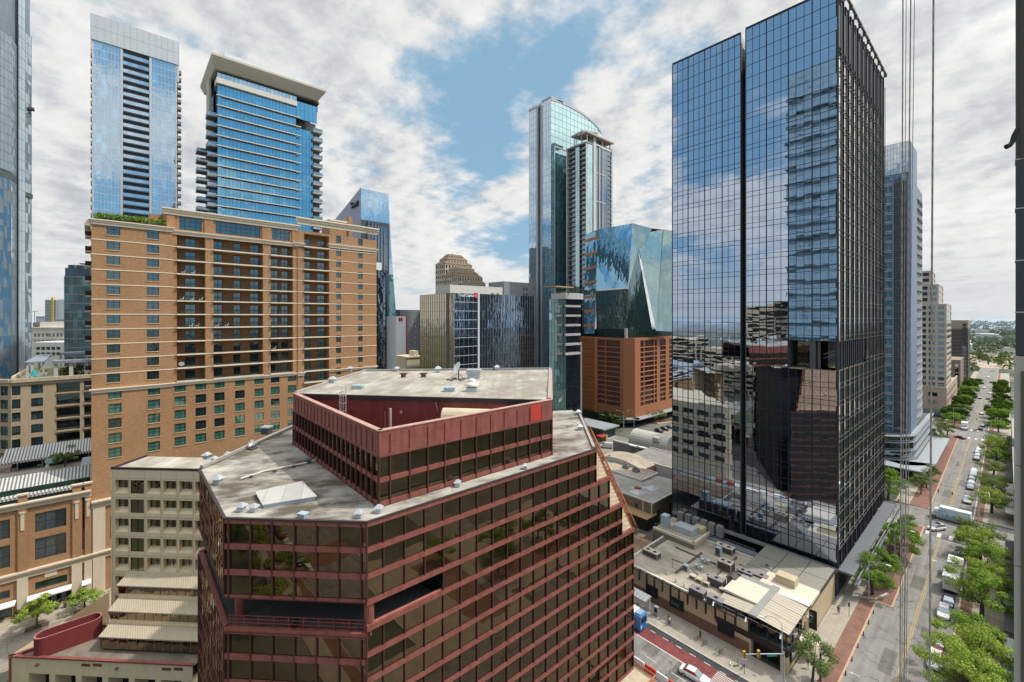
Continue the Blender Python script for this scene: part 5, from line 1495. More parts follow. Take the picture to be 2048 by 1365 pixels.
 mb=MB();F.box(mb,a-.2,b,F.z(690,441)+.4,F.z(690,441)+.9,-12.2,-5.3);mb.build('stair_head_coping',cream,t)
 mb=MB();a2,b2=F.u(303),F.u(332);F.box(mb,a2,b2+.5,zc2,zat-.2,-8,-4.5);mb.build('stair_head',brick,t)
 F0=F
 def area(w):bb=w[0][0];xs=[v.co.x for v in bb.vertices];return(max(xs)-min(xs))*(1.0 if w[0]is not W3 else .9)/depth(F.p(w[1],0))
 order=sorted(range(len(wins)),key=lambda i:-area(wins[i]))
 big=set(order[:100])
 rest_f=MB();rest_g={};sm_=MB();Face((0,0),(1,0)).box(sm_,-.1,2.3,-.16,0,-.05,.34);sill_me=sm_.mesh('sill',flat('sand_sill',(.50,.38,.25,1)))
 for i,(m,u,z,n)in enumerate(wins):
  if i in big:
   w_=put_win(m,t,F,u,z,n)
   if m in(W1,W2,W2b):q=bpy.data.objects.new('sill',sill_me);COL.objects.link(q);q.parent=w_
  else:
   ca,sa=math.cos(F.ang),math.sin(F.ang);p=F.p(u,z,n)
   for k,me in enumerate(m):
    dst=rest_f if k==0 else rest_g.setdefault(me.materials[0].name,MB())
    uvd=me.uv_layers[0].data
    for pl in me.polygons:
     pts=[(p[0]+me.vertices[v].co.x*ca-me.vertices[v].co.y*sa,p[1]+me.vertices[v].co.x*sa+me.vertices[v].co.y*ca,p[2]+me.vertices[v].co.z)for v in pl.vertices]
     dst.poly(pts,[(uvd[l].uv[0]+i*3.1,uvd[l].uv[1]+i*7.3)for l in pl.loop_indices])
 o=rest_f.build('window',frame_d,t);o['kind']='stuff'
 for k,v in rest_g.items():o=v.build('pane',bpy.data.materials[k],t);o['kind']='stuff'
 return t,F,fl_z,FH
BB,BF,BFZ,BFH=brick_block()
def leaf_mat(name,c1,c2,tr=.25):
 if name in MATS:return MATS[name]
 t=NT(name);p=t.pos()
 n=t.noise(p,1.1,3);n2=t.noise(p,7,2)
 oi=t.n('ShaderNodeObjectInfo')
 f=t.math('ADD',t.math('MULTIPLY',n,.6),t.math('MULTIPLY',n2,.4))
 c=t.ramp(f,[(.32,c1),(.66,c2)])
 c=t.mix(.3,c,t.ramp(oi.outputs['Random'],[(0,(.75,.8,.7,1)),(1,(1,1,1,1))]),'MULTIPLY')
 d=t.n('ShaderNodeBsdfDiffuse');t.l(c,d.inputs['Color'])
 x=t.n('ShaderNodeBsdfTranslucent');t.l(c,x.inputs['Color'])
 m=t.n('ShaderNodeMixShader');m.inputs[0].default_value=tr;t.l(d.outputs[0],m.inputs[1]);t.l(x.outputs[0],m.inputs[2])
 t.l(m.outputs[0],t.out.inputs['Surface']);MATS[name]=t.m;return t.m
lf_dark=leaf_mat('dark_foliage',(.035,.07,.016,1),(.11,.18,.035,1))
lf_mid=leaf_mat('mid_foliage',(.10,.18,.028,1),(.29,.42,.08,1))
lf_lite=leaf_mat('fresh_foliage',(.17,.27,.04,1),(.43,.53,.11,1))
lf_grey=leaf_mat('thin_foliage',(.11,.16,.045,1),(.27,.34,.12,1))
bark=flat('bark',(.09,.07,.055,1),.95)
def leaves(mb,c,r,n,s,rnd,flat_=.75,hollow=.35):
 for _ in range(n):
  while True:
   v=Vector((rnd.uniform(-1,1),rnd.uniform(-1,1),rnd.uniform(-1,1)))
   if hollow<v.length<1:break
  p=Vector(c)+Vector((v.x*r[0],v.y*r[1],v.z*r[2]))
  nrm=(v+Vector((rnd.gauss(0,.6),rnd.gauss(0,.6),rnd.gauss(.5,.5)))).normalized()
  u=nrm.orthogonal().normalized();w=nrm.cross(u);a=rnd.uniform(0,6.28);u,w=u*math.cos(a)+w*math.sin(a),w*math.cos(a)-u*math.sin(a)
  k=s*rnd.uniform(.6,1.35)
  mb.quad(p-u*k,p-w*k*.55,p+u*k,p+w*k*.55)
rnd=random.Random(3)
t=thing('hedge','green planted hedge along the roof edge of the brick block','hedge',BF.p(2,BF.z(227,438),-1.5))
mb=MB()
u_end=BF.u(292);zh=BF.z(227,442)+.3
for k in range(26):
 u=.8+(u_end-.8)*k/25;leaves(mb,BF.p(u,zh+.7+rnd.uniform(-.1,.3),-1.4),(.7,.7,.8),60,.22,rnd)
mb.build('foliage',lf_mid,t)
mb=MB();BF.box(mb,.5,u_end+.3,zh-.3,zh+.2,-1.9,-1.0);mb.build('planter',flat('dark_planter',(.05,.04,.035,1)),t)
t=thing('hedge','shorter hedge by the stair head on the brick block roof','hedge',BF.p(BF.u(312),zh,-1.5))
mb=MB()
for k in range(10):leaves(mb,BF.p(BF.u(300)+(BF.u(336)-BF.u(300))*k/9,zh+.6+rnd.uniform(0,.4),-1.3),(.6,.6,.7),50,.2,rnd)
mb.build('foliage',lf_mid,t)
mb=MB();BF.box(mb,BF.u(300),BF.u(338),zh-.3,zh+.15,-1.8,-.9);mb.build('planter',flat('dark_planter',(.05,.04,.035,1)),t)
CH=None
def balcony_chair(u,k,bay_n,label):
 global CH
 p=BF.p(u,BFZ[k]+.14,bay_n)
 if CH is None:
  t=thing('balcony_chair',label,'chair',p);
  mb=MB();mb.box(p[0]-.28,p[0]+.28,p[1]-.3,p[1]+.3,p[2]+.36,p[2]+.44);mb.build('seat',M['white'],t)
  mb=MB();mb.hexa([(p[0]-.3,p[1]+.22,p[2]+.44),(p[0]+.3,p[1]+.22,p[2]+.44),(p[0]+.3,p[1]+.3,p[2]+.44),(p[0]-.3,p[1]+.3,p[2]+.44)],[(p[0]-.3,p[1]+.4,p[2]+1.0),(p[0]+.3,p[1]+.4,p[2]+1.0),(p[0]+.3,p[1]+.48,p[2]+1.0),(p[0]-.3,p[1]+.48,p[2]+1.0)]);mb.build('backrest',M['white'],t)
  for sx in(-.24,.24):
   for sy in(-.26,.26):
    mb=MB();mb.tube((p[0]+sx,p[1]+sy,p[2]),(p[0]+sx,p[1]+sy,p[2]+.38),.03,5);mb.build('leg',M['white'],t)
  CH=t
 else:
  t=copy_tree(CH);t.location=p;t['label']=label
 t['group']='white chairs on the brick balconies'
 return t
for px,k,lb in((383,4,'white chair left of a pair, first balcony column, fifth balcony up'),(396,4,'white chair right of a pair, first balcony column, fifth balcony up'),(436,4,'white lounge chair at the left of the second balcony column, fifth up'),(455,4,'white lounge chair farther right in the second balcony column, fifth up'),(365,6,'white chair at the left of the first balcony column, seventh up'),(385,6,'middle white chair in the first balcony column, seventh up'),(403,6,'white chair at the right of the first balcony column, seventh up'),(368,8,'white chair in the first balcony column, ninth up'),(388,8,'second white chair in the first balcony column, ninth up'),(551,2,'white chair low in the third balcony column')):
 balcony_chair(BF.u(px),k,-1.2 if px<540 else-1.25,lb)
p=BF.p(BF.u(364),BFZ[1]+.14,-.9);t=thing('satellite_dish','pale oval satellite dish on a low brick balcony','satellite dish',p)
mb=MB();mb.tube(p,(p[0],p[1],p[2]+.7),.05);mb.build('mast',M['mull_grey'],t)
mb=MB();c=Vector((p[0]+.2,p[1],p[2]+.9));mb.poly([c+Vector((.25*math.sin(a)*.3,.62*math.cos(a),.45*math.sin(a)))for a in lin(0,2*math.pi,16)[:-1]]);mb.build('reflector',M['white'],t)
def podium():
 o=BF.p(0,0)[:2];a=add2(o,(0,-1),46)
 F=Face(a,o);L=F.L
 t=thing('retail_podium','three-storey brick and stone shop podium with white awnings at lower left','retail building',(o[0],o[1],0))
 stone=flat('podium_stone',(.56,.47,.36,1),.8,0,.08)
 z1,z2=8.9,22.6
 piers=[(35,55),(146,164),(189,207)]
 F2=Face(o,BF.p(40,0)[:2])
 def U(px):
  u=F.u(px);return u
 up=[(U(36),U(55)),(U(145),U(163))]
 bays=[]
 wh=[];panes=[]
 for p0,p1 in((-45,20),(70,132.5)):
  wh+=[(U(p0),U(p1),16.1,19.9),(U(p0),U(p1),10.4,14.8)]
 wh+=[(U(164.5),U(188),10.2,21.5)]
 sh=[(U(-40),U(20),4.3,5.9),(U(70),U(134),4.3,5.9),(U(-45),U(24),.4,3.2),(U(60),U(142),.4,3.2),(U(165),U(186),.4,3.4)]
 mb=MB();F.wall(mb,0,L,0,z2,0,wh+sh,.35)
 F2.wall(mb,0,36,0,19.1,0,[(3+5*k,6+5*k,11,16)for k in range(6)],.3)
 mb.build('brick_wall',brick,t)
 for(u0,u1)in((U(36),U(55)),(U(145),U(163)),(U(189)if U(189)<L else L-1,L)):
  mb=MB();F.box(mb,u0,u1,z1,z2+1.6,0,.35);mb.build('brick_pier',brick,t)
  mb=MB();F.box(mb,u0-.1,u1+.1,0,z1-1.2,0,.45);mb.build('stone_pier',stone,t)
  mb=MB();F.box(mb,(u0+u1)/2-.25,(u0+u1)/2+.25,17.2,20.6,.35,.5);F.box(mb,(u0+u1)/2-.4,(u0+u1)/2+.4,20.6,20.9,.35,.6);mb.build('stone_drop',stone,t)
  mb=MB();F.box(mb,u0-.2,u1+.2,z2+1.6,z2+1.9,-.3,.6);mb.build('pier_cap',stone,t)
 mb=MB();F2.box(mb,.2,2.2,0,z1-1,0,.45);F2.box(mb,.2,2.2,z1,19,0,.35);mb.build('stone_pier',stone,t)
 def corn(FF,u0,u1,z,h,p):
  mb=MB();FF.box(mb,u0,u1,z-h,z-h*.5,-.1,p*.4);FF.box(mb,u0,u1,z-h*.5,z-h*.2,-.1,p*.7);FF.box(mb,u0,u1,z-h*.2,z,-.1,p);mb.build('cornice',stone,t)
 corn(F,0,L,z2+.2,1.3,.9);corn(F,0,L,z1+.1,1.5,.8);corn(F2,0,36,20.2,1.6,1.0);corn(F2,0,36,z1+.1,1.5,.8)
 dkf=flat('blue_black_frame',(.025,.032,.045,1),.5)
 gpod=glass('podium_glass',(.5,.58,.66,1),(.045,.05,.055,1),.3,.03,.6)
 for h in wh:
  nx=3 if h[1]-h[0]>4 else 2;ny=2 if h[3]-h[2]<6 else 6
  m=win_mesh(h[1]-h[0],h[3]-h[2],nx,ny,'p%.1f_%.1f'%(h[0],h[2]),gpod,dkf);put_win(m,t,F,h[0],h[2],-.25)
 for h in sh:
  m=win_mesh(h[1]-h[0],h[3]-h[2],max(2,int((h[1]-h[0])/1.3)),1 if h[3]>4 else 2,'s%.1f_%.1f'%(h[0],h[2]),g_slot,dkf);put_win(m,t,F,h[0],h[2],-.28,'shop_window')
 for(p0,p1)in((-50,33),(56,144),(164.5,188)):
  u0,u1=U(p0),min(U(p1),L);mb=MB()
  mb.hexa([F.p(u0,3.3,2.1),F.p(u1,3.3,2.1),F.p(u1,3.5,.3),F.p(u0,3.5,.3)],[F.p(u0,3.5,2.1),F.p(u1,3.5,2.1),F.p(u1,3.7,.3),F.p(u0,3.7,.3)]);mb.build('awning',M['white'],t)
 for px in(103,30,-20):
  mb=MB();u=U(px)if px!=103 else U(102);F.box(mb,u-.9,u+.9,6.4,7.5,0,.12);mb.build('stone_plaque',stone,t)if px==103 else None
 zD=22.0
 mb=MB();F.box(mb,0,L-.3,z2,25.0,-2.2,-2.0);mb.build('terrace_screen',glass('green_screen',(.3,.45,.4,1),(.01,.03,.026,1),.25,.02,.5),t)
 mb=MB();F.box(mb,0,L,zD-.4,zD,-38,-.4);mb.build('pool_deck',flat('pool_deck',(.26,.22,.18,1)),t)
 strp=corr('striped_canopy',(.56,.55,.52,1),(.16,.165,.17,1),.55,0,.55,.7)
 def canopy(name,n0,n1,z0,z1_,u0,u1,cut=0):
  mb=MB();A,B,C_,D_=F.p(u0,z0,n0),F.p(u1,z0,n0),F.p(u1-cut,z1_,n1),F.p(u0+cut,z1_,n1)
  mb.quad(A,B,C_,D_,uv=[(u0,0),(u1,0),(u1-cut,4),(u0+cut,4)])
  mb.quad(F.p(u0,z0-.5,n0),F.p(u1,z0-.5,n0),F.p(u1,z0,n0),F.p(u0,z0,n0))
  o_=mb.build(name,strp,t);
 canopy('striped_canopy',-1.4,-6.6,23.6,26.6,0,L-.2)
 mb=MB();F.box(mb,0,L,zD,23.4,-7.5,-7.3);mb.build('canopy_back_wall',M['dgrey'],t)
 canopy('striped_canopy',-30,-36,24.5,26.7,U(-40)-2,L+3.2,.8)
 mb=MB()
 for k in range(9):
  u=U(-20)+k*4.2;mb.tube(F.p(u,zD,-30.2),F.p(u,24.6,-30.2),.12,6)
 mb.build('canopy_post',M['mull_grey'],t)
 mb=MB();F.box(mb,U(-40),L,zD,24.6,-33,-32.8);mb.build('cabana_wall',M['black'],t)
 mb=MB();F.box(mb,L-2.5,L+.6,zD,24.4,-24,-10);mb.build('side_canopy',flat('zinc_sheet',(.30,.32,.34,1),.5,.2),t)
 mb=MB();u=U(74);
 mb.poly([F.p(U(74)+1.7*math.cos(a),23.5+.75*math.sin(a),-29.8)for a in lin(0,2*math.pi,18)[:-1]]);mb.build('oval_sign',flat('mint_sign',(.40,.62,.60,1),.5),t)
 return t,F,zD
PD,PF,PZ=podium()
LG=None
for i,(px,py,lb)in enumerate(((17,943,'pink sun lounger, leftmost on the pool deck'),(29,940,'second pink sun lounger from the left'),(40,936,'pink sun lounger in front of the oval sign'),(49,934,'pink sun lounger next to the blue towel'),(79,931,'pink sun lounger left of the white statue'),(90,929,'pink sun lounger beside the white statue'),(103,927,'pink sun lounger right of the white statue'),(112,925,'pink sun lounger farthest right'))):
 p=G(px,py,PZ)
 if LG is None:
  t=thing('sun_lounger',lb,'sun lounger',p+(PZ,));pk=flat('pink_cushion',(.52,.33,.32,1),.8)
  mb=MB();mb.box(p[0]-1.0,p[0]+.5,p[1]-.38,p[1]+.38,PZ+.28,PZ+.4);mb.build('cushion',pk,t)
  mb=MB();mb.hexa([(p[0]-1.7,p[1]-.38,PZ+.6),(p[0]-1.0,p[1]-.38,PZ+.28),(p[0]-1.0,p[1]+.38,PZ+.28),(p[0]-1.7,p[1]+.38,PZ+.6)],[(p[0]-1.7,p[1]-.38,PZ+.74),(p[0]-1.0,p[1]-.38,PZ+.4),(p[0]-1.0,p[1]+.38,PZ+.4),(p[0]-1.7,p[1]+.38,PZ+.74)]);mb.build('backrest',pk,t)
  for sx in(-.9,.4):
   mb=MB();mb.box(p[0]+sx-.05,p[0]+sx+.05,p[1]-.36,p[1]+.36,PZ,PZ+.28);mb.build('leg',M['white'],t)
  LG=t
 else:
  t=copy_tree(LG);t.location=p+(PZ,);t['label']=lb
 t['group']='pink loungers on the pool deck'
p=G(95,934,PZ);t=thing('statue','white figure statue standing among the pink loungers','statue',p+(PZ,))
mb=MB();mb.sm=True;mb.lathe(p+(PZ,),[(.42,0),(.42,.35),(.3,.4),(.34,.9),(.26,1.25),(.36,1.6),(.3,1.85),(.13,1.95),(.2,2.15),(.17,2.35),(.03,2.45)],12);mb.build('figure',M['warmwhite'],t)
def tan_building():
 d0=128.0
 o=W(22,d0);F=Face(o,add2(o,(0,1),40));Fc=Face(add2(o,adir(225),4.5),o)
 t=thing('apartment_building','tan low-rise with dark windows and a roof terrace of pergolas, far left','apartment building',(o[0],o[1],0))
 tan=flat('tan_stucco',(.40,.31,.20,1),.85,0,.1)
 zt=F.z(22,763);st=3.9;L=38
 rows=[F.z(75,779)-st*k for k in range(6)]
 holes=[];hb=[]
 for z in rows:
  holes+=[(F.u(62),F.u(86),z-1.25,z+1.35),(F.u(23.5),F.u(41),z-1.3,z+1.4)]
  hb+=[(F.u(112.5),F.u(160),z-1.7,z+1.5,2.2),(F.u(168),F.u(190),z-1.7,z+1.5,2.2)]
 mb=MB();F.wall(mb,0,L,0,zt,0,holes+hb,.3);hc=[(1.2,3.6,z-1.3,z+1.4)for z in rows];Fc.wall(mb,0,Fc.L,0,zt,0,hc,.3)
 mb.build('stucco_wall',tan,t)
 for h in holes:
  m=win_mesh(h[1]-h[0],h[3]-h[2],2,1,'t%.1f'%h[0],g_bw);put_win(m,t,F,h[0],h[2],-.2)
 for h in hc:
  m=win_mesh(h[1]-h[0],h[3]-h[2],2,1,'tc%.1f'%h[0],g_bw);put_win(m,t,Fc,h[0],h[2],-.2)
 for h in hb:
  mb=MB();F.box(mb,h[0],h[1],h[2]-.15,h[2]+.12,-2,.4);s=mb.build('balcony',tan,t)
  g=MB();rails(g,F,h[0],h[1],h[2]+.1,.3,1.0,.35);q=g.build('railing',iron,t)
  g=MB();F.quad(g,h[0],h[1],h[2]+.1,h[3],-2.1,.01);g.build('balcony_glazing',g_bw,t)
 for FF in(F,Fc):
  mb=MB();FF.box(mb,0,FF.L if FF is Fc else L,zt-1.3,zt-.7,-.2,.3);FF.box(mb,0,FF.L if FF is Fc else L,zt-.5,zt+.6,-.3,.7);mb.build('cornice',flat('tan_trim',(.45,.36,.25,1)),t)
 mb=MB();F.box(mb,0,L,zt-.3,zt-.1,-26,-.2);mb.build('roof',flat('roof_tan',(.40,.36,.30,1)),t)
 mb=MB();F.box(mb,0,.4,zt,zt+1.3,-26,-.3);F.box(mb,F.u(85),F.u(135),zt-.2,zt+2.4,-14,-11);mb.build('roof_wall',flat('cream_stone',(.55,.47,.33,1)),t)
 gz=flat('pergola_grey',(.20,.23,.26,1),.6);con=M['concrete']
 mb=MB();F.box(mb,F.u(103),L,zt+4.4,zt+5.2,-6.5,-1.5);mb.build('pergola_roof',gz,t)
 mb=MB();F.box(mb,F.u(113),F.u(175),zt+6.5,zt+7.2,-14,-9);mb.build('pergola_roof',gz,t)
 mb=MB();mb.hexa([F.p(F.u(44),zt+4.7,-4),F.p(F.u(84),zt+4.7,-4),F.p(F.u(97),zt+6.4,-12),F.p(F.u(66),zt+6.4,-12)],[F.p(F.u(44),zt+5.1,-4),F.p(F.u(84),zt+5.1,-4),F.p(F.u(97),zt+6.8,-12),F.p(F.u(66),zt+6.8,-12)]);mb.build('pergola_roof',gz,t)
 for px,n in((110,-2.5),(141,-2.5),(172,-2.5)):
  mb=MB();u=F.u(px);F.box(mb,u-.45,u+.45,zt,zt+4.4,n-.4,n+.4);mb.build('pergola_column',con,t)
 for px,n,h in((50,-4.5,4.7),(60,-4.5,4.7),(71,-8,5.6),(80,-8,5.6),(115,-10,6.5),(145,-10,6.5),(170,-10,6.5)):
  mb=MB();u=F.u(px);F.box(mb,u-.25,u+.25,zt,zt+h,n-.2,n+.2);mb.build('pergola_column',con,t)
 p=F.p(F.u(66),zt,-2.0);t2=thing('patio_umbrella','folded teal umbrella with tables on the tan roof terrace','umbrella',p)
 mb=MB();mb.lathe(p,[(.05,0),(.05,.9),(.9,1.0),(.5,2.0),(.12,3.0),(.02,3.2)],8);mb.build('canopy',flat('teal_cloth',(.02,.30,.30,1)),t2)
 mb=MB()
 for k in range(4):
  q=F.p(F.u(55)+k*1.6,zt,-1.7);mb.box(q[0]-.4,q[0]+.4,q[1]-.5,q[1]+.5,zt+.6,zt+.75);mb.tube((q[0],q[1],zt),(q[0],q[1],zt+.6),.06,4)
 mb.build('table_top',flat('teal_cloth',(.02,.30,.30,1)),t2)
 r2=random.Random(5)
 for px,n,rr,lb in((133,-5,2.2,'dark shrub between pergola columns on the tan roof terrace'),(160,-6,2.6,'largest dark shrub under the grey pergola on the tan roof')):
  p=F.p(F.u(px),zt,n);t3=thing('shrub',lb,'shrub',p)
  mb=MB();leaves(mb,(p[0],p[1],p[2]+rr*.6),(rr,rr,rr*.8),500,.28,r2,hollow=.2);mb.build('foliage',lf_dark,t3)
  mb=MB();mb.tube(p,(p[0],p[1],p[2]+rr),.1);mb.build('stem',bark,t3)
tan_building()
def beige_building():
 o=W(222,78.0);D45=adir(45)
 F=Face(o,add2(o,D45,22));L=F.L
 t=thing('office_building','beige concrete office block with deep square windows and three sloping metal lean-to roofs','office building',(o[0],o[1],0))
 bei=flat('beige_concrete',(.68,.54,.36,1),.85,0,.1,.5)
 bei_l=flat('beige_joint',(.25,.21,.16,1))
 zt=F.z(222,935);st=38.5*78/880
 rows=[F.z(240,972)-st*k for k in range(8)]
 holes=[]
 colpx=[(230,257),(261,288),(293.5,321),(326,353),(358,385),(390,417)]
 for z in rows:
  for i,(a,b)in enumerate(colpx):
   dz=.95 if i<2 else .75
   holes.append((F.u(a),F.u(b),z-1.33,z+1.05,.9 if i!=1 else .2))
 mb=MB();F.wall(mb,0,L,0,zt,0,holes,.9);mb.build('concrete_wall',bei,t)
 mb=MB();d135=adir(135);q=F.p(0,0)[:2];Face(add2(q,d135,7),q).wall(mb,0,7,0,zt);mb.build('side_wall',bei,t)
 mb=MB()
 for h in holes:
  if h[4]>.5:mb.quad(F.p(h[0],h[2]+.02,-.03),F.p(h[1],h[2]+.02,-.03),F.p(h[1],h[2]+.75,-.84),F.p(h[0],h[2]+.75,-.84))
 mb.build('splayed_sill',bei,t);mb=MB()
 for z in rows:F.box(mb,0,L,z+1.35,z+1.39,-.05,.012)
 for k in range(7):u=F.u(225.8+32.2*k);F.box(mb,u-.02,u+.02,0,zt,-.05,.012)
 mb.build('panel_joint',bei_l,t)
 gb=glass('beige_window_glass',(.62,.55,.42,1),(.02,.016,.012,1),.5,.05,.5)
 for h in holes:
  m=win_mesh(h[1]-h[0],h[3]-h[2],2,1,'b%.2f_%.2f'%(h[0],h[3]-h[2]),gb,flat('bronze_frame',(.05,.035,.025,1)));put_win(m,t,F,h[0],h[2],-h[4]+.12)
 mb=MB()
 mb.poly([F.p(-.0,zt-.3),F.p(L,zt-.3),F.p(L,zt-.3,-7),F.p(0,zt-.3,-7)]);mb.build('roof',roofmat('chalky_roof',(.52,.49,.43,1),(.22,.17,.12,1),.3,1.4,R(30),.6),t)
 mb=MB();F.box(mb,0,L,zt-.35,zt,-.3,.05);Face(add2(q,d135,7),q).box(mb,0,7,zt-.35,zt,-.3,.05);mb.build('roof_edge',coping,t)
 seam=corr('standing_seam_beige',(.50,.43,.32,1),(.38,.325,.24,1),.42,0,.82,.5)
 gl=glass('lean_to_glass',(.55,.45,.33,1),(.012,.010,.008,1),.42,.12,.5)
 for i,(pl,d,z0,z1,pr,zr_,dr)in enumerate(((237.5,75.5,12.55,13.95,259,15.05,77.9),(220.5,73.0,9.85,11.25,237,11.95,75.4),(202,70.3,7.0,8.95,219.5,9.25,72.9))):
  e=W(pl,d);E=Face(e,add2(e,D45,24))
  r0=W(pr,dr);r1=add2(r0,D45,22)
  us=lin(0,24,16)
  mb=MB()
  for a,b in zip(us,us[1:]):E.quad(mb,a+.05,b-.05,z0,z1,0,.02)
  mb.build('lean_to_glazing',gl,t)
  mb=MB()
  for u in us:E.box(mb,u-.05,u+.05,z0,z1,-.05,.05)
  mb.build('glazing_bar',flat('tan_bar',(.22,.17,.12,1)),t)
  mb=MB();A=E.p(-.2,z1+.1,.25);B=E.p(24,z1+.1,.25)
  mb.quad(A,B,r1+(zr_,),r0+(zr_,),uv=[(0,0),(24.2,0),(24.2,3),(1.6,3)])
  mb.quad(E.p(-.2,z1-.08,.25),E.p(24,z1-.08,.25),B,A)
  mb.build('lean_to_roof',seam,t)
  mb=MB();zbot=(11.3,9.0,7.0)[i]
  E.box(mb,0,24,zbot-.6 if i<2 else 6.9,z0,-3.0,-.0)if i<2 else None
  mb.quad(r0+(z0,),e+(z0,),A,r0+(zr_,));
  R2=Face(r0,r1);R2.box(mb,0,22,zr_-.05,zr_+.2,-.4,.02);mb.build('lean_to_wall',flat('beige_concrete',(.68,.54,.36,1)),t)
 P0=G(18,1313,7.0);Fp=Face(P0,add2(P0,D45,30))
 t2=thing('parking_podium','low beige podium with a stained deck and maroon parapet cap at lower left','parking podium',(P0[0],P0[1],0))
 hs=[(Fp.u(57+53*k),Fp.u(98.5+53*k),.3,Fp.z(60,1347))for k in range(8)]
 mb=MB();Fp.wall(mb,0,30,0,7.0,0,hs,2.5)
 back=add2(P0,(0,1),0)
 Fs=Face(add2(P0,d135,30),P0);Fs.wall(mb,0,30,0,7.0);mb.build('podium_wall',bei,t2)
 mb=MB();mb.poly([Fp.p(0,6.7),Fp.p(30,6.7),Fp.p(30,6.7,-9),Fp.p(0,6.7,-9)]if False else[P0+(6.72,),Fp.p(30,6.72)[:2]+(6.72,),add2(Fp.p(30,0)[:2],d135,12)+(6.72,),G(212,1252,6.72)+(6.72,)]);mb.build('deck',roofmat('stained_deck',(.30,.25,.20,1),(.13,.105,.085,1),.35,40,0,.8),t2)
 Fside=Face(G(212,1252,6.72),P0)
 mb=MB();Fp.box(mb,0,30,6.9,7.12,-.35,.12);Fside.box(mb,0,Fside.L,6.9,7.12,-.35,.12);Fside.box(mb,0,Fside.L,0,6.9,-.3,0);mb.build('parapet_cap',maroon,t2)
 for k,px in enumerate((172,195,333,357)):
  mb=MB();u=Fp.u(px);z=Fp.z(px,1330.5+(8 if k>1 else 0));Fp.box(mb,u-.72,u+.72,z-.2,z+.2,-.02,.05);mb.build('vent_grille',flat('red_brown_grille',(.17,.07,.05,1)),t2)
 mb=MB()
 for h in hs:Fp.quad(mb,h[0],h[1],h[2],h[3],-2.4)
 mb.build('opening_back',M['black'],t2)
 for px in(76,235):
  mb=MB();u=Fp.u(px);z=Fp.z(px,1329+(7 if px>200 else 0));Fp.box(mb,u-.2,u+.2,z-.12,z+.12,0,.3);mb.build('wall_lamp',M['dgrey'],t2)
 a=Vector(G(92,1305,6.72));b=Vector(G(183,1272,6.72));dr=(b-a).normalized();nn=Vector((-dr.y,dr.x));r=1.35
 def loop(rr):
  out=[]
  for k in range(13):th=-math.pi/2+math.pi*k/12;out.append(tuple(b+(dr*math.cos(th)+nn*math.sin(th))*rr))
  for k in range(13):th=math.pi/2+math.pi*k/12;out.append(tuple(a+(dr*math.cos(th)+nn*math.sin(th))*rr))
  return out
 t3=thing('ramp_wall','maroon oval ramp wall open at the top on the stained deck','ramp wall',(a.x,a.y,6.7))
 mb=MB();o_,i_=loop(r),loop(r-.22);n=len(o_);zt_=9.75
 for k in range(n):
  j=(k+1)%n
  mb.quad(o_[k]+(6.7,),o_[j]+(6.7,),o_[j]+(zt_,),o_[k]+(zt_,));mb.quad(i_[j]+(6.7,),i_[k]+(6.7,),i_[k]+(zt_,),i_[j]+(zt_,))
 mb.build('curved_wall',flat('maroon_render',(.17,.036,.036,1),.75,0,.1),t3)
 mb=MB()
 for k in range(n):
  j=(k+1)%n;mb.quad(o_[k]+(zt_+.01,),o_[j]+(zt_+.01,),i_[j]+(zt_+.01,),i_[k]+(zt_+.01,))
 mb.build('wall_cap',flat('pinkish_cap',(.33,.14,.12,1)),t3)
 mb=MB();mb.poly([p+(7.6,)for p in i_]);mb.build('ramp_floor',M['dgrey'],t3)
beige_building()
def mirror_context():
 Fp=Face((-68,60.5),(-116,60.5))
 t=thing('office_building','cream office block with dark ribbon windows, seen only as a reflection in the dark tower','office building',(-92,60,0))
 hs=[(2+6.2*k,6.6+6.2*k,5+4.1*r,7.2+4.1*r)for k in range(7)for r in range(5)]
 mb=MB();Fp.wall(mb,0,Fp.L,0,26,0,hs,.5);mb.poly([(-68,60.5,26),(-116,60.5,26),(-116,32,26),(-93,32,26)]);mb.build('wall',flat('cream_office',(.52,.44,.32,1)),t)
 mb=MB()
 for h in hs:Fp.quad(mb,*h[:4],-.4)
 o=mb.build('window',g_slot,t)
 t=thing('residential_tower','tall pale banded tower behind the camera, seen only as a reflection in the dark tower','tower block',(-64,-30,0))
 F=Face((-52,-30),(-76,-30));zs=lin(0,186,52)
 curtain(t,F,lin(0,F.L,8),zs,flat('band_blue',(.22,.33,.42,1),.4),M['mull_grey'],0,0,.08,.1,per=4)
 for z in zs[::1]:
  pass
 mb=MB()
 for z in zs[:-4:2]:F.box(mb,-1,F.L+1,z-.3,z+.3,-.3,1.0)
 mb.build('balcony_band',flat('band_shade',(.10,.14,.17,1)),t)
 mb=MB();mb.box(-76,-52,-52,-30.4,0,186);mb.build('core',M['grey'],t)
 rr=random.Random(8)
 for k in range(16):
  x=-330+(k%8)*44+rr.uniform(-6,6);y=-95-(k//8)*90-rr.uniform(0,30);h=rr.choice((22,30,38,55,70));w_=rr.uniform(26,38)
  if-70<x+w_/2<0:x-=60
  t=thing('office_building','city block behind the camera, seen only as a reflection','building',(x,y,0),'city blocks behind the camera')
  F=Face((x+w_,y),(x,y));col_=rr.choice(((.45,.36,.26),(.30,.17,.11),(.4,.4,.4),(.25,.3,.34)))
  mb=MB();mb.box(x,x+w_,y-30,y,0,h);mb.build('wall',flat('block_%d'%(k%6),col_+(1,)),t)
  for r_ in range(int(h/3.8)):
   mb=MB();F.quad(mb,1,F.L-1,1.2+r_*3.8,3.2+r_*3.8,.05);Face((x+w_,y-30),(x+w_,y)).quad(mb,1,29,1.2+r_*3.8,3.2+r_*3.8,.05);mb.build('window_band',g_slot,t)
mirror_context()
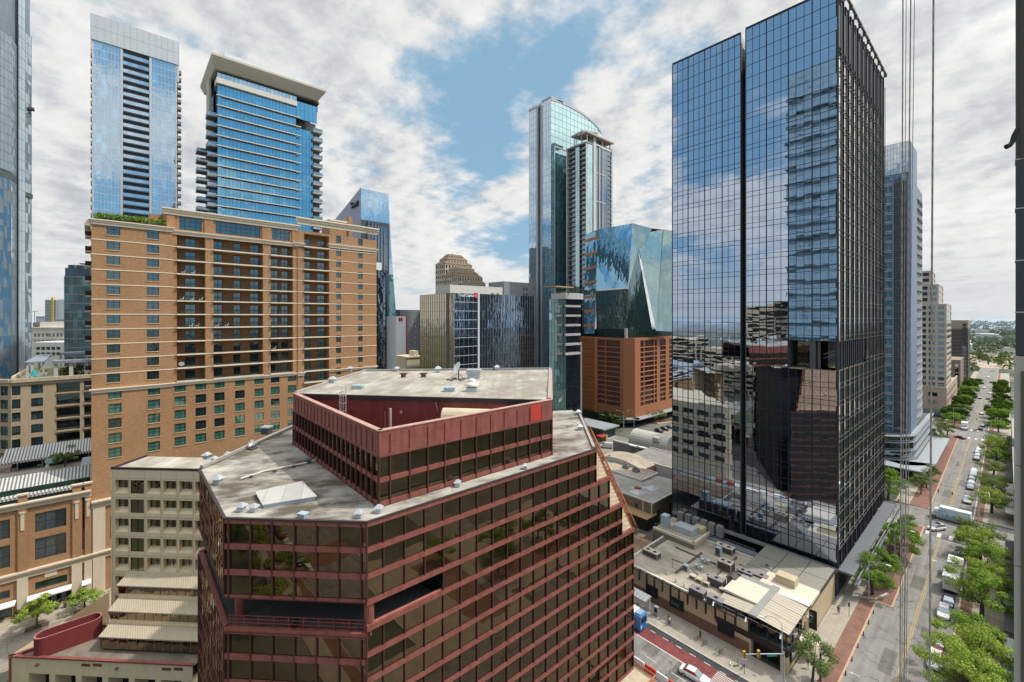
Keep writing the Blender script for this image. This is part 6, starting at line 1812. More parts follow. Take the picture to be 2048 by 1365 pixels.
def groundmat():
 t=NT('city_ground');p=t.pos()
 n=t.noise(p,.012,6,.65);n2=t.noise(p,.15,5)
 c=t.ramp(n,[(.38,(.055,.075,.04,1)),(.5,(.12,.125,.10,1)),(.62,(.22,.205,.18,1))])
 c=t.mix(.5,c,t.ramp(n2,[(.3,(.5,.5,.5,1)),(.7,(1,1,1,1))]),'MULTIPLY')
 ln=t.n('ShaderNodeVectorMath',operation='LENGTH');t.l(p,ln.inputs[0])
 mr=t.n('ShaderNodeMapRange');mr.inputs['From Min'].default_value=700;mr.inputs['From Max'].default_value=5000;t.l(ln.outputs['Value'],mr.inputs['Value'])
 c=t.mix(mr.outputs[0],c,(.30,.36,.42,1))  # distance haze mixed into the ground colour
 t.bsdf(c,.95,spec=.1);return t.m
def asphalt(name,base,v=.25):
 t=NT(name);p=t.pos()
 n=t.noise(p,.35,6,.7);n2=t.noise(t.mapping(p,(1.6,.06,1)),.8,4);n3=t.noise(p,9,2)
 f=t.math('MULTIPLY_ADD',n2,.45,t.math('MULTIPLY_ADD',n,.4,t.math('MULTIPLY',n3,.15)))
 c=t.ramp(f,[(.33,tuple(x*(1-v*1.6)for x in base[:3])+(1,)),(.5,base),(.68,tuple(x*(1+v*1.3)for x in base[:3])+(1,))])
 vo=t.n('ShaderNodeTexVoronoi',feature='DISTANCE_TO_EDGE');vo.inputs['Scale'].default_value=.16;
 wv=t.n('ShaderNodeVectorMath',operation='ADD');nn=t.n('ShaderNodeTexNoise');nn.inputs['Scale'].default_value=.5;t.l(p,nn.inputs['Vector'])
 sc=t.n('ShaderNodeVectorMath',operation='SCALE');sc.inputs['Scale'].default_value=3;t.l(nn.outputs['Color'],sc.inputs[0]);t.l(p,wv.inputs[0]);t.l(sc.outputs[0],wv.inputs[1]);t.l(wv.outputs[0],vo.inputs['Vector'])
 cr=t.math('LESS_THAN',vo.outputs['Distance'],.012)
 c=t.mix(t.math('MULTIPLY',cr,.45),c,(.03,.03,.03,1))
 t.bsdf(c,.9,spec=.2);return t.m
def paving(name,base,grid=1.8,v=.14,joint=.55):
 t=NT(name);p=t.pos()
 b=t.n('ShaderNodeTexBrick');b.offset=0;b.inputs['Scale'].default_value=1;b.inputs['Brick Width'].default_value=grid;b.inputs['Row Height'].default_value=grid;b.inputs['Mortar Size'].default_value=.02
 b.inputs['Color1'].default_value=base;b.inputs['Color2'].default_value=tuple(x*.9 for x in base[:3])+(1,);b.inputs['Mortar'].default_value=tuple(x*joint for x in base[:3])+(1,)
 t.l(p,b.inputs['Vector'])
 n=t.noise(p,.5,6,.65)
 c=t.mix(.6,b.outputs['Color'],t.ramp(n,[(.3,(1-v*2.2,)*3+(1,)),(.7,(1,1,1,1))]),'MULTIPLY')
 t.bsdf(c,.9,spec=.15);return t.m
m_gr=groundmat();m_as=asphalt('road_asphalt',(.215,.205,.19,1));m_as2=asphalt('new_asphalt',(.055,.058,.06,1),.15)
m_con=paving('pavement_concrete',(.40,.355,.295,1),1.7);m_brk=paving('brick_pavers',(.27,.15,.115,1),.45,.26,.75);m_brd=paving('dark_brick_pavers',(.13,.085,.07,1),.4,.2,.7)
m_red=asphalt('red_lane',(.19,.055,.055,1),.2);m_kerb=flat('kerb_stone',(.40,.37,.32,1));m_kerb2=flat('buff_kerb',(.40,.27,.18,1))
m_wp=flat('road_white',(.50,.49,.46,1),.8,0,.2,2);m_yp=flat('road_yellow',(.36,.25,.09,1),.8,0,.25,2)
def sheet(name,rects,z,mat):
 mb=MB()
 for x0,x1,y0,y1 in rects:mb.quad((x0,y0,z),(x1,y0,z),(x1,y1,z),(x0,y1,z))
 return struct(name,mb,mat)
mb=MB();N=40;Rr=16000
for i in range(N):
 a,b=2*math.pi*i/N,2*math.pi*(i+1)/N
 mb.poly([(0,0,0),(Rr*math.cos(a),Rr*math.sin(a),0),(Rr*math.cos(b),Rr*math.sin(b),0)])
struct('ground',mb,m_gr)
sheet('road',[(-21,-6.5,-150,830)],.02,m_as)
sheet('cross_road',[(-124,-21,65.5,77),(-6.5,60,65.5,77),(-230,-21,172,187),(-6.5,80,172,187),(-90,-21,318,333),(-6.5,60,318,333),(-300,-21,480,494),(-6.5,60,480,494)],.016,m_as)
sheet('side_road',[(-124,-112.5,-120,340)],.012,asphalt('sunny_asphalt',(.26,.235,.20,1),.12))  # sunlit look of this street put into the asphalt colour
sheet('bus_lane',[(-112,-27,72.9,75.7)],.024,m_red)
sheet('bus_bay',[(-112,-19,75.7,77)],.024,m_as2)
sheet('junction_surface',[(-24,-20.8,77,79)],.02,m_as)
def slab(name,rects,z0,z1,mat):
 mb=MB()
 for r in rects:mb.box(r[0],r[1],r[2],r[3],z0,z1)
 return struct(name,mb,mat)
slab('pavement',[(-24.3,-20.8,79,171),(-112,-24.3,77.3,83.2),(-24.3,-20.8,188,316),(-24.3,-20.8,335,478),(-24.3,-20.8,496,700)],0,.16,m_con)
slab('brick_pavement',[(-20.8,-18.5,79,119),(-20.8,-16.0,119,171),(-20.8,-16.4,188,316),(-20.8,-17,335,478)],0,.155,m_brk)
slab('kerb',[(-18.5,-18.2,80.5,119),(-18.5,-15.7,118.7,119),(-16.0,-15.7,119,171),(-16.4,-16.1,188,316),(-24.3,-15.7,171,171.3)],0,.17,m_kerb2)
slab('kerb',[(-112,-20.8,77,77.3),(-6.8,-6.5,79,171),(-6.8,-6.5,188,316),(-6.8,-6.5,335,700),(-6.8,-6.5,-60,64)],0,.17,m_kerb)
slab('pavement',[(-6.5,-.4,-60,64),(-4.8,1.2,79,171),(-4.8,1.2,188,316),(-4.8,1.2,335,700),(-112,-20,60.5,65.5)],0,.16,m_con)
slab('brick_pavement',[(-6.5,-4.8,79,171),(-6.5,-4.8,188,316),(-6.5,-4.8,335,700)],0,.155,m_brk)
slab('pavement',[(-131.5,-124.3,-90,62)],0,.16,paving('sunny_pavement',(.42,.37,.29,1),1.5))  # paving colour lightened to look sunlit
slab('kerb',[(-124.3,-124,-90,62)],0,.17,m_kerb)
slab('brick_planter_bed',[(-20.6,-17.4,121,150)],.15,.165,m_brd)
mb=MB()
for a,b in(((-21.0,117.8),(-18.6,119.3)),((-18.6,119.3),(-17.2,123.5))):
 f=Face(a,b);f.box(mb,0,f.L,.15,.42,-.2,.2)
struct('planter_kerb',mb,m_kerb)
sheet('lane_marking',[(-12.35,-12.23,86,166),(-12.05,-11.93,86,166),(-12.35,-12.23,190,312),(-12.05,-11.93,190,312),(-12.2,-12.05,338,476)],.026,m_yp)
rects=[]
for k in range(4):rects+=[(-15.2+k*2.3,-14.4+k*2.3,166.3,169.6),(-15.2+k*2.3,-14.4+k*2.3,189.6,192.6)]
for k in range(4):rects+=[(-15.4+k*2.3,-14.6+k*2.3,312,315.5),(-15.4+k*2.3,-14.6+k*2.3,335,338)]
rects+=[(-11.6,-7.0,164.6,165.1),(-112,-27,72.68,72.88)]
rects+=[(-100+5.2*k,-97.6+5.2*k,69.3,69.42)for k in range(14)]+[(-100+2.6*k,-98.9+2.6*k,75.64,75.78)for k in range(28)]
rects+=[(-32.6,-28.6,73.1+.42*k,73.28+.42*k)for k in range(6)]
rects+=[(-18.1,-15.8,84.2,84.32),(-15.9,-15.75,84.2,88.5)]
sheet('road_marking',rects,.03,m_wp)
sheet('crossing_paving',[(-15.7,-6.8,166,169.8)],.022,asphalt('crossing_tone',(.17,.16,.145,1),.12))
mb=MB();
for(x,y,sc_)in((-22.6,76.3,1.0),(-17.3,92,.6)):
 mb.poly([(x-.1*sc_,y-1.0*0,.032),(x+1.6*sc_,y-.08,.032),(x+1.6*sc_,y+.08,.032),(x-.1*sc_,y+.08,.032)]);mb.poly([(x-.8*sc_,y,.032),(x,y-.35*sc_,.032),(x,y+.35*sc_,.032)])
struct('arrow_marking',mb,m_wp)
rects=[(-150+k*3.2,-149.3+k*3.2,176,186)for k in range(7)]
sheet('junction_marking',rects,.03,m_wp)
m_pat=asphalt('patch_asphalt',(.14,.135,.125,1),.2);r=random.Random(17)
sheet('road_patch',[(x,x+r.uniform(1,2.6),y,y+r.uniform(2,9))for x,y in((-14.8,96),(-11,112),(-14.5,131),(-10.8,141),(-13.5,152),(-9.6,176),(-16.5,178),(-14.6,205),(-11.5,222),(-14,251),(-10.8,280),(-60,68.5),(-44,70.2),(-38,67.2),(-76,69.8))],.022,m_pat)
sheet('parking_yard',[(-66,-44,97,113.5)],.02,asphalt('yard_asphalt',(.11,.095,.08,1),.2))
cr_roof=roofmat('cream_roof',(.52,.46,.37,1),(.28,.23,.17,1),.5,3.5,0,.6)
tan_w=flat('tan_restaurant',(.44,.34,.22,1),.85,0,.1);brn_w=flat('brown_band',(.17,.10,.065,1),.85,0,.12)
dark_t=flat('dark_timber',(.035,.022,.018,1),.7)
def restaurant():
 x0,x1,y0=-56.5,-24.4,83.2
 t=thing('restaurant','low cream roofed restaurant with a timber trellis front and corner terrace, below the dark tower','restaurant',(x1,y0,0))
 F=Face((x0,y0),(x1,y0));L=F.L
 zt=5.5
 uD=L-6.2
 mb=MB();F.wall(mb,0,uD,2.2,zt+.5);F2=Face((x1,y0),(x1,113.4));F2.wall(mb,8,F2.L,0,zt+.5);mb.build('front_wall',tan_w,t)
 mb=MB();F.wall(mb,0,uD+.2,0,2.2,.03);mb.build('wainscot',brn_w,t)
 xr=-42
 mb=MB();mb.poly([(x0,y0+.4,zt),(-36.5,y0+.4,zt),(-36.5,106,zt),(x0,106,zt)]);mb.poly([(-36.5,96,zt),(x1,96,zt),(x1,113,zt),(-36.5,113,zt)]);mb.build('roof',cr_roof,t)
 mb=MB();F.box(mb,0,20.5,zt-.1,zt+.5,-.35,.02);mb.box(x0,x0+.3,y0,106,zt-.2,zt+.45);mb.box(x0,-36.5,105.7,106,0,zt+.6);mb.build('parapet',M['warmwhite'],t)
 mb=MB();mb.box(x0+.4,x0+1.2,92,105,zt,zt+.3);mb.box(-47,-46.6,88,100,zt,zt+.25);mb.box(-52,-41,97.6,97.9,zt,zt+.25);mb.box(-40.8,-40.5,90,104,zt,zt+.3);mb.build('roof_curb',flat('tar_curb',(.12,.10,.085,1)),t)
 mb=MB();F.box(mb,2.5,24,zt+.45,zt+.6,.7,.85)
 mb.build('trellis_beam',dark_t,t)
 for k in range(13):
  u=2.6+k*1.78;mb=MB();F.box(mb,u-.09,u+.09,zt-1.6,zt+.55,.35,.85);F.box(mb,u-.07,u+.07,zt+.3,zt+.48,-.2,.8);mb.build('trellis_post',dark_t,t)
 for k,(u0,u1)in enumerate(((5.6,8.4),(11.0,14.0),(20.6,23.6))):
  mb=MB();F.box(mb,u0,u1,1.5,3.6,0,.14);s=mb.build('sign_panel',M['black'],t)
  if k==1:text_mesh('panel_lettering','Ruby',.8,flat('faded_green_letters',(.14,.20,.17,1)),s,F.p(u0+.45,2.2,.16),F.ang,.02)
 mb=MB();mb.box(-36.4,x1,y0,96,3.0,3.25);mb.build('terrace_floor',flat('terrace_teal',(.06,.075,.075,1)),t)
 mb=MB();mb.box(-30.4,-24.6,y0+1.6,95,0,2.95);mb.box(-36.4,-30.4,y0+.3,96,0,2.95);mb.build('ground_storey',brn_w,t)
 mb=MB();F.box(mb,L-5.6,L-1.6,.1,2.7,-1.5,-1.4);mb.build('entrance',M['black'],t)
 mb=MB();F.box(mb,L-1.1,L,0,3.3,-1.0,.05);F.box(mb,uD,uD+.5,0,3.0,-1.0,0);mb.build('corner_pier',tan_w,t)
 mb=MB();F.box(mb,uD-5.6,L,3.0,4.1,-.15,.06);F2.box(mb,0,12.5,3.0,4.1,-.1,.06);mb.build('terrace_parapet',dark_t,t)
 for k in range(5):
  mb=MB();u=L-11.8+k*2.9;F.box(mb,u-.1,u+.1,3.2,6.9,-.25,-.05);mb.build('terrace_post',M['mull_dark'],t)
 for k in range(4):
  mb=MB();u=.3+k*3.2;F2.box(mb,u-.1,u+.1,3.2,6.9,-.3,-.1);mb.build('terrace_post',M['mull_dark'],t)
 cor=corr('corrugated_cream',(.50,.44,.35,1),(.36,.31,.25,1),.8,1,.72,.6)
 zA=7.0
 mb=MB()
 for k in range(3):
  ya,yb=y0+.1+k*3.5,y0+.1+(k+1)*3.5-.12
  mb.hexa([(-29.3,ya,zA+.25),(-24.2,ya,zA-.15),(-24.2,yb,zA-.15),(-29.3,yb,zA+.25)],[(-29.3,ya,zA+.33),(-24.2,ya,zA-.07),(-24.2,yb,zA-.07),(-29.3,yb,zA+.33)])
 mb.hexa([(-36.2,y0+.1,zA-.1),(-30.6,y0+.1,zA+.2),(-30.6,y0+3.4,zA+.2),(-36.2,y0+3.4,zA-.1)],[(-36.2,y0+.1,zA),(-30.6,y0+.1,zA+.3),(-30.6,y0+3.4,zA+.3),(-36.2,y0+3.4,zA)])
 mb.build('corrugated_awning',cor,t)
 mb=MB();mb.box(-30.6,-29.3,y0,y0+12.4,zA+.1,zA+.42);mb.box(-36.2,-30.6,y0+10.2,y0+12.4,zA-.3,zA+.1);mb.build('spine_roof',flat('spine_grey',(.24,.235,.225,1)),t)
 mb=MB();mb.box(-36.4,-30.4,y0+3.6,y0+10.0,zA+.2,zA+.62);mb.build('cream_roof_panel',flat('cream_panel',(.55,.48,.39,1),.85,0,.06),t)
 mb=MB();mb.box(-29.3,-24.1,y0+10.7,y0+12.2,zA-.1,zA+.12);mb.build('awning_end',M['warmwhite'],t)
 mb=MB()
 for k in range(6):mb.box(-24.2,-22.9,y0+1+k*1.9,y0+1.1+k*1.9,zA-.3,zA-.2)
 for k in range(3):mb.tube((-36.2+k*4,y0-.6,zA-.1),(-32.6+k*4,y0-.6,zA-.1),.04,4)
 mb.build('light_rail',M['mull_grey'],t)
 for x in(-36.4,-30.7,-25.2):
  mb=MB();mb.tube((x,y0-.5,zA-.15),(x,y0-1.0,zA-.75),.13,8,.16);mb.build('floodlight',M['white'],t)
 pan=flat('grey_tan_panel',(.22,.205,.175,1),.7,0,.05)
 ys=[96.2,101.6,107.2,113.2];xs=[-37.6,-33,-28.6,-24.3]
 for i in range(3):
  for j in range(3):
   if i>=1 and j==0:continue
   mb=MB();mb.box(xs[i]+.08,xs[i+1]-.08,ys[j]+.08,ys[j+1]-.08,6.2,6.46);mb.build('roof_panel',pan,t)
 mb=MB();mb.box(-37.6,-24.3,96.2,113.2,5.6,6.22);mb.build('panel_roof_base',flat('panel_joint_dark',(.045,.042,.04,1)),t)
 mb=MB();mb.box(-33.2,-24.2,95.6,101.4,6.2,6.75);mb.build('service_roof',flat('cream_panel',(.55,.48,.39,1)),t)
 mb=MB();mb.box(-31,-27.6,98.3,100.6,6.75,8.3);mb.build('roof_box',flat('khaki_box',(.44,.37,.24,1)),t)
 mb=MB();F2.wall(mb,12.5,F2.L,0,5.6,-.25);mb.build('side_wall',flat('plum_wall',(.10,.075,.07,1)),t)
 for k in range(4):
  mb=MB();F2.box(mb,13.6+k*2.3,15.1+k*2.3,.6,4.2,-.2,-.05);mb.build('side_window',g_slot,t)
 mb=MB();F2.box(mb,9.0,12.6,0,5.2,-.6,.4);mb.build('side_porch',tan_w,t)
 mb=MB();mb.lathe(F2.p(7.6,3.0,.6),[(2.1,0),(2.2,.15),(2.1,.35),(.2,.5)],20);mb.build('round_canopy',flat('cream_panel',(.55,.48,.39,1)),t)
 mb=MB();F2.box(mb,10.4,10.6,3.4,6.8,.4,1.6);s=mb.build('blade_sign',M['black'],t)
 text_mesh('blade_lettering','RUTHS',.62,flat('faded_green_letters',(.14,.20,.17,1)),s,(x1+.55,y0+10.37,6.4),0,.02,up=(R(90),R(90),0))
 mb=MB();F2.box(mb,1.0,5.6,1.7,3.6,.1,.28);s=mb.build('corner_sign',M['black'],t)
 text_mesh('corner_lettering','Ranch',1.5,flat('pale_letters',(.55,.58,.56,1)),s,F2.p(1.2,2.2,.3),F2.ang,.03)
 mb=MB();F2.box(mb,.3,12.3,0,3.0,-.4,-.1);mb.build('street_wall',flat('tan_street',(.40,.29,.18,1)),t)
 mb=MB();mb.box(-59,-37.8,106.2,106.5,0,6.4);mb.build('screen_wall',flat('zinc_screen',(.20,.21,.22,1),.5,.2),t)
 mb=MB()
 for z in(6.9,7.3):mb.tube((-59,107.3,z),(-37.8,107.3,z),.04,4)
 for k in range(12):mb.tube((-59+k*1.9,107.3,6.2),(-59+k*1.9,107.3,7.35),.04,4)
 mb.box(-59,-37.8,107,108.4,5.9,6.2);mb.build('walkway_railing',M['mull_grey'],t)
 return t
restaurant()
t=thing('shop_annex','small white fronted shop with a brown stained roof, left of the restaurant','shop',(-60,83.2,0))
F=Face((-76,83.2),(-56.6,83.2))
mb=MB();F.wall(mb,0,F.L,0,5.2,0,[(13.5,17.5,.5,2.9)],.3);mb.build('front_wall',flat('white_shop',(.55,.53,.49,1)),t)
mb=MB();F.box(mb,0,F.L,4.9,5.4,-.4,.05);mb.box(-57,-56.6,83.6,96,4.5,5.5);mb.build('parapet',M['warmwhite'],t)
mb=MB();mb.poly([(-76,83.5,4.95),(-56.9,83.5,4.95),(-56.9,97,4.95),(-76,97,4.95)]);mb.build('roof',roofmat('brown_roof_stain',(.30,.22,.14,1),(.14,.09,.055,1),.4,30,0,.8),t)
mb=MB();F.quad(mb,13.5,17.5,.5,2.9,-.2);F.box(mb,10,18.8,3.1,3.3,0,1.2);mb.build('shop_window',g_slot,t)
AC={}
def ac_unit(x,y,z,lx,ly,h,kind,label,fans=1):
 lx*=1.3;ly*=1.25;h*=1.12
 key=(lx,ly,h,kind,fans)
 grp='air conditioners on the restaurant roof'
 if key in AC:
  t=copy_tree(AC[key]);t.location=(x,y,z);t['label']=label;return t
 t=thing('air_conditioner',label,'air conditioner',(x,y,z),grp)
 col={'grey':flat('ac_grey',(.20,.185,.19,1),.6),'beige':flat('ac_beige',(.46,.40,.31,1),.6),'blue':flat('ac_blue',(.33,.38,.42,1),.5,.2)}[kind]
 mb=MB();mb.box(x-lx/2,x+lx/2,y-ly/2,y+ly/2,z+.1,z+h);mb.build('casing',col,t)
 mb=MB();mb.box(x-lx/2+.1,x+lx/2-.1,y-ly/2-.02,y-ly/2+.01,z+.2,z+h-.15);mb.box(x+lx/2-.01,x+lx/2+.02,y-ly/2+.1,y+ly/2-.1,z+.2,z+h-.15);mb.build('grille',corr('ac_grille',(.05,.05,.055,1),(.14,.135,.13,1),.16,1,.6),t)
 for k in range(fans):
  mb=MB();cx_=x+(k-(fans-1)/2)*lx*.45;mb.lathe((cx_,y,z+h),[(.36,0),(.36,.06),(.1,.03)],14);mb.build('fan',M['black'],t)
 mb=MB();mb.box(x-lx/2+.1,x+lx/2-.1,y-ly/2+.1,y-ly/2+.25,z,z+.1);mb.box(x-lx/2+.1,x+lx/2-.1,y+ly/2-.25,y+ly/2-.1,z,z+.1);mb.build('skid',M['dgrey'],t)
 AC[key]=t;return t
zr=5.5
for(px,py,lx,ly,h,k,f,lb)in((1433,1172,2.3,1.5,1.5,'grey',1,'large purple grey air conditioner in the middle of the cream roof'),(1396,1194,2.2,1.4,1.4,'grey',1,'grey air conditioner near the front trellis, left one'),(1432,1212,2.2,1.4,1.4,'grey',1,'grey air conditioner near the front trellis, middle one'),(1470,1226,2.2,1.4,1.4,'grey',1,'grey air conditioner near the front trellis, nearest the awnings'),(1452,1140,2.2,1.7,1.7,'beige',2,'beige two fan air conditioner behind the middle of the cream roof'),(1450,1104,3.0,1.5,1.3,'beige',2,'long beige air conditioner near the zinc screen'),(1492,1156,2.1,1.3,1.3,'grey',2,'grey air conditioner right of the little shed'),(1523,1163,1.9,1.3,1.2,'grey',1,'grey air conditioner beside the grey panel roof'),(1534,1142,1.7,1.2,1.0,'grey',1,'grey air conditioner partly behind the grey panel roof'),(1303,1113,2.9,1.4,1.2,'beige',2,'long beige air conditioner on the brown roof at left')):
 p=G(px,py,zr);ac_unit(p[0],p[1],zr,lx,ly,h,k,lb,f)
for(px,py,lb,s)in((1386,1158,'first of three small pale boxes in a row on the cream roof',0),(1399,1165,'second of three small pale boxes in a row on the cream roof',0),(1413,1172,'third of three small pale boxes in a row on the cream roof',0),(1372,1141,'small blue grey box on the cream roof left of the exhaust caps',1),(1437,1112,'blue grey cabinet behind the exhaust caps',2),(1446,1185,'pale box behind the front air conditioners',0)):
 p=G(px,py,zr);h=(.8,1.2,2.0)[s];t=thing('rooftop_unit',lb,'rooftop unit',p+(zr,))
 mb=MB();mb.box(p[0]-.6,p[0]+.6,p[1]-.5,p[1]+.5,zr+.1,zr+h);mb.build('casing',bluegalv if s else flat('ac_beige',(.46,.40,.31,1)),t)
 mb=MB();mb.box(p[0]-.5,p[0]+.5,p[1]-.52,p[1]-.49,zr+.2,zr+h-.15);mb.build('grille',M['dgrey'],t)
for i,(px,py,lb)in enumerate(((1392,1137,'galvanised exhaust cap, nearest of four on the cream roof'),(1403,1142,'galvanised exhaust cap, right of the nearest one'),(1405,1126,'galvanised exhaust cap, back left of four'),(1416,1129,'galvanised exhaust cap, back right of four'))):
 p=G(px,py,zr);t=thing('exhaust_hood',lb,'exhaust hood',p+(zr,),'exhaust caps on the cream roof')
 mb=MB();mb.lathe(p+(zr,),[(.3,0),(.3,.7)],10);mb.build('duct',galv,t)
 mb=MB();mb.lathe(p+(zr+.7,),[(.3,0),(.5,.05),(.5,.3),(.3,.45)],12);mb.build('cap',galv,t)
p=G(1466,1175,zr);t=thing('roof_shed','little grey shed with a pitched dark roof on the restaurant','shed',p+(zr,))
mb=MB();mb.box(p[0]-.9,p[0]+.9,p[1]-.8,p[1]+.8,zr,zr+2.0);mb.build('wall',flat('shed_grey',(.30,.30,.29,1)),t)
mb=MB();mb.hexa([(p[0]-1.1,p[1]-1,zr+2.0),(p[0]+1.1,p[1]-1,zr+2.0),(p[0]+1.1,p[1]+1,zr+2.0),(p[0]-1.1,p[1]+1,zr+2.0)],[(p[0]-.1,p[1]-1,zr+2.6),(p[0]+.1,p[1]-1,zr+2.6),(p[0]+.1,p[1]+1,zr+2.6),(p[0]-.1,p[1]+1,zr+2.6)]);mb.build('roof',flat('umber_roof',(.09,.075,.07,1)),t)
mb=MB();mb.box(p[0]+.88,p[0]+.93,p[1]-.4,p[1]+.3,zr,zr+1.7);mb.build('door',M['black'],t)
p=G(1476,1203,zr);t=thing('roof_screen','dark grey sloped screen between the awnings and the air conditioners','screen',p+(zr,))
mb=MB();mb.hexa([(p[0]-2.2,p[1]-.9,zr),(p[0]+2.2,p[1]-.9,zr),(p[0]+2.2,p[1]+.9,zr),(p[0]-2.2,p[1]+.9,zr)],[(p[0]-2.2,p[1]-.2,zr+1.9),(p[0]+2.2,p[1]-.2,zr+1.9),(p[0]+2.2,p[1]+.9,zr+1.9),(p[0]-2.2,p[1]+.9,zr+1.9)]);mb.build('screen_board',corr('plum_board',(.115,.10,.10,1),(.075,.065,.065,1),.5,0,.85),t)
r=random.Random(31)
for i in range(9):
 px,py=((1335,1150),(1352,1165),(1368,1175),(1420,1196),(1482,1168),(1467,1128),(1475,1145),(1345,1135),(1510,1180))[i]
 p=G(px,py,zr);t=thing('roof_vent_pipe','short galvanised vent pipe with a cowl on the cream restaurant roof','vent pipe',p+(zr,),'vent pipes on the cream roof')
 h=r.uniform(.5,1.0);mb=MB();mb.tube(p+(zr,),p+(zr+h,),.13,8);mb.build('pipe',galv,t);mb=MB();mb.lathe(p+(zr+h,),[(.13,0),(.26,.06),(.05,.22)],8);mb.build('cowl',M['mull_grey'],t)
for i,pts in enumerate((((1330,1165),(1385,1183),(1400,1175)),((1415,1150),(1450,1163),(1448,1180)),((1480,1130),(1500,1140),(1520,1132)),((1345,1120),(1372,1130),(1395,1150)))):
 q=[G(a_,b_,zr)+(zr+.15,)for a_,b_ in pts];t=thing('gas_pipe',('thin pipe run nearest the trellis','thin pipe run by the middle air conditioner','thin pipe run by the zinc screen','thin pipe run left of the exhaust hoods')[i]+' on the cream roof','pipe',q[0]);mb=MB();mb.path(q,.07,5);mb.build('pipe_run',flat('pipe_dark',(.16,.13,.10,1)),t)
 mb=MB()
 for z_ in q:mb.box(z_[0]-.15,z_[0]+.15,z_[1]-.15,z_[1]+.15,zr,zr+.12)
 mb.build('support_block',M['dgrey'],t)
tbl=None
for i,(px,py,lb)in enumerate(((1497,1240,'round wooden terrace table, leftmost'),(1520,1251,'round wooden terrace table, second from left'),(1543,1263,'round wooden terrace table, third from left'),(1571,1278,'round wooden terrace table at the corner'))):
 p=G(px,py,4.0);p=(p[0],p[1],3.25)
 if tbl is None:
  t=thing('terrace_table',lb,'table',p);mb=MB();mb.lathe((p[0],p[1],3.95),[(.62,0),(.62,.06)],14);mb.build('table_top',flat('orange_wood',(.36,.16,.06,1)),t)
  mb=MB();mb.tube(p,(p[0],p[1],3.95),.05,6);mb.build('leg',M['black'],t)
  for k in range(4):
   a=k*math.pi/2+.6;q=(p[0]+1.0*math.cos(a),p[1]+1.0*math.sin(a));mb=MB();mb.rbox(q[0],q[1],3.65,3.72,.4,.4,a);mb.rbox(q[0]+.2*math.cos(a),q[1]+.2*math.sin(a),3.72,4.15,.06,.4,a);mb.build('stool',M['black'],t)
  tbl=t
 else:t=copy_tree(tbl);t.location=p;t['label']=lb
 t['group']='round tables on the corner terrace'
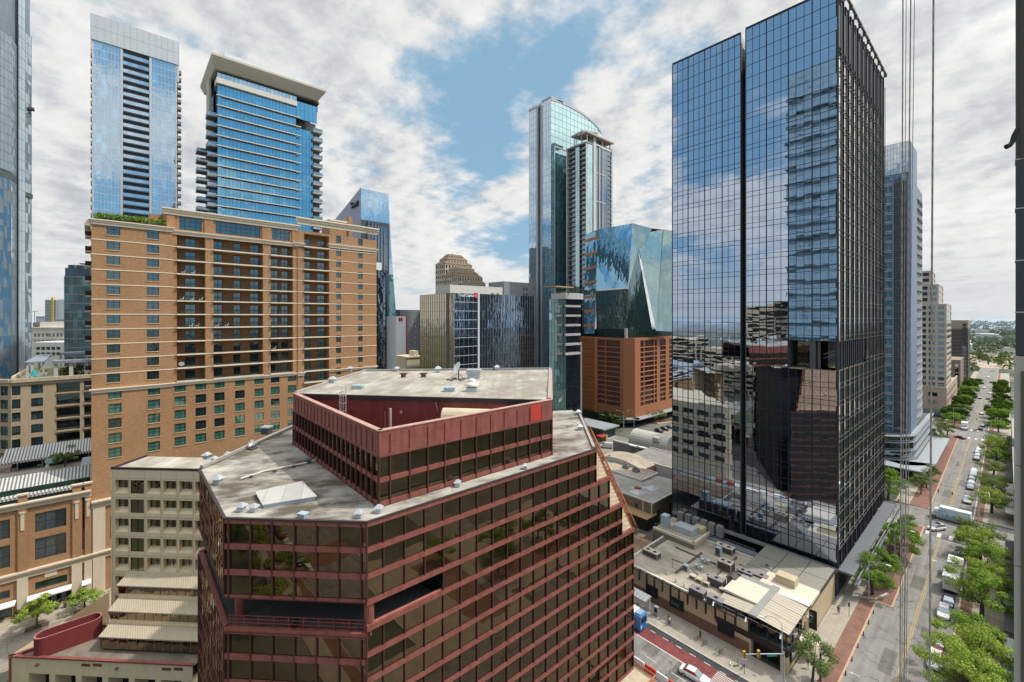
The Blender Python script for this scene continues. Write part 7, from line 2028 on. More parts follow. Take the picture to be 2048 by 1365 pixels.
def low_block():
 tb=brickmat('old_tan_brick',(.24,.17,.11,1),(.30,.22,.14,1),(.25,.2,.15,1))
 S=G(1306,1051,0);x1,y1=S;zt=6.2
 t=thing('brick_building','old tan brick building with a shiny grey roof, small windows and white downpipes','building',(x1,y1,0))
 F=Face((x1-42,y1),(x1,y1));F2=Face((x1,y1),(x1,y1+22))
 h1=[(F.L-6-5.2*k,F.L-4.9-5.2*k,3.2,4.6)for k in range(5)];h2=[(2,4,1.6,3.6),(9,10.6,.2,3.4),(13,15,1.6,3.6)]
 mb=MB();F.wall(mb,0,F.L,0,zt,0,h1,.25);F2.wall(mb,0,F2.L,0,zt,0,h2,.25);mb.build('brick_wall',tb,t)
 mb=MB();mb.poly([F.p(0,zt-.15),F.p(F.L,zt-.15),F2.p(F2.L,zt-.15),(F.a[0],y1+22,zt-.15)]);mb.build('roof',roofmat('silver_roof',(.44,.43,.41,1),(.24,.22,.19,1),.4,3.2,0,.8),t)
 mb=MB();F.box(mb,0,F.L,zt-.2,zt+.15,-.3,.06);F2.box(mb,0,F2.L,zt-.2,zt+.15,-.3,.06);mb.build('parapet',flat('pale_cap',(.50,.46,.40,1)),t)
 for h in h1:m=win_mesh(1.1,1.4,2,2,'lb',g_bw);put_win(m,t,F,h[0],h[2],-.15)
 for h in h2:
  mb=MB();F2.quad(mb,*h,-.2);mb.build('side_window',g_slot,t)
 for u in(F.L-3.2,F.L-10.5,F.L-.4):
  mb=MB();F.box(mb,u-.1,u+.1,.2,zt-.2,0,.2);mb.build('downpipe',M['white'],t)
 for(px,py,s)in((1273,985,1.1),(1302,977,1.2)):
  q=G(px,py,zt);t2=thing('roof_cricket','grey pyramid roof ridge on the silver roof, %s'%('nearer' if px<1280 else 'farther'),'roof ridge',q+(zt,))
  mb=MB();mb.poly([(q[0]-2.4,q[1]-1.2,zt-.1),(q[0]+1.6,q[1]-1.6,zt-.1),(q[0]+.4,q[1]+.4,zt+.9)]);mb.poly([(q[0]+1.6,q[1]-1.6,zt-.1),(q[0]+2.2,q[1]+2,zt-.1),(q[0]+.4,q[1]+.4,zt+.9)]);mb.poly([(q[0]-2.4,q[1]-1.2,zt-.1),(q[0]+.4,q[1]+.4,zt+.9),(q[0]-1,q[1]+2.2,zt-.1)]);mb.build('ridge_sheet',flat('blue_silver',(.42,.45,.48,1),.5,.2),t2)
 p=G(1276,977,zt);t2=thing('roof_skylight','small red hatch on the silver roof','hatch',p+(zt,));mb=MB();mb.box(p[0]-.9,p[0]+.7,p[1]-.6,p[1]+.6,zt-.1,zt+.35);mb.build('lid',flat('red_hatch',(.33,.07,.05,1)),t2)
 def block(name,label,S,w,dpt,z,wallm,roofm,par=.5):
  t=thing(name,label,'building',(S[0],S[1],0));F=Face((S[0]-w,S[1]),S);F2=Face(S,(S[0],S[1]+dpt))
  mb=MB();F.wall(mb,0,w,0,z);F2.wall(mb,0,dpt,0,z);mb.build('wall',wallm,t)
  mb=MB();mb.poly([(S[0]-w,S[1],z-par),(S[0],S[1],z-par),(S[0],S[1]+dpt,z-par),(S[0]-w,S[1]+dpt,z-par)]);mb.build('roof',roofm,t)
  mb=MB();F.box(mb,0,w,z-par-.1,z,-.35,.03);F2.box(mb,.01,dpt,z-par-.1,z,-.35,.03);mb.box(S[0]-w,S[0],S[1]+dpt-.3,S[1]+dpt,z-par-.1,z);mb.build('parapet',M['warmwhite'],t)
  return t
 S=G(1285,960,6.8);block('commercial_building','cream flat roofed building with fans, behind the silver roof',S,along(S,(-1,0),1198),10,6.8,flat('tan_side',(.33,.24,.15,1)),cr_roof)
 for(px,py,lb)in((1272,944,'dark cube fan at the right end of the cream flat roof'),(1252,937,'dark twin fan in the middle of the cream flat roof'),(1236,922,'dark fan at the left of the cream flat roof'),(1219,919,'farthest dark fan on the cream flat roof')):
  p=G(px,py,6.3);t=thing('exhaust_fan',lb,'exhaust fan',p+(6.3,));mb=MB();mb.box(p[0]-1,p[0]+1,p[1]-.8,p[1]+.8,6.3,7.5);mb.build('casing',flat('ac_grey',(.20,.185,.19,1)),t);mb=MB();mb.lathe((p[0],p[1],7.5),[(.6,0),(.6,.3),(.2,.4)],10);mb.build('fan',M['dgrey'],t)
 S=G(1345,985,4.4);block('commercial_building','pale low flat roof right of the silver roof, touching the dark tower',S,16,10,4.4,tan_w,flat('cream_panel',(.55,.48,.39,1)))
 S=G(1283,931,8);t=thing('warehouse','white warehouse with an arched cream roof between the flat roofs','warehouse',(S[0],S[1],0))
 w,dpt=along(S,(-1,0),1192),9;mb=MB();n=14
 def zc(x):f=(x+w)/w;return 6.2+1.9*math.sin(math.pi*f)**.8 if 0<f<1 else 6.2
 for k in range(n):
  xa,xb=-w+w*k/n,-w+w*(k+1)/n
  mb.quad((S[0]+xa,S[1],0),(S[0]+xb,S[1],0),(S[0]+xb,S[1],zc(xb)),(S[0]+xa,S[1],zc(xa)))
 mb.build('arched_wall',flat('dull_white',(.42,.39,.34,1)),t)
 mb=MB()
 for k in range(n):
  xa,xb=-w+w*k/n,-w+w*(k+1)/n
  mb.quad((S[0]+xa,S[1],zc(xa)),(S[0]+xb,S[1],zc(xb)),(S[0]+xb,S[1]+dpt,zc(xb)),(S[0]+xa,S[1]+dpt,zc(xa)))
 mb.build('roof',cr_roof,t)
 mb=MB();Face(S,add2(S,(0,1),dpt)).wall(mb,0,dpt,0,6.2);mb.build('side_wall',brn_w,t)
 S=G(1345,945,5);block('commercial_building','weathered grey flat roof with white walls, right of the arched roof',S,19,17,6.5,flat('white_shop',(.55,.53,.49,1)),roofmat('pewter_roof',(.30,.29,.27,1),(.18,.16,.14,1),.4,5,0,.8),.3)
 S=G(1345,915,5);block('commercial_building','dark gravel roof with skylights in front of the ribbed barrel roof',S,along(S,(-1,0),1226),G(1258,887,6)[1]-S[1],6.0,flat('grey_wall',(.22,.21,.2,1)),roofmat('gravel_roof',(.15,.125,.10,1),(.08,.07,.06,1),.5,40,0,.8))
 for(px,py,lb)in((1303,907,'pale skylight at the right of the dark gravel roof'),(1287,914,'pale skylight at the front of the dark gravel roof'),(1266,893,'small pale skylight at the left of the dark gravel roof'),(1285,897,'thin pale skylight near the barrel roof')):
  p=G(px,py,5.6);t=thing('skylight',lb,'skylight',p+(5.6,));mb=MB();mb.box(p[0]-1.6,p[0]+1.6,p[1]-.8,p[1]+.8,5.4,5.9);mb.build('curb',M['grey'],t);mb=MB();mb.box(p[0]-1.5,p[0]+1.5,p[1]-.7,p[1]+.7,5.9,6.1);mb.build('glazing',M['white'],t)
 S=G(1331,901,5.5);t=thing('barrel_roof_hall','ribbed white barrel-roofed hall behind the low roofs','hall',(S[0],S[1],0))
 L=17.5;r=5.2;mb=MB();n=14
 P=lambda x,k:(S[0]+x,S[1]+r-r*math.cos(math.pi*k/n),5+r*math.sin(math.pi*k/n))
 for k in range(n):mb.quad(P(-L,k),P(0,k),P(0,k+1),P(-L,k+1),uv=[(0,k),(L,k),(L,k+1),(0,k+1)])
 mb.build('barrel',corr('ribbed_white',(.55,.54,.50,1),(.33,.32,.30,1),.9,0,.72,.6),t)
 mb=MB();mb.poly([P(0,k)for k in range(n+1)]);mb.poly([P(-L,k)for k in range(n,-1,-1)]);mb.box(S[0]-L,S[0],S[1],S[1]+2*r,0,5.0);mb.build('end_wall',flat('dull_white',(.42,.39,.34,1)),t)
 mb=MB();mb.box(S[0]-6,S[0]-3.2,S[1]+.2,S[1]+3,8,9.6);mb.build('dormer',flat('dull_white',(.42,.39,.34,1)),t)
 S=G(1388.5,1088,7);t=thing('commercial_building','pale flat building with louvred roof plant at the foot of the dark tower','building',(S[0],S[1],0))
 wl=S[0]-(along(S,(-1,0),1306)*0);L1=along(S,(-1,0),1306);L2=along(S,(0,1),1426)
 F=Face((S[0]-L1,S[1]),S);F2=Face(S,(S[0],S[1]+L2))
 mb=MB();F.wall(mb,0,F.L,0,7);mb.build('front_wall',flat('taupe_wall',(.20,.165,.13,1)),t);mb=MB();F2.wall(mb,0,F2.L,0,7);mb.build('side_wall',tan_w,t)
 mb=MB();mb.poly([(S[0]-L1,S[1],6.7),(S[0],S[1],6.7),(S[0],S[1]+L2,6.7),(S[0]-L1,S[1]+L2,6.7)]);mb.build('roof',cr_roof,t)
 mb=MB();F.box(mb,0,F.L,6.6,7.15,-.5,.05);F2.box(mb,.01,F2.L,6.6,7.15,-.5,.05);mb.build('parapet',flat('cream_panel',(.55,.48,.39,1)),t)
 mb=MB();F.box(mb,4,F.L-2,6.7,8.2,-L2*.62,-L2*.3);mb.build('plant_deck',flat('blue_silver',(.42,.45,.48,1),.5,.2),t)
 for k in range(6):
  mb=MB();F.box(mb,2.2+k*2.0,3.6+k*2.0,6.7,9.3,-L2+.6,-L2+1.8);mb.build('louvre_unit',flat('ac_grey',(.20,.185,.19,1)),t)
 mb=MB();F.box(mb,.6,2.2,6.7,9.6,-4.5,-2.6);mb.build('plant_cabinet',bluegalv,t)
 mb=MB();F.box(mb,F.L-3.2,F.L-.8,6.7,8.1,-L2+.4,-L2+4);mb.build('roof_box',flat('khaki_box',(.44,.37,.24,1)),t)
 mb=MB();rails(mb,F,.2,F.L*.8,6.9,-.8,1.0,.9,.05);mb.build('railing',flat('brass_rail',(.30,.24,.10,1)),t)
 S=G(1294,1064,0);t=thing('timber_shed','dark timber shed with a brown roof beside the parking yard','shed',(S[0],S[1],0))
 F=Face((S[0]-12,S[1]),S);F2=Face(S,add2(S,(0,1),6))
 mb=MB();F.wall(mb,0,12,0,3.3);F2.wall(mb,0,6,0,3.3);mb.build('board_wall',corr('dark_boards',(.03,.027,.026,1),(.015,.014,.014,1),.3,0,.85),t)
 mb=MB();mb.poly([F.p(0,3.1),F.p(12,3.1),F2.p(6,3.1),(F.a[0],S[1]+6,3.1)]);mb.build('roof',flat('ochre_roof',(.28,.19,.10,1)),t)
 for px,py,lb in((1273,1080,'left of two tan cartons by the timber shed'),(1283,1074,'right of two tan cartons by the timber shed')):
  p=G(px,py,1);t=thing('storage_bin',lb,'bin',(p[0],p[1],0));mb=MB();mb.rbox(p[0],p[1],0,1.3,1.9,1.7,.3);mb.build('body',flat('carton_tan',(.36,.27,.17,1)),t);mb=MB();mb.rbox(p[0],p[1],1.3,1.4,2.0,1.8,.3);mb.build('lid',flat('carton_lid',(.30,.22,.14,1)),t)
 S=G(1210,858,5);t=thing('canopy_building','grey canopied corner building at the junction before the terracotta tower','building',(S[0],S[1],0))
 mb=MB();mb.box(S[0]-20,S[0]+1.5,S[1]-3,S[1]+10,4.8,5.4);mb.build('canopy',flat('canopy_zinc',(.34,.37,.40,1)),t)
 mb=MB();mb.box(S[0]-19,S[0]-1,S[1],S[1]+10,0,4.8);mb.build('glazed_wall',g_slot,t)
 for k in range(3):
  mb=MB();mb.tube((S[0]+1-6*k,S[1]-2.5,0),(S[0]+1-6*k,S[1]-2.5,4.9),.2,6);mb.build('canopy_post',M['mull_grey'],t)
 p=G(1204,874,2);t=thing('market_stall','red awning stall at the corner left of the white van','stall',(p[0],p[1],0))
 mb=MB();mb.hexa([(p[0]-2,p[1]-2,2.3),(p[0]+2,p[1]-2,2.3),(p[0]+2,p[1]+1,2.9),(p[0]-2,p[1]+1,2.9)],[(p[0]-2,p[1]-2,2.45),(p[0]+2,p[1]-2,2.45),(p[0]+2,p[1]+1,3.05),(p[0]-2,p[1]+1,3.05)]);mb.build('awning',flat('awning_red',(.40,.04,.035,1)),t)
 mb=MB();mb.box(p[0]-1.8,p[0]+1.8,p[1]+.8,p[1]+2,0,2.8);mb.build('kiosk',tan_w,t)
low_block()
tyre=flat('tyre',(.012,.012,.013,1),.8);rimm=flat('rim',(.35,.36,.37,1),.35,.7)
carglass=glass('car_glass',(.55,.62,.68,1),(.01,.012,.015,1),.4,0)
def paint(name,c,rough=.3):
 if name in MATS:return MATS[name]
 t=NT(name);b=t.n('ShaderNodeBsdfPrincipled');b.inputs['Base Color'].default_value=c;b.inputs['Roughness'].default_value=rough;b.inputs['Coat Weight'].default_value=.5;b.inputs['Specular IOR Level'].default_value=.5
 n=t.noise(t.pos(),2.0,3);cc=t.mix(.12,c,t.ramp(n,[(.3,(.6,.58,.55,1)),(.7,(1,1,1,1))]),'MULTIPLY');t.l(cc,b.inputs['Base Color'])
 t.l(b.outputs[0],t.out.inputs['Surface']);MATS[name]=t.m;return t.m
COLS={'white':(.72,.72,.71,1),'black':(.012,.012,.014,1),'grey':(.13,.14,.15,1),'silver':(.42,.43,.45,1),'red':(.16,.015,.02,1),'blue':(.03,.06,.14,1),'darkblue':(.02,.025,.05,1)}
def loft(mb,secs):
 """secs: list of (x, halfwidth_low, z_low, z_belt, halfwidth_belt)"""
 rings=[]
 for x,hw,z0,z1,hb in secs:
  rings.append([(x,-hw*.9,z0),(x,-hw,z0+(z1-z0)*.35),(x,-hw,z0+(z1-z0)*.75),(x,-hb,z1),(x,hb,z1),(x,hw,z0+(z1-z0)*.75),(x,hw,z0+(z1-z0)*.35),(x,hw*.9,z0)])
 for a,b in zip(rings,rings[1:]):
  for k in range(8):
   j=(k+1)%8;mb.quad(a[k],a[j],b[j],b[k])
 mb.poly(rings[0]);mb.poly(list(reversed(rings[-1])))
def wheels(t,xs,hw,r,w=.24):
 for x in xs:
  for s in(-1,1):
   mb=MB();mb.tube((x,s*(hw-w),r),(x,s*hw,r),r,14);o=mb.build('wheel',tyre,t)
   q=MB();q.tube((x,s*(hw-.02),r),(x,s*(hw+.012),r),r*.6,10);q.build('rim',rimm,o)
PROTO={}
def car_proto(kind,col):
 key=(kind,col)
 t=thing('parked_car' if kind!='van' else 'van','x','car',(0,0,0))
 pm=paint('paint_'+col,COLS[col])
 if kind=='sedan':
  L=4.7;b=[(-2.35,.72,.45,.78,.62),(-2.2,.88,.3,.92,.76),(-1.5,.92,.24,.98,.82),(0,.93,.24,.95,.84),(1.2,.92,.24,.9,.82),(2.0,.88,.26,.78,.74),(2.35,.70,.38,.62,.6)]
  cab=[(-1.75,.74,.93,.95),(-1.15,.66,.93,1.38),(.2,.66,.93,1.42),(1.15,.76,.9,.92)];wx=(-1.42,1.42);r=.33;hw=.93
 elif kind=='suv':
  b=[(-2.35,.82,.45,1.0,.74),(-2.25,.93,.32,1.1,.82),(-1.4,.96,.28,1.1,.86),(.2,.97,.28,1.06,.86),(1.3,.95,.28,1.02,.84),(2.1,.9,.3,.92,.76),(2.4,.76,.42,.78,.62)]
  cab=[(-2.2,.78,1.05,1.12),(-1.95,.72,1.08,1.66),(.3,.72,1.05,1.72),(1.25,.8,1.0,1.04)];wx=(-1.45,1.48);r=.38;hw=.96
 if kind in('sedan','suv'):
  mb=MB();loft(mb,b);mb.build('body',pm,t)
  mb=MB();g=MB()
  R_=[]
  for x,hwt,z0,z1 in cab:R_.append([(x,-hwt-.08,z0),(x,-hwt+.04,z1),(x,hwt-.04,z1),(x,hwt+.08,z0)])
  for i,(p,q)in enumerate(zip(R_,R_[1:])):
   tgt=mb if i==1 else g
   tgt.quad(p[1],q[1],q[2],p[2])
   g.quad(p[0],q[0],q[1],p[1]);g.quad(p[2],q[2],q[3],p[3])
  mb.build('roof',pm,t);g.build('window',carglass,t)
  wheels(t,wx,hw,r)
  for s in(-1,1):
   q=MB();q.box(2.2,2.36,s*.62-.16,s*.62+.16,.58,.72);q.build('headlight',M['white'],t)
   q=MB();q.box(-2.36,-2.22,s*.62-.14,s*.62+.14,.68,.84);q.build('tail_light',flat('tail_red',(.35,.01,.01,1),.4),t)
 elif kind=='van':
  b=[(-2.9,.95,.4,2.3,.85),(-2.8,1.0,.35,2.5,.88),(1.0,1.0,.35,2.5,.88),(1.9,1.0,.35,1.5,.9),(2.75,.95,.38,1.15,.8),(2.95,.8,.45,.9,.65)]
  mb=MB();loft(mb,b);mb.build('body',pm,t)
  g=MB();g.quad((1.08,-.78,2.36),(1.86,-.86,1.56),(1.86,.86,1.56),(1.08,.78,2.36));
  for s in(-1,1):g.quad((.2,s*1.012,1.5),(1.5,s*1.012,1.5),(1.1,s*.96,2.1),(.2,s*.96,2.1))
  for v in range(4):g.v[v]=(g.v[v][0]+.04,g.v[v][1],g.v[v][2]+.04)
  g.build('window',carglass,t);wheels(t,(-1.8,1.8),1.0,.38)
 return t
def car(kind,col,x,y,head,label,group=None,name=None,cat='car'):
 key=(kind,col)
 if key not in PROTO:t=PROTO[key]=car_proto(kind,col)
 else:t=copy_tree(PROTO[key])
 t.location=(x,y,.03);t.rotation_euler=(0,0,R(head));tag(t,label,cat,group)
 if group is None and 'group' in t:del t['group']
 if name:t.name=name
 return t
gk='cars parked along the right kerb'
for(x,y,k,c,lb)in((-8.3,105.0,'suv','white','white car half hidden under the nearest right hand trees'),(-8.4,111.0,'sedan','red','dark red car under the trees, behind the nearest white car'),(-8.5,123.6,'suv','white','white hatchback with a dark sunroof parked in front of the box trucks'),(-8.2,129.6,'sedan','darkblue','dark car between the white hatchback and the first box truck'),(-8.0,157.2,'suv','black','black car parked just beyond the box trucks'),(-8.0,151.6,'sedan','silver','silver car squeezed behind the farther box truck'),(-8.6,204.5,'suv','silver','silver car first in the row beyond the box truck crossing'),(-8.6,221.5,'suv','grey','grey car with a black roof, second in the far row'),(-8.6,227.5,'sedan','silver','silver saloon, third in the far row'),(-8.6,233.5,'suv','black','black car, fourth in the far row'),(-8.6,239.5,'suv','white','white car, fifth in the far row'),(-8.6,246,'sedan','white','white saloon, sixth in the far row'),(-8.6,268,'suv','black','black pickup leading the farthest parked group'),(-8.6,275,'sedan','grey','grey car behind the black pickup'),(-8.6,282,'suv','white','white suv in the farthest parked group'),(-8.6,289,'sedan','silver','last silver car before the far junction')):
 car(k,c,x,y,-90,lb,gk)
t=car('suv','white',-13.3,171.5,-122,'white car with a roof rack turning out of the junction towards the camera')
mb=MB();
for s in(-.5,.5):mb.box(-1.3,.2,s-.04,s+.04,1.72,1.8)
mb.box(-.9,-.1,-.45,.45,1.8,2.0)
mb.build('roof_rack',M['black'],t)
car('sedan','red',-15.6,309,150,'dark maroon car crossing the far junction')
car('suv','black',-9.6,340,90,'black car waiting beyond the far junction');car('sedan','blue',-9.0,352,90,'blue car behind the black one beyond the far junction')
for(x,y,k,c,h,lb)in((-10.5,395,'sedan','red',-90,'pinkish red car far down the street'),(-9,420,'suv','white',90,'white car far down the street on the right'),(-13.5,470,'suv','black',-90,'dark car far down the street on the left'),(-9,505,'sedan','white',90,'white car very far down the street'),(-13,540,'sedan','silver',-90,'silver car very far down the street'),(-10,590,'suv','grey',90,'grey car near the end of the street'),(-12.5,640,'sedan','white',-90,'white car near the end of the street'),(-9.4,470,'suv','grey',90,'grey car opposite the dark car far down the street')):
 car(k,c,x,y,h,lb)
for(px,py,k,c,h,lb)in((1210,863,'suv','silver',150,'silver car behind the red awning stall'),(1208,870,'sedan','black',150,'black car beside the red awning stall'),(1318,863,'suv','black',0,'black car by the terracotta tower, left one'),(1329,859,'suv','darkblue',0,'dark blue car by the terracotta tower, middle one'),(1339,855,'sedan','darkblue',0,'dark blue car by the terracotta tower, right one')):
 p=G(px,py,.5);car(k,c,p[0],p[1],h,lb)
p=G(1213,892,1.0);car('van','white',p[0],p[1],-150,'white delivery van crossing the far junction left of the barrel hall',None,'delivery_van','van')
p=G(1389,1350,.6);car('sedan','white',p[0],p[1],5,'white saloon driving past the bus lane at the bottom edge',None,'passing_car')
p=G(207,1218,.7);car('sedan','grey',p[0],p[1],92,'grey car half hidden behind the beige building')
def truck(x,y,head,L,label,box_mat,art=False,cab=paint('paint_white',COLS['white'])):
 t=thing('box_truck',label,'truck',(0,0,0))
 mb=MB();mb.box(-L/2,L/2-2.2,-1.22,1.22,1.0,3.7);mb.build('cargo_box',box_mat,t)
 mb=MB();mb.box(-L/2-.02,L/2-2.18,-1.25,1.25,3.7,3.78);mb.box(-L/2-.03,L/2-2.17,-1.24,1.24,.92,1.04);mb.build('box_trim',M['mull_white'],t)
 mb=MB();loft(mb,[(L/2-2.1,1.1,.6,2.75,.95),(L/2-1.3,1.1,.6,2.7,.92),(L/2-.75,1.1,.6,1.75,.95),(L/2-.1,1.0,.6,1.5,.85),(L/2,.9,.7,1.2,.75)]);mb.build('cab',cab,t)
 g=MB();g.quad((L/2-1.24,-.88,2.62),(L/2-.74,-.9,1.82),(L/2-.74,.9,1.82),(L/2-1.24,.88,2.62));
 for s in(-1,1):g.quad((L/2-1.95,s*1.115,1.7),(L/2-1.0,s*1.115,1.7),(L/2-1.3,s*1.0,2.5),(L/2-1.95,s*1.0,2.5))
 for v in range(4):g.v[v]=(g.v[v][0]+.05,g.v[v][1],g.v[v][2]+.03)
 g.build('window',carglass,t)
 mb=MB();mb.box(-L/2+.3,L/2-.6,-.5,.5,.5,.92);mb.build('chassis',M['black'],t)
 wheels(t,(-L/2+1.6,L/2-1.0),1.15,.48,.3)
 if art:
  bl=flat('truck_blue',(.16,.42,.58,1),.5);
  for s,ang in((-1,0),(1,math.pi)):
   mb=MB();xx=-L/2+.3
   r_=random.Random(4)
   while xx<L/2-2.6:
    w=r_.uniform(.25,.55);mb.box(xx,xx+w,s*1.225,s*1.235,1.05,1.3+r_.uniform(.1,.9));xx+=w
   mb.build('skyline_print',bl,t)
   o=text_mesh('side_lettering','aliseo',1.0,bl,t,(-2.9*(1 if s<0 else-1),s*1.24,2.45),0,.005);o.rotation_euler=(R(90),0,ang)
 t.location=(x,y,.03);t.rotation_euler=(0,0,R(head));return t
white_box=flat('box_white',(.66,.65,.62,1),.5,0,.08)
truck(-11.2,182.0,176,8.6,'white box truck with blue skyline print crossing the junction',flat('box_iceblue',(.55,.66,.72,1),.5,0,.06),True)
truck(-8.2,137.2,90,7.2,'nearer white box truck parked half under the right hand trees',white_box)
truck(-8.0,145.4,90,6.6,'farther box truck with a pale roof, behind the nearer one',flat('box_cream',(.60,.57,.50,1),.5,0,.08))
truck(-15.2,335.5,-90,7.0,'small white shuttle truck at the far junction',white_box)
def bus():
 t=thing('city_bus','blue city bus with a white roof panel, cut off by the maroon building','bus',(0,0,0))
 bl=paint('bus_blue',(.02,.16,.42,1));x0,x1=-9.0,3.0
 mb=MB();secs=[(x0,1.2,.35,2.95,1.1),(x0+.15,1.27,.3,3.1,1.15),(x1-.15,1.27,.3,3.1,1.15),(x1,1.2,.35,2.95,1.1)];loft(mb,secs);mb.build('body',bl,t)
 mb=MB();mb.box(x0+.6,x1-1.5,-1.0,1.0,3.1,3.25);mb.build('roof_panel',M['white'],t)
 mb=MB();mb.box(x1-1.4,x1-.3,-.8,.8,3.1,3.3);mb.build('roof_vent',flat('bus_grey',(.25,.33,.42,1)),t)
 mb=MB()
 for s in(-1,1):mb.box(x0+.5,x1-1.0,s*1.275-.01,s*1.275+.01,1.35,2.45)
 mb.box(x1-.02,x1+.02,-.85,.85,1.7,2.5);mb.build('window',M['black'],t)
 mb=MB();mb.box(x1-.01,x1+.025,-.5,.5,2.55,2.85);mb.build('rear_display',flat('rear_purple',(.14,.04,.08,1)),t)
 for s in(-1,1):
  mb=MB();mb.box(x1-.02,x1+.03,s*.95-.12,s*.95+.12,.9,1.3);mb.build('tail_light',M['white'],t)
 wheels(t,(x0+2.2,x1-2.8),1.28,.48,.3)
 p=G(1301,1248,.3);t.location=(p[0]-3.0,74.6,.03);return t
bus()
p=G(1316,1232,0);t=thing('bus_shelter','grey ribbed bus shelter on the pavement beside the blue bus','bus shelter',(-51,79.8,.16))
mb=MB();mb.hexa([(-57,78.3,2.9),(-48,78.3,2.9),(-48,80.5,3.15),(-57,80.5,3.15)],[(-57,78.3,3.0),(-48,78.3,3.0),(-48,80.5,3.25),(-57,80.5,3.25)]);mb.build('roof',corr('shelter_roof',(.33,.34,.35,1),(.24,.25,.26,1),.8,0,.8,.5),t)
for x in(-56.6,-52.5,-48.3):
 mb=MB();mb.box(x-.09,x+.09,80.2,80.4,.16,3.1);mb.build('post',M['mull_white'],t)
mb=MB();mb.box(-56,-49,79.7,80.1,.55,.65);mb.build('bench',M['mull_grey'],t)
mb=MB();mb.box(-54.2,-53,80.1,80.2,.4,2.4);mb.build('info_panel',M['dgrey'],t)
t=thing('ticket_machine','grey ticket cabinet right of the bus shelter','ticket machine',(-46.6,80,.16))
mb=MB();mb.box(-47,-46.2,79.7,80.3,.16,2.1);mb.build('cabinet',M['grey'],t);mb=MB();mb.box(-46.9,-46.3,79.68,79.7,1.1,1.8);mb.build('screen',M['black'],t)
skinm=flat('skin',(.35,.2,.14,1),.7)
def person(x,y,z,head,label,top,legs,hair=(.02,.015,.012,1),stride=.16,arm=.1):
 t=thing('person',label,'person',(0,0,0))
 J={'pel':(0,0,.95),'spine':(0,.0,1.2),'chest':(0,0.01,1.38),'neck':(0,.01,1.5),'headl':(0,.03,1.58),'head':(0,.03,1.68),'hl':(-.09,0,.9),'kl':(-.1,stride*.8,.5),'al':(-.1,stride*.6,.09),'tl':(-.1,stride*.6+.16,.03),'hr':(.09,0,.9),'kr':(.1,-stride*.2,.5),'ar':(.1,-stride,.1),'tr':(.1,-stride+.16,.03),'sl':(-.19,0,1.42),'el':(-.25,-arm*.5,1.14),'wl':(-.26,arm,.9),'sr':(.19,0,1.42),'er':(.25,.0,1.14),'wr':(.26,-arm+.2,.92)}
 Rr_={'pel':.14,'spine':.12,'chest':.15,'neck':.055,'headl':.085,'head':.1,'hl':.095,'kl':.06,'al':.042,'tl':.03,'hr':.095,'kr':.06,'ar':.042,'tr':.03,'sl':.06,'el':.043,'wl':.03,'sr':.06,'er':.043,'wr':.03}
 E=[('pel','spine'),('spine','chest'),('chest','neck'),('neck','headl'),('headl','head'),('pel','hl'),('hl','kl'),('kl','al'),('al','tl'),('pel','hr'),('hr','kr'),('kr','ar'),('ar','tr'),('chest','sl'),('sl','el'),('el','wl'),('chest','sr'),('sr','er'),('er','wr')]
 for s,w in(('l',J['wl']),('r',J['wr'])):
  J['p'+s]=(w[0],w[1]+.02,w[2]-.07);Rr_['p'+s]=.03;E.append(('w'+s,'p'+s))
  for k in range(5):
   J['f%s%d'%(s,k)]=(w[0]+(.03 if k==4 else 0),w[1]+.045-.02*k+(.05 if k==4 else 0),w[2]-(.11 if k==4 else .155-.008*abs(k-1)));Rr_['f%s%d'%(s,k)]=.009;E.append(('p'+s,'f%s%d'%(s,k)))
 names=list(J);idx={n:i for i,n in enumerate(names)}
 def grow(nm,keys,scale,mat,sub=1):
  ks=[n for n in names if n in keys];ii={n:i for i,n in enumerate(ks)}
  me=bpy.data.meshes.new(nm);me.from_pydata([J[n]for n in ks],[(ii[a],ii[b])for a,b in E if a in ii and b in ii],[])
  o=bpy.data.objects.new(nm,me);COL.objects.link(o)
  m=o.modifiers.new('skin','SKIN');m.use_smooth_shade=True
  for n in ks:
   v=me.skin_vertices[0].data[ii[n]];r=Rr_[n]*scale;v.radius=(r,r*(.72 if n in('pel','spine','chest')else 1));v.use_root=(n==ks[0])
  s=o.modifiers.new('sub','SUBSURF');s.levels=sub;s.render_levels=sub
  dg=bpy.context.evaluated_depsgraph_get();m2=bpy.data.meshes.new_from_object(o.evaluated_get(dg));bpy.data.objects.remove(o)
  m2.materials.clear();m2.materials.append(mat)
  q=bpy.data.objects.new(nm,m2);COL.objects.link(q);q.parent=t;return q
 grow('body',set(names),1.0,skinm,1)
 grow('shirt',{'pel','spine','chest','sl','el','sr','er'},1.22,top)
 grow('trousers',{'pel','hl','kl','al','hr','kr','ar'},1.22,legs)
 mb=MB();mb.sm=True;mb.lathe((0,.015,1.66),[(.09,-.04),(.115,.02),(.105,.09),(.05,.13),(.01,.135)],10);o=mb.build('hair',flat('hair_%d'%int(hair[0]*1000),hair),t)
 mb=MB();mb.tube((0,.11,1.64),(0,.155,1.63),.018,5,.012);mb.build('nose',skinm,t)
 t.location=(x,y,z);t.rotation_euler=(0,0,R(head));return t
pinkc=flat('pink_cloth',(.50,.20,.22,1));blk=flat('black_cloth',(.015,.015,.018,1));den=flat('denim',(.05,.08,.14,1));whc=flat('white_cloth',(.6,.6,.58,1))
p=G(1337.5,1247,.16);person(p[0],p[1],.16,200,'person in pink standing by the grey cabinet at the bus stop',pinkc,pinkc)
p=G(1616,1338,.16);person(p[0],p[1],.16,20,'person in black top and pale trousers walking past the restaurant corner',blk,whc)
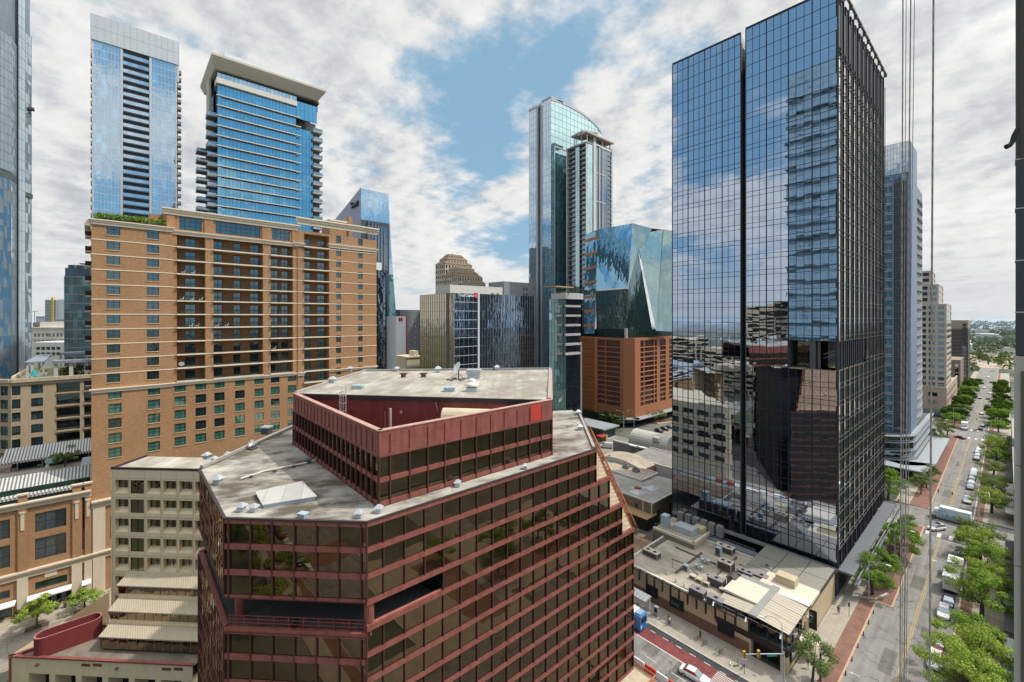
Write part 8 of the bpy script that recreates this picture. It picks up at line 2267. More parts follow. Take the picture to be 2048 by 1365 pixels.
for(x,y,h,lb,a_,b_)in((-19.2,252,10,'small far person in white on the pavement beyond the prow tower',whc,den),(-18.2,233,190,'small far person in dark clothes near the far brick strip',blk,den),(-11.6,331,30,'far person crossing at the far junction, left',blk,blk),(-10.9,332,30,'far person crossing at the far junction, right',den,blk),(-3.2,172.5,200,'person on the right pavement by the box truck',blk,den)):
 person(x,y,.16,h,lb,a_,b_)
for(x,y,h,lb,a_,b_)in((-22.6,108,10,'person in dark clothes on the pavement beside the brick parking strip',blk,den),(-22.1,131,185,'person in white walking by the canopy of the dark tower',whc,den),(-14.2,167.6,90,'person on the left part of the zebra crossing',blk,den),(-9.2,168,270,'person on the right part of the zebra crossing',whc,blk),(-43.5,79.5,90,'person in white near the grey ticket cabinet',whc,den),(-38,80.6,270,'person in dark clothes beside the bicycle racks',blk,blk),(-5.6,134,5,'person walking between the right hand trees',blk,den)):
 person(x,y,.16 if h not in(90.5,)else .03,h,lb,a_,b_)
def ring(mb,c,r,ax,rr=.02,n=16):
 pts=[]
 for k in range(n+1):a=2*math.pi*k/n;pts.append((c[0]+r*math.cos(a)*ax[0],c[1]+r*math.cos(a)*ax[1],c[2]+r*math.sin(a)))
 mb.path(pts,rr,4)
def bike(px,py,head,col,label):
 p=G(px,py,.16);t=thing('bicycle',label,'bicycle',(0,0,0));m=flat('bike_'+col,{'red':(.35,.05,.04,1),'dark':(.03,.03,.035,1),'pale':(.45,.43,.40,1)}[col])
 for x in(-.5,.5):mb=MB();ring(mb,(x,0,.34),.32,(1,0));mb.build('wheel',tyre,t)
 mb=MB();mb.path([(-.5,0,.34),(-.1,0,.32),(.35,0,.82),(-.2,0,.8),(-.1,0,.32)],.025,5);mb.path([(-.5,0,.34),(-.2,0,.8)],.02,5);mb.path([(.5,0,.34),(.35,0,.82),(.33,0,1.0)],.025,5);mb.build('frame',m,t)
 mb=MB();mb.tube((.33,-.28,1.02),(.33,.28,1.02),.02,5);mb.build('handlebar',M['black'],t)
 mb=MB();mb.box(-.33,-.1,-.07,.07,.9,.96);mb.tube((-.2,0,.8),(-.2,0,.92),.02,5);mb.build('saddle',M['black'],t)
 t.location=(p[0],p[1],.16);t.rotation_euler=(0,0,R(head));t['group']='bicycles on the restaurant pavement'
bike(1397,1282,60,'red','red bicycle at the left of the bike racks');bike(1409,1292,75,'dark','dark bicycle just right of the red one');bike(1434,1308,80,'pale','pale bicycle at the middle rack');bike(1441,1311,80,'dark','dark bicycle right of the pale one');bike(1487,1338,80,'dark','dark bicycle beside the purple sign')
def scooter(px,py,head,col,label):
 p=G(px,py,.16);t=thing('scooter',label,'scooter',(0,0,0));m=flat('scoot_'+col,{'green':(.03,.16,.05,1),'white':(.55,.55,.53,1)}[col])
 mb=MB();mb.box(-.4,.35,-.08,.08,.12,.17);mb.build('deck',m,t)
 mb=MB();mb.tube((.4,0,.15),(.32,0,1.1),.03,6);mb.build('stem',m,t)
 mb=MB();mb.tube((.32,-.25,1.1),(.32,.25,1.1),.022,5);mb.build('handlebar',M['black'],t)
 for x in(-.42,.44):mb=MB();mb.tube((x,-.03,.11),(x,.03,.11),.11,10);mb.build('wheel',tyre,t)
 t.location=(p[0],p[1],.16);t.rotation_euler=(0,0,R(head));t['group']='scooters on the restaurant pavement'
scooter(1461,1328,100,'white','white scooter standing on the kerbside drain cover');scooter(1472,1333,60,'green','green scooter right of the white one')
def street_lamp(x,y,h,arm,az,label,grp='street lamps',curved=False):
 t=thing('street_lamp',label,'street lamp',(x,y,0),grp)
 mb=MB();mb.tube((x,y,0),(x,y,h),.11,8,.07);mb.build('pole',galv,t)
 mb=MB();dx,dy=math.cos(R(az)),math.sin(R(az))
 if curved:
  pts=[(x+dx*arm*(1-math.cos(a))*.5,y+dy*arm*(1-math.cos(a))*.5,h+arm*.45*math.sin(a))for a in lin(0,math.pi*.86,9)]
 else:pts=[(x+dx*arm*f,y+dy*arm*f,h+.5*math.sin(f*1.6)-.1)for f in lin(0,1,6)]
 mb.path(pts,.05,6);mb.build('arm',galv,t)
 mb=MB();e=Vector(pts[-1]);mb.hexa([e+Vector((-.1*dy-.1*dx,.1*dx-.1*dy,-.1)),e+Vector((.1*dy-.1*dx,-.1*dx-.1*dy,-.1)),e+Vector((.15*dy+.7*dx,-.15*dx+.7*dy,-.1)),e+Vector((-.15*dy+.7*dx,.15*dx+.7*dy,-.1))],[e+Vector((-.1*dy-.1*dx,.1*dx-.1*dy,.08)),e+Vector((.1*dy-.1*dx,-.1*dx-.1*dy,.08)),e+Vector((.15*dy+.7*dx,-.15*dx+.7*dy,.06)),e+Vector((-.15*dy+.7*dx,.15*dx+.7*dy,.06))]);mb.build('lamp_head',M['white'],t)
p=G(1737.5,1204,0);street_lamp(p[0],p[1],8.6,2.9,0,'street lamp nearest the dark tower, arm over the left kerb')
p=(-18.2,140.5);street_lamp(p[0],p[1],8.6,2.9,0,'second street lamp beyond, among the left hand trees')
street_lamp(-5.6,126.5,8.8,4.2,180,'street lamp on the right side above the white hatchback',)
street_lamp(-5.6,163.5,9,3.6,180,'street lamp among the right hand trees by the black car');street_lamp(-5.6,193,9.5,4.2,180,'street lamp rising over the crossing box truck')
street_lamp(-5.6,238,9.5,4.2,180,'street lamp right of the far parked row');street_lamp(-5.6,283,9.5,4.2,180,'farthest street lamp on the right');street_lamp(-19.5,338,10.5,4.0,0,'tall street lamp at the far left corner of the far junction')
p=W(1772,165);street_lamp(-23.4,175,9.0,3.2,10,'curved lamp between the dark tower and the prow tower','street lamps',True)
p=G(1556,1362,0);street_lamp(-24.0,79.2,10.2,2.6,190,'curved street lamp at the restaurant corner','street lamps',True)
p=G(1247,863,0);street_lamp(p[0],p[1],10,4,180,'tall lamp at the corner of the terracotta tower');p=G(1268,862,0);street_lamp(p[0],p[1],9,4,175,'curved lamp right of the terracotta corner lamp','street lamps',True)
yel=flat('signal_yellow',(.55,.33,.03,1),.5)
def signal_arm(x,y,h,az,L,label,heads=2,sign=None):
 t=thing('traffic_signal',label,'traffic signal',(x,y,0));dx,dy=math.cos(R(az)),math.sin(R(az))
 mb=MB();mb.tube((x,y,0),(x,y,h+.3),.14,8,.1);mb.build('pole',galv,t)
 mb=MB();mb.tube((x,y,h),(x+dx*L,y+dy*L,h+.25),.1,7,.06);mb.build('mast_arm',galv,t)
 for k in range(heads):
  f=1-k*.36;cx_,cy_=x+dx*L*f,y+dy*L*f
  mb=MB();mb.rbox(cx_,cy_,h-.35,h+.75,.36,.34,R(az));o=mb.build('signal_head',yel,t)
  q=MB()
  for j in range(3):q.rbox(cx_,cy_,h-.24+j*.34,h-.02+j*.34,.2,.42,R(az))
  q.build('lens',M['black'],o)
 if sign:
  q=(x+dx*L*.3,y+dy*L*.3);mb=MB();mb.rbox(q[0],q[1],h-.35,h+.1,1.7,.06,R(az));o=mb.build('street_sign',flat('sign_green',(.02,.22,.15,1),.5),t)
  text_mesh('street_name',sign,.34,M['white'],o,(q[0]-dx*.7+dy*.05,q[1]-dy*.7-dx*.05,h-.25),R(az),.01)
 return t
signal_arm(-23.8,79.4,6.0,232,6.6,'traffic signal arm with two yellow heads and a green street sign at the restaurant corner',2,'W 5th St')
signal_arm(-5.7,188.8,6.2,182,8.5,'traffic signal arm with yellow heads behind the crossing truck',2)
signal_arm(-5.7,335,6.2,182,8.0,'traffic signal arm at the far junction',2)
p=G(1239,860,0);signal_arm(p[0]+2,p[1]+1,6.5,180,9,'traffic signal arm in front of the terracotta tower',2)
signal_arm(-22.6,172.2,5.2,20,1.2,'yellow traffic signal on a short bracket by the canopy of the dark tower',1)
def sign_post(x,y,h,label,w=.5,hh=.7,mat=None,name='sign_post',cat='sign post'):
 t=thing(name,label,cat,(x,y,.16));mb=MB();mb.tube((x,y,.1),(x,y,h),.05,6);mb.build('post',M['dgrey'],t)
 mb=MB();mb.rbox(x,y-.05,h-hh,h,w,.06,.6);mb.build('plate',mat or M['dgrey'],t)
p=G(1698,1234,.16);sign_post(p[0],p[1],3.0,'dark slim pay station post on the pavement by the dark tower',.35,.8)
p=G(1489,1349,.16);sign_post(p[0],p[1],2.7,'lilac sign on a post beside the scooters',.9,.8,flat('lilac_sign',(.45,.35,.45,1)))
p=G(1641,1362,.16);t=thing('signal_pole','dark blue pole with an orange pedestrian signal at the street corner','pole',p+(.16,))
mb=MB();mb.tube(p+(0,),p+(4.6,),.16,8);mb.build('pole',flat('pole_blue',(.06,.08,.11,1)),t);mb=MB();mb.rbox(p[0]-.3,p[1],1.7,2.3,.4,.4,.4);mb.build('pedestrian_signal',yel,t)
for(x,y,lb)in((-20.2,215.5,'dark bin by the brick strip beyond the junction'),(-19.0,236,'dark bench like bin farther along the far pavement'),(-19.4,241.5,'second dark bin on the far pavement')):
 t=thing('litter_bin',lb,'bin',(x,y,.16));mb=MB();mb.lathe((x,y,.16),[(.32,0),(.36,.9),(.3,1.0)],10);mb.build('bin_body',M['black'],t);mb=MB();mb.lathe((x,y,1.16),[(.36,0),(.2,.12)],10);mb.build('lid',M['dgrey'],t)
for k in range(7):
 p=(-18.0,86+k*4.6);t=thing('lane_post','short black marker post along the brick parking strip','bollard',(p[0],p[1],.1),'black marker posts along the left kerb')
 mb=MB();mb.lathe((p[0],p[1],.05),[(.14,0),(.09,.1),(.08,.75),(.02,.8)],8);mb.build('post',M['black'],t)
for k,(x,y)in enumerate(((-22,276),(-21,281),(-20.4,286),(-22.5,289))):
 t=thing('work_barrier','orange and white work barrier at the far left corner, number %s from the near end'%('one','two','three','four')[k],'barrier',(x,y,.16),'orange work barriers')
 mb=MB();mb.box(x-1.2,x+1.2,y-.25,y+.25,.16,1.2);mb.build('barrier_body',flat('barrier_orange',(.55,.13,.03,1)),t)
 mb=MB();mb.box(x-.4,x+.4,y-.27,y+.27,.5,.9);mb.build('white_panel',M['white'],t)
for k in range(22):
 x=-27-k*2.15;c=k%2
 t=thing('water_barrier','%s plastic water barrier in the row along the bus street'%('red','white')[c],'barrier',(x,66.6,.03),('red','white')[c]+' barriers along the bus street')
 mb=MB();mb.hexa([(x-1.0,66.3,.03),(x+1.0,66.3,.03),(x+1.0,66.9,.03),(x-1.0,66.9,.03)],[(x-1.0,66.5,1.05),(x+1.0,66.5,1.05),(x+1.0,66.7,1.05),(x-1.0,66.7,1.05)]);mb.build('barrier_body',flat('barrier_red',(.60,.07,.04,1))if not c else M['white'],t)
for k,(px,py,lb)in enumerate(((34,1236,'dark potted plant, leftmost by the shop awning'),(53,1231,'dark potted plant, second from the left'),(93,1224,'dark potted plant between the two fresh green trees'),(113,1219,'dark potted plant, fourth from the left'),(132,1215,'dark potted plant, fifth from the left'),(151,1211,'dark potted plant, rightmost'))):
 p=G(px,py,.16);t=thing('potted_plant',lb,'plant',p+(.16,),'potted plants by the shops')
 mb=MB();mb.lathe(p+(.16,),[(.3,0),(.4,.8)],10);mb.build('pot',M['dgrey'],t);mb=MB();leaves(mb,(p[0],p[1],1.3),(.45,.45,.55),60,.16,rnd);mb.build('foliage',lf_dark,t)
F=Face(G(190,1202,.16),G(226,1192,.16));t=thing('hand_rail','black rail fence along the brick block at street level','fence',F.a+(.16,))
mb=MB();rails(mb,F,0,F.L,.16,0,1.2,1.2,.06);mb.build('railing',iron,t)
def right_row():
 specs=((100,117,7.5,(.33,.34,.33,1),'pale flat awning roofed shop on the right, nearest'),(118,131,9,(.05,.05,.055,1),'black fronted shop with a round green sign on the right'),(132,150,10.5,(.20,.17,.15,1),'brown shop front on the right behind the trees'),(151,168,8,(.08,.085,.09,1),'dark roofed shop at the right hand corner'),(190,225,11,(.36,.33,.29,1),'pale corner building on the right past the junction'),(226,262,9,(.25,.22,.19,1),'low tan building farther along on the right'),(263,314,12,(.30,.27,.24,1),'building on the right before the far junction'))
 for y0,y1,h,c,lb in specs:
  t=thing('shop_building',lb,'shop',(1.2,y0,0));F=Face((1.2,y1),(1.2,y0))
  hs=[(1+3.4*k,3.4+3.4*k,.6,3.2)for k in range(int((y1-y0-1.2)/3.4))]
  mb=MB();F.wall(mb,0,F.L,0,h,0,hs,.3);mb.poly([(1.2,y0,h),(14,y0,h),(14,y1,h),(1.2,y1,h)]);mb.quad((14,y0,0),(1.2,y0,0),(1.2,y0,h),(14,y0,h));mb.build('wall',flat('shop_%d'%y0,c),t)
  for hh in hs:
   mb=MB();F.quad(mb,*hh,-.2);mb.build('shop_window',g_slot,t)
  mb=MB();F.box(mb,.5,F.L-.5,3.4,3.7,0,1.6);mb.build('awning',flat('awn_%d'%y0,(.40,.42,.42,1)if y0 in(100,190)else(.07,.075,.08,1)),t)
 t=thing('round_sign','round green and white shop sign on the right','sign',(.2,127,5))
 mb=MB();mb.tube((.0,126.9,5.2),(.0,127.1,5.2),.95,24);mb.build('disc',flat('sign_green2',(.05,.28,.08,1)),t);mb=MB();mb.tube((.0,126.86,5.2),(.0,126.89,5.2),.55,20);mb.build('inner_disc',M['white'],t);mb=MB();mb.tube((.0,127,5.2),(1.2,127,5.2),.06,5);mb.build('bracket',M['black'],t)
right_row()
def tree_mesh(seed,R_,Hc,n,s,mat,trunk_h,lean=0.0,clumps=21,sparse=1.0):
 r=random.Random(seed);tr=MB();lf=MB()
 base=Vector((0,0,0));top=Vector((r.uniform(-.3,.3),r.uniform(-.3,.3),trunk_h))
 tr.tube(base,top,.2*R_/3,7,.14*R_/3)
 cs=[]
 for k in range(clumps):
  a=r.uniform(0,6.28);rad=R_*math.sqrt(r.uniform(0.02,1))*.85;zz=trunk_h+Hc*(r.uniform(.1,1)*(1-.45*(rad/R_)**2))
  cs.append(Vector((rad*math.cos(a),rad*math.sin(a),zz)))
 for i,c in enumerate(cs):
  if i%2==0:
   mid=top.lerp(c,.5)+Vector((0,0,-.2));tr.tube(top,mid,.075*R_/3,5,.045*R_/3,False);tr.tube(mid,c,.045*R_/3,4,.015,False)
  k=R_*r.uniform(.17,.36);leaves(lf,c,(k,k,k*.62),int(n*sparse),s,r,hollow=.1)
 return lf.mesh('crown',mat),tr.mesh('trunk',bark)
TM={'right1':tree_mesh(11,5.2,4.8,300,.155,lf_lite,2.6),'right2':tree_mesh(12,5.0,4.6,290,.155,lf_mid,2.6),'right3':tree_mesh(13,4.8,4.0,240,.14,lf_grey,2.6),'left1':tree_mesh(14,4.0,5.2,340,.145,lf_mid,2.4),'left2':tree_mesh(15,3.4,4.0,230,.135,lf_grey,2.6),'young':tree_mesh(16,2.7,2.6,130,.17,lf_lite,1.9,clumps=20),'far':tree_mesh(17,4.6,4.8,90,.36,lf_dark,2.4,clumps=24),'far2':tree_mesh(18,4.6,4.4,90,.36,lf_mid,2.4,clumps=24),'pool':tree_mesh(19,3.4,3.2,120,.2,lf_grey,1.6,clumps=18)}
def tree(kind,x,y,z,rot,sc,label,group=None,name='street_tree'):
 t=thing(name,label,'tree',(x,y,z),group,rot);q=random.Random(int(x*7+y));t.scale=(sc*q.uniform(.85,1.15),sc*q.uniform(.85,1.15),sc*q.uniform(.82,1.15))
 lf,tr=TM[kind]
 o=bpy.data.objects.new('crown',lf);COL.objects.link(o);o.parent=t;o=bpy.data.objects.new('trunk',tr);COL.objects.link(o);o.parent=t
 return t
gr='street trees along the right pavement'
for i,(x,y,k,s,lb)in enumerate(((-4.8,97,'right1',1.1,'bright green street tree at the bottom right corner'),(-3.6,105.5,'right1',1.05,'bright green street tree second up on the right'),(-2.4,101,'right2',1.0,'green street tree touching the window edge at the bottom right'),(-4.4,114,'right2',1.0,'street tree right of the dark red car'),(-3.4,127,'right2',1.15,'broad street tree right of the white hatchback'),(-3.8,137,'right1',.95,'street tree half covering the nearer box truck'),(-3.0,146.5,'right2',1.05,'street tree right of the farther box truck'),(-4.4,157,'right1',1.05,'yellow green street tree beside the black car'),(-4.6,167.5,'right3',1.05,'thin grey green tree in front of the crossing box truck'),(-3.2,198.5,'right1',1.1,'bright round street tree just past the junction on the right'),(-3.5,215,'right3',1.05,'thin leafed tree right of the far parked row, nearest'),(-3.5,226,'right3',1.05,'second thin leafed tree right of the far parked row'),(-3.5,244,'right3',1.1,'third thin leafed tree right of the far parked row'),(-3.2,262,'right2',1.1,'fuller green tree beyond the thin leafed ones'),(-3.2,278,'right1',1.1,'bright tree near the far junction on the right'),(-3.2,300,'right3',1.1,'last thin tree before the far junction'))):
 tree(k,x,y,.16,i*1.3,s,lb,gr)
gl_='street trees along the left pavement'
for i,(x,y,k,s,lb)in enumerate(((-21.2,84.5,'left2',1.05,'light green tree at the restaurant corner'),(-19.3,121,'left1',1.05,'green tree in the brick bed by the nearest lamp'),(-18.6,129,'left1',.95,'green tree second along the left kerb'),(-17.8,145,'left1',1.05,'darker green tree third along the left kerb'),(-17.6,153,'left1',.95,'tree nearest the left side of the junction'),(-19.4,201.5,'left2',.9,'small thin tree past the junction on the left'),(-18.8,211,'left2',1.0,'second thin tree past the junction on the left'),(-18.4,219,'left2',.9,'third thin tree past the junction on the left'),(-21.5,281,'left2',1.2,'tree by the orange barriers'),(-19.5,303,'left2',1.4,'yellow green tree at the far left corner'),(-26,187.5,'left1',1.3,'dense tree tucked between the dark tower and the prow tower'))):
 tree(k,x,y,.16,i*1.7,s,lb,gl_)
for i,(px,py,lb,s)in enumerate(((74,1255,'fresh green young tree at the left of the shop pavement',1.25),(170,1221,'fresh green young tree nearer the brick corner',1.1))):
 p=G(px,py,.16);tree('young',p[0],p[1],.16,i*2.0,s,lb,'young trees on the shop pavement')
 t=thing('tree_pit',('dark square tree pit under the left young tree','dark square tree pit under the right young tree')[i],'tree pit',(p[0],p[1],.16));mb=MB();mb.box(p[0]-1.0,p[0]+1.0,p[1]-1.6,p[1]+1.6,.15,.175);mb.build('grate',m_brd,t);mb=MB();mb.box(p[0]-1.1,p[0]-1.0,p[1]-1.7,p[1]+1.7,.15,.2);mb.box(p[0]+1.0,p[0]+1.1,p[1]-1.7,p[1]+1.7,.15,.2);mb.build('edging',m_kerb,t)
p=G(152,915,PZ);tree('pool',p[0],p[1],PZ,.4,1.1,'grey green tree rising beside the striped pool canopy',None,'pool_tree')
p=G(130,933,PZ);tree('pool',p[0],p[1],PZ,2.4,.8,'lower bushy tree in front of the striped pool canopy',None,'pool_tree')
p=G(4,936,PZ);tree('pool',p[0]+2,p[1]-1,PZ,3.4,.8,'dark bushy tree at the left edge of the pool deck',None,'pool_tree')
gf='trees along the far street'
r=random.Random(9)
words=('first','second','third','fourth','fifth','sixth','seventh','eighth','ninth','tenth','eleventh','twelfth','thirteenth','fourteenth','fifteenth','sixteenth')
for i in range(14):
 y=342+i*15+(i>8)*8;tree('far' if i%3 else 'far2',-19.5+r.uniform(-1,1),y,.16,i*1.1,r.uniform(1.0,1.3),'%s dark tree on the left of the street past the far junction'%words[i],gf)
for i in range(14):
 y=340+i*15+(i>8)*8;tree('far' if i%2 else 'far2',-3.0+r.uniform(-.6,.6),y,.16,i*1.9,r.uniform(1.0,1.25),'%s dark tree on the right of the street past the far junction'%words[i],gf)
for i,(px,py,lb)in enumerate(((1225,851,'dark tree at the left foot of the terracotta tower'),(1212,846,'second dark tree at the left foot of the terracotta tower'),(1236,854,'third dark tree at the foot of the terracotta tower'),(1301,846,'light tree in front of the terracotta tower canopy'),(1322,843,'yellowish tree right of the light one by the terracotta tower'),(1140,803,'tree showing above the far wing of the maroon roof'))):
 p=G(px,py,0);tree('far' if i not in(3,4)else 'right3',p[0],p[1],0,i*.9,.9,lb,'trees by the terracotta tower')
for i,(px,lb,k)in enumerate(((803,'tree at the foot of the sail tower','far'),(812,'second tree at the foot of the sail tower','far2'),(826,'small tree before the cream pavilion','far'))):
 p=W(px,250);tree(k,p[0],p[1],14,i*2.1,2.4,lb,'trees behind the maroon roof')
p=W(92,205);tree('far2',p[0],p[1],22,1,2.6,'tree behind the pergolas of the tan building',None,'background_tree')
p=W(1922,372);
p0=G(1312,848,0);t=thing('flower_bed','red and orange flower bed along the terracotta tower','flower bed',p0+(0,));mb=MB()
for k in range(14):leaves(mb,(p0[0]+k*.3,p0[1]+k*1.0,1.0),(1,1,.8),40,.25,rnd)
mb.build('blossom',leaf_mat('blossom',(.22,.06,.03,1),(.40,.16,.05,1)),t)
mb=MB();mb.rbox(p0[0]+2,p0[1]+7,0,.5,3,15,-.25);mb.build('bed_edge',m_kerb,t)
slab('pavement',[(-26,-21,-150,60),(-.4,30,40,79),(1.2,30,79,99)],0,.158,m_con)
slab('brick_pavement',[(-4,24,52,60),(-23,-21.2,-140,40),(4,9,62,97)],.15,.17,m_brk)
sheet('crossing_paving',[(-21,-6.5,-66,-58),(-21,-6.5,-104,-96)],.024,m_brk)
for k in range(12):tree(('right1','right2','left1')[k%3],(14,-23,12,-23.5,6,-22,20,-27,9,-30,17,-29)[k],(70,-58,84,-78,66,-98,58,-68,92,-44,76,-88)[k],.16,k,1.0,('tree on the plaza by the camera building, mirrored in the maroon glass','tree below the camera, mirrored in the maroon glass')[k%2],('plaza trees','trees below the camera')[k%2])
for k in range(8):car(('suv','sedan')[k%2],('white','black','silver','white','red','black','white','grey')[k],-19.4 if k<6 else-10,-56-k*6.2,90,'car parked below the camera, mirrored in the maroon glass','cars below the camera')
r=random.Random(21)
sheet('earthworks',[(-120,190,760,800),(-200,300,846,905),(-100,400,960,1010)],.05,flat('bare_earth',(.38,.27,.20,1),.95,0,.15,.05))
sheet('motorway',[(-400,600,806,840),(-500,700,912,940)],.06,flat('motorway_grey',(.30,.29,.28,1)))
for k in range(26):
 x=r.uniform(-90,160);y=r.choice((815,830,700,715,735,920,930))+r.uniform(-3,3)
 c=r.choice(('white','silver','black','grey'));t=car(r.choice(('sedan','suv')),c,x,y,r.choice((0,180)),'tiny %s car in the distance by the motorway'%c,'tiny cars by the motorway')
for k in range(46):
 y=r.uniform(1050,3600);x=r.uniform(-.28,.10)*y+40;w,d_,h=r.uniform(15,60),r.uniform(12,40),r.uniform(4,12)*(1+y/5000)
 f=min(1,(y-500)/3200);base=r.choice(((.5,.48,.44),(.35,.30,.26),(.42,.43,.45)));c=tuple(b*(1-f*.6)+hz*f*.6 for b,hz in zip(base,(.42,.47,.52)))+(1,)  # wall colours blended towards haze with distance
 t=thing('far_building','low far roof on the hazy plain beyond the motorway','building',(x,y,0),'low roofs on the plain')
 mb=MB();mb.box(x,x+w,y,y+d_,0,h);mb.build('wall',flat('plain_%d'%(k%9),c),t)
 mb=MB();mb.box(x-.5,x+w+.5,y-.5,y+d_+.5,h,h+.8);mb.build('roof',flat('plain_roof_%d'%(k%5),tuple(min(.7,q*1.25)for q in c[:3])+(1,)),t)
def wood(name,label,y0,y1,n,s,mat,rnd_):
 mb=MB()
 for k in range(n):
  y=rnd_.uniform(y0,y1);x=rnd_.uniform(-.42,.12)*y+60;leaves(mb,(x,y,s*.6),(s*rnd_.uniform(1,2.4),s*rnd_.uniform(1,2),s*.8),26,s*.42,rnd_,hollow=.2)
 o=mb.build(name,mat);tag(o,label,'woodland',kind='stuff')
wood('woodland','scattered green woodland just beyond the motorway',700,1300,260,6,leaf_mat('wood_near',(.05,.085,.03,1),(.13,.17,.06,1)),r)
wood('woodland','bluish green woodland of the middle distance',1300,2600,330,11,leaf_mat('wood_mid',(.10,.14,.10,1),(.17,.21,.15,1)),r)  # bluish haze put into the leaf colours
wood('woodland','pale blue hazy tree line close to the horizon',2600,6000,300,22,leaf_mat('wood_far',(.22,.27,.29,1),(.27,.32,.34,1)),r)  # horizon haze carried by the leaf colours
for k,(px,d,hh,w)in enumerate(((770,420,70,20),(1020,420,62,26),(60,520,60,18))):
 pass
def window_edge():
 t=thing('facade_pier','dark panelled edge of the photographer’s own building at the right border','facade pier',W(2040,9)+(0,))
 a=W(2031.5,9.0);e=add2(a,(1,0),.9)
 F=Face(a,e)
 dk=flat('charcoal_panel',(.055,.062,.072,1),.5,.2,.08);lt=flat('pale_ledge',(.36,.35,.31,1),.85,0,.08,1.5)
 zl=Zat(712,9.0)
 joints=[zl,Zat(625,9),Zat(522,9),Zat(418,9),Zat(320,9)]
 for z0,z1 in zip(joints,joints[1:]):
  mb=MB();F.box(mb,.0,.9,z0+.012,z1-.012,-.5,0);mb.build('dark_panel',dk,t)
 mb=MB();F.box(mb,-.0,.9,joints[-1],72,-.5,.0);F.box(mb,.06,.9,joints[-1],72,0,.015);mb.build('upper_panel',flat('bronze_panel',(.075,.07,.062,1),.5,.2,.1),t)
 mb=MB()
 for z in joints[1:]:F.box(mb,-.01,.9,z-.012,z+.012,-.5,.008)
 mb.build('panel_joint',flat('joint_silver',(.40,.42,.42,1),.4,.3),t)
 zz=[zl,Zat(930,9),Zat(1130,9),Zat(1400,9),46,0]
 for z1,z0 in zip(zz,zz[1:]):
  mb=MB();F.box(mb,-.02,.9,z0+.008,z1-.008,-.6,.05);mb.build('ledge_panel',lt,t)
 mb=MB();F.box(mb,.07,.9,0,zl-.3,.05,.09);mb.build('dark_strip',flat('strip_dark',(.10,.095,.085,1)),t)  # dark vertical strip over the pale ledge panels
 mb=MB();q=W(2031,8.7);pts=[Vector(W(x,8.7)+(Zat(y,8.7),))for x,y in((2036,258),(2029,270),(2025,284),(2020,291),(2013,294))]
 for i,(p0,p1)in enumerate(zip(pts,pts[1:])):mb.tube(p0,p1,.042,8,.04 if i<3 else .05)
 mb.build('cable_end',flat('black_rubber',(.03,.028,.03,1),.8),t)
window_edge()
def ropemat():
 t=NT('rope');p=t.pos();sp=t.n('ShaderNodeSeparateXYZ');t.l(p,sp.inputs[0])
 f=t.math('FRACT',t.math('MULTIPLY_ADD',sp.outputs[2],9,t.math('MULTIPLY',sp.outputs[0],30)))
 c=t.ramp(f,[(0,(.2,.18,.165,1)),(.35,(.33,.30,.27,1)),(.8,(.36,.33,.30,1)),(1,(.2,.18,.165,1))])
 t.bsdf(c,.85);return t.m
rp=ropemat()
for i,(x0,x1,d,r_,lb)in enumerate(((1806,1800,4.0,.0052,'leftmost hanging rope of the three close together'),(1812.5,1803.5,4.2,.003,'thin rope right behind the leftmost one'),(1821.5,1808,4.4,.0058,'middle hanging rope of the group'),(1829,1812,4.8,.0035,'thin rope right of the middle rope'),(1867,1859,3.6,.0068,'thick single rope hanging apart on the right'))):
 k=(x1-x0)/1365
 a=W(x0-k*300,d)+(Zat(-300,d),);b=W(x1+k*300,d)+(Zat(1665,d),)
 t=thing('hanging_rope',lb,'rope',a,'ropes hanging in front of the window')
 mb=MB();mb.tube(a,b,r_,6);mb.build('strand',rp,t)
SUN_E=3.2
BLOBS=[(1000,330,.26,-.07),(1210,40,.18,-.07),(880,420,.18,-.06),(1320,300,.2,-.05),(830,200,.12,-.04),(1010,215,.17,-.10),(950,300,.12,-.08),(1120,140,.10,-.08),(1090,420,.2,-.03),(700,80,.08,-.04),(735,240,.08,-.05),(600,60,.25,.05),(1290,330,.09,-.06),(1320,420,.10,-.05),(90,255,.06,-.05),(300,20,.5,.10),(1900,200,.45,.10),(650,330,.3,.08),(1250,120,.2,.06),(60,480,.3,.10),(900,500,.25,.07)]
MIRR=[(1390,190,.14,-.12,1,-1),(1450,300,.12,-.10,1,-1),(1560,300,.09,-.10,1,-1),(1560,200,.12,.05,1,-1),(1540,90,.10,-.06,1,-1),(1420,420,.16,.06,1,-1),(1560,420,.12,.06,1,-1),(520,220,.22,-.16,-1,1),(250,130,.12,-.08,-1,1),(250,330,.16,.05,-1,1),(1090,300,.12,-.06,1,-1),(1200,520,.1,-.06,1,-1)]
SUN=Vector((.37,.44,.82)).normalized()
el=math.asin(SUN.z);rot=math.atan2(SUN.x,SUN.y)
w=bpy.data.worlds.new("World");SC.world=w;w.use_nodes=True
nt=w.node_tree;nt.nodes.clear()
class WT(NT):
 def __init__(s):s.t=nt;s.out=nt.nodes.new('ShaderNodeOutputWorld')
t=WT()
sky=t.n('ShaderNodeTexSky');sky.sky_type='NISHITA';sky.sun_disc=False;sky.sun_elevation=el;sky.sun_rotation=rot;sky.altitude=200;sky.air_density=1.0;sky.dust_density=1.2;sky.ozone_density=1.5
tc=t.n('ShaderNodeTexCoord');dirv=tc.outputs['Generated']
sp=t.n('ShaderNodeSeparateXYZ');t.l(dirv,sp.inputs[0])
zc=t.math('MAXIMUM',sp.outputs[2],0.0)
den=t.math('ADD',zc,.22)
cv=t.n('ShaderNodeCombineXYZ');t.l(t.math('DIVIDE',sp.outputs[0],den),cv.inputs[0]);t.l(t.math('DIVIDE',sp.outputs[1],den),cv.inputs[1])
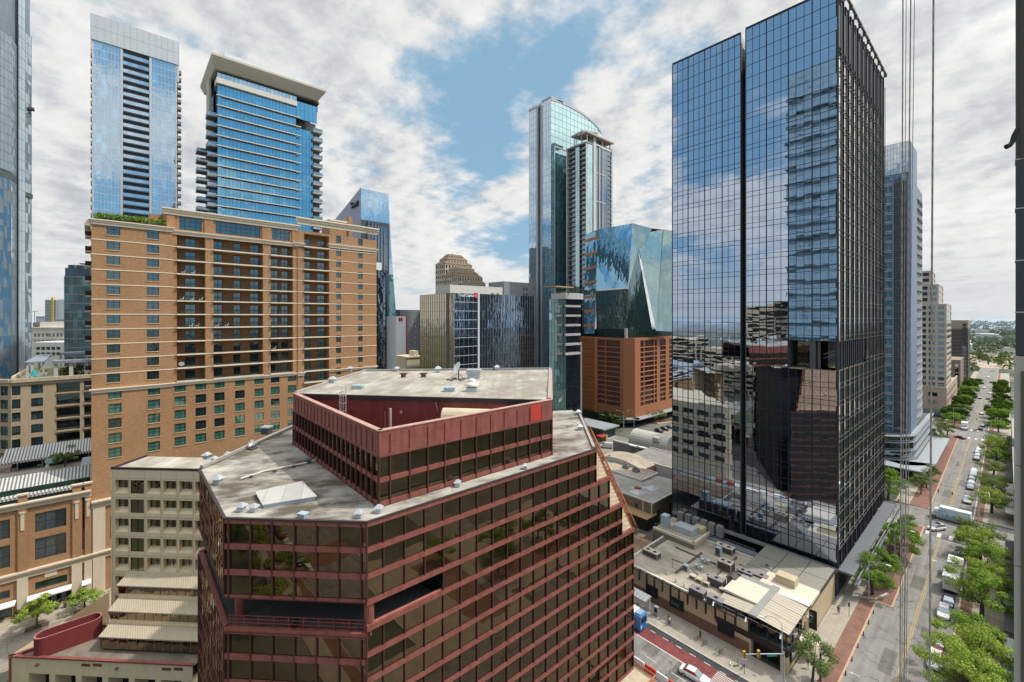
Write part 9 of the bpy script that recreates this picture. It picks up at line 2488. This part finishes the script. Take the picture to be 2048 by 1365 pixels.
def cn(off,scale,det,rough):
 ad=t.n('ShaderNodeVectorMath',operation='ADD');t.l(cv.outputs[0],ad.inputs[0]);ad.inputs[1].default_value=off
 return t.noise(ad.outputs[0],scale,det,rough)
OFF=(3.7,8.3,1.5)
n1=cn(OFF,1.5,12,.61)
n2=cn((OFF[0]+SUN.x*.1,OFF[1]+SUN.y*.1,OFF[2]),1.5,12,.61)
n3=cn((9.1,2.2,4.4),.55,3,.5)
def blob(px,py,r,amp):
 v=Vector((W(px,1.0)[0],W(px,1.0)[1],(HY-py)/FPX)).normalized()
 d=t.n('ShaderNodeVectorMath',operation='DISTANCE');t.l(dirv,d.inputs[0]);d.inputs[1].default_value=v
 m=t.n('ShaderNodeMapRange',interpolation_type='SMOOTHSTEP');m.inputs['From Min'].default_value=0;m.inputs['From Max'].default_value=r;m.inputs['To Min'].default_value=amp;m.inputs['To Max'].default_value=0;t.l(d.outputs['Value'],m.inputs['Value'])
 return m.outputs[0]
cov=n1
def vblob(v,r,amp):
 d=t.n('ShaderNodeVectorMath',operation='DISTANCE');t.l(dirv,d.inputs[0]);d.inputs[1].default_value=v
 m=t.n('ShaderNodeMapRange',interpolation_type='SMOOTHSTEP');m.inputs['From Min'].default_value=0;m.inputs['From Max'].default_value=r;m.inputs['To Min'].default_value=amp;m.inputs['To Max'].default_value=0;t.l(d.outputs['Value'],m.inputs['Value'])
 return m.outputs[0]
for px,py,r_,am,fx,fy in MIRR:
 v=Vector((W(px,1.0)[0]*fx,W(px,1.0)[1]*fy,(HY-py)/FPX)).normalized();cov=t.math('ADD',cov,vblob(v,r_,am))
for b in BLOBS:cov=t.math('ADD',cov,blob(*b))
side=t.n('ShaderNodeVectorMath',operation='DOT_PRODUCT');t.l(dirv,side.inputs[0]);side.inputs[1].default_value=(-FX,-FY,0)
sm=t.n('ShaderNodeMapRange',interpolation_type='SMOOTHSTEP');sm.inputs['From Min'].default_value=-.1;sm.inputs['From Max'].default_value=.5;sm.inputs['To Min'].default_value=.07;sm.inputs['To Max'].default_value=.0;t.l(side.outputs['Value'],sm.inputs['Value'])
cov=t.math('ADD',cov,sm.outputs[0])
mk=t.n('ShaderNodeMapRange',interpolation_type='SMOOTHSTEP');mk.inputs['From Min'].default_value=.44;mk.inputs['From Max'].default_value=.575;t.l(cov,mk.inputs['Value'])
lit=t.math('MULTIPLY',t.math('SUBTRACT',n1,n2),5.0)
thick=t.n('ShaderNodeMapRange',interpolation_type='SMOOTHSTEP');thick.inputs['From Min'].default_value=.56;thick.inputs['From Max'].default_value=.86;t.l(cov,thick.inputs['Value'])
sh=t.math('ADD',t.math('MULTIPLY_ADD',thick.outputs[0],-.30,.60),t.math('MULTIPLY',lit,.75))
sh=t.math('ADD',sh,t.math('MULTIPLY_ADD',n3,.55,-.24))
shc=t.ramp(sh,[(.10,(4.7,5.0,5.4,1)),(.34,(6.2,6.4,6.6,1)),(.60,(8.4,8.35,8.2,1)),(.88,(9.5,9.35,9.1,1))])
skyc=t.mix(.7,sky.outputs['Color'],(3.1,5.6,7.6,1))
col=t.mix(t.math('MULTIPLY',mk.outputs[0],.97),skyc,shc)
hz=t.n('ShaderNodeMapRange',interpolation_type='SMOOTHSTEP');hz.inputs['From Min'].default_value=0.0;hz.inputs['From Max'].default_value=.16;hz.inputs['To Min'].default_value=.85;hz.inputs['To Max'].default_value=0;t.l(zc,hz.inputs['Value'])
col=t.mix(hz.outputs[0],col,(7.3,7.5,7.6,1))
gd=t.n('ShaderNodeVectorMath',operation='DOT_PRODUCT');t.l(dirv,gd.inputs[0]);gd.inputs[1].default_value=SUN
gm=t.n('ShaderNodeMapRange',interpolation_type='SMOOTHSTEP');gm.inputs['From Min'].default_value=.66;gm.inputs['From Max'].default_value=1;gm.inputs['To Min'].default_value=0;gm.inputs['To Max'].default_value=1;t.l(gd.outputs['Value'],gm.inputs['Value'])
col=t.mix(gm.outputs[0],col,t.mix(1.0,col,(2.6,2.5,2.35,1),'MULTIPLY'))  # sky brightened around the unseen sun, added to soften the shadows
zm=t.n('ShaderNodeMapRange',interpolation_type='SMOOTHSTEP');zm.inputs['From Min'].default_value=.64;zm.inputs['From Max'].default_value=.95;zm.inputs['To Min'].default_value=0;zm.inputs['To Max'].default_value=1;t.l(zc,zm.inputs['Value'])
col=t.mix(zm.outputs[0],col,t.mix(1.0,col,(1.9,1.9,1.9,1),'MULTIPLY'))  # overhead sky out of view, brightened as added fill light
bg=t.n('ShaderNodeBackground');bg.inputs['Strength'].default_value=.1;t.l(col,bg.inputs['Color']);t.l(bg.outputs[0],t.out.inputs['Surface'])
sd=bpy.data.lights.new('sun','SUN');sd.energy=SUN_E;sd.angle=R(1.2);sd.color=(1.0,.95,.87)
so=bpy.data.objects.new('sun',sd);COL.objects.link(so);so.rotation_euler=SUN.to_track_quat('Z','Y').to_euler();so.location=(60,60,250)
cam=bpy.data.cameras.new('camera');co=bpy.data.objects.new('camera',cam);COL.objects.link(co)
cam.sensor_fit='HORIZONTAL';cam.sensor_width=36;cam.lens=FPX/2048*36;cam.shift_x=0;cam.shift_y=-(682.5-HY)/2048
cam.clip_start=.1;cam.clip_end=40000
co.location=(0,0,H);co.rotation_euler=(R(90),0,TH)
SC.camera=co
SC.view_settings.view_transform='Standard';SC.view_settings.look='None';SC.view_settings.exposure=0;SC.view_settings.gamma=1
SC.render.engine='CYCLES'
SC.cycles.max_bounces=6;SC.cycles.glossy_bounces=4;SC.cycles.diffuse_bounces=2;SC.cycles.transparent_max_bounces=4
SC.cycles.caustics_reflective=False;SC.cycles.caustics_refractive=False;SC.cycles.sample_clamp_indirect=4
try:SC.cycles.use_denoising=True
except Exception:pass
for o in SC.objects:
 if '_w' in o:del o['_w']
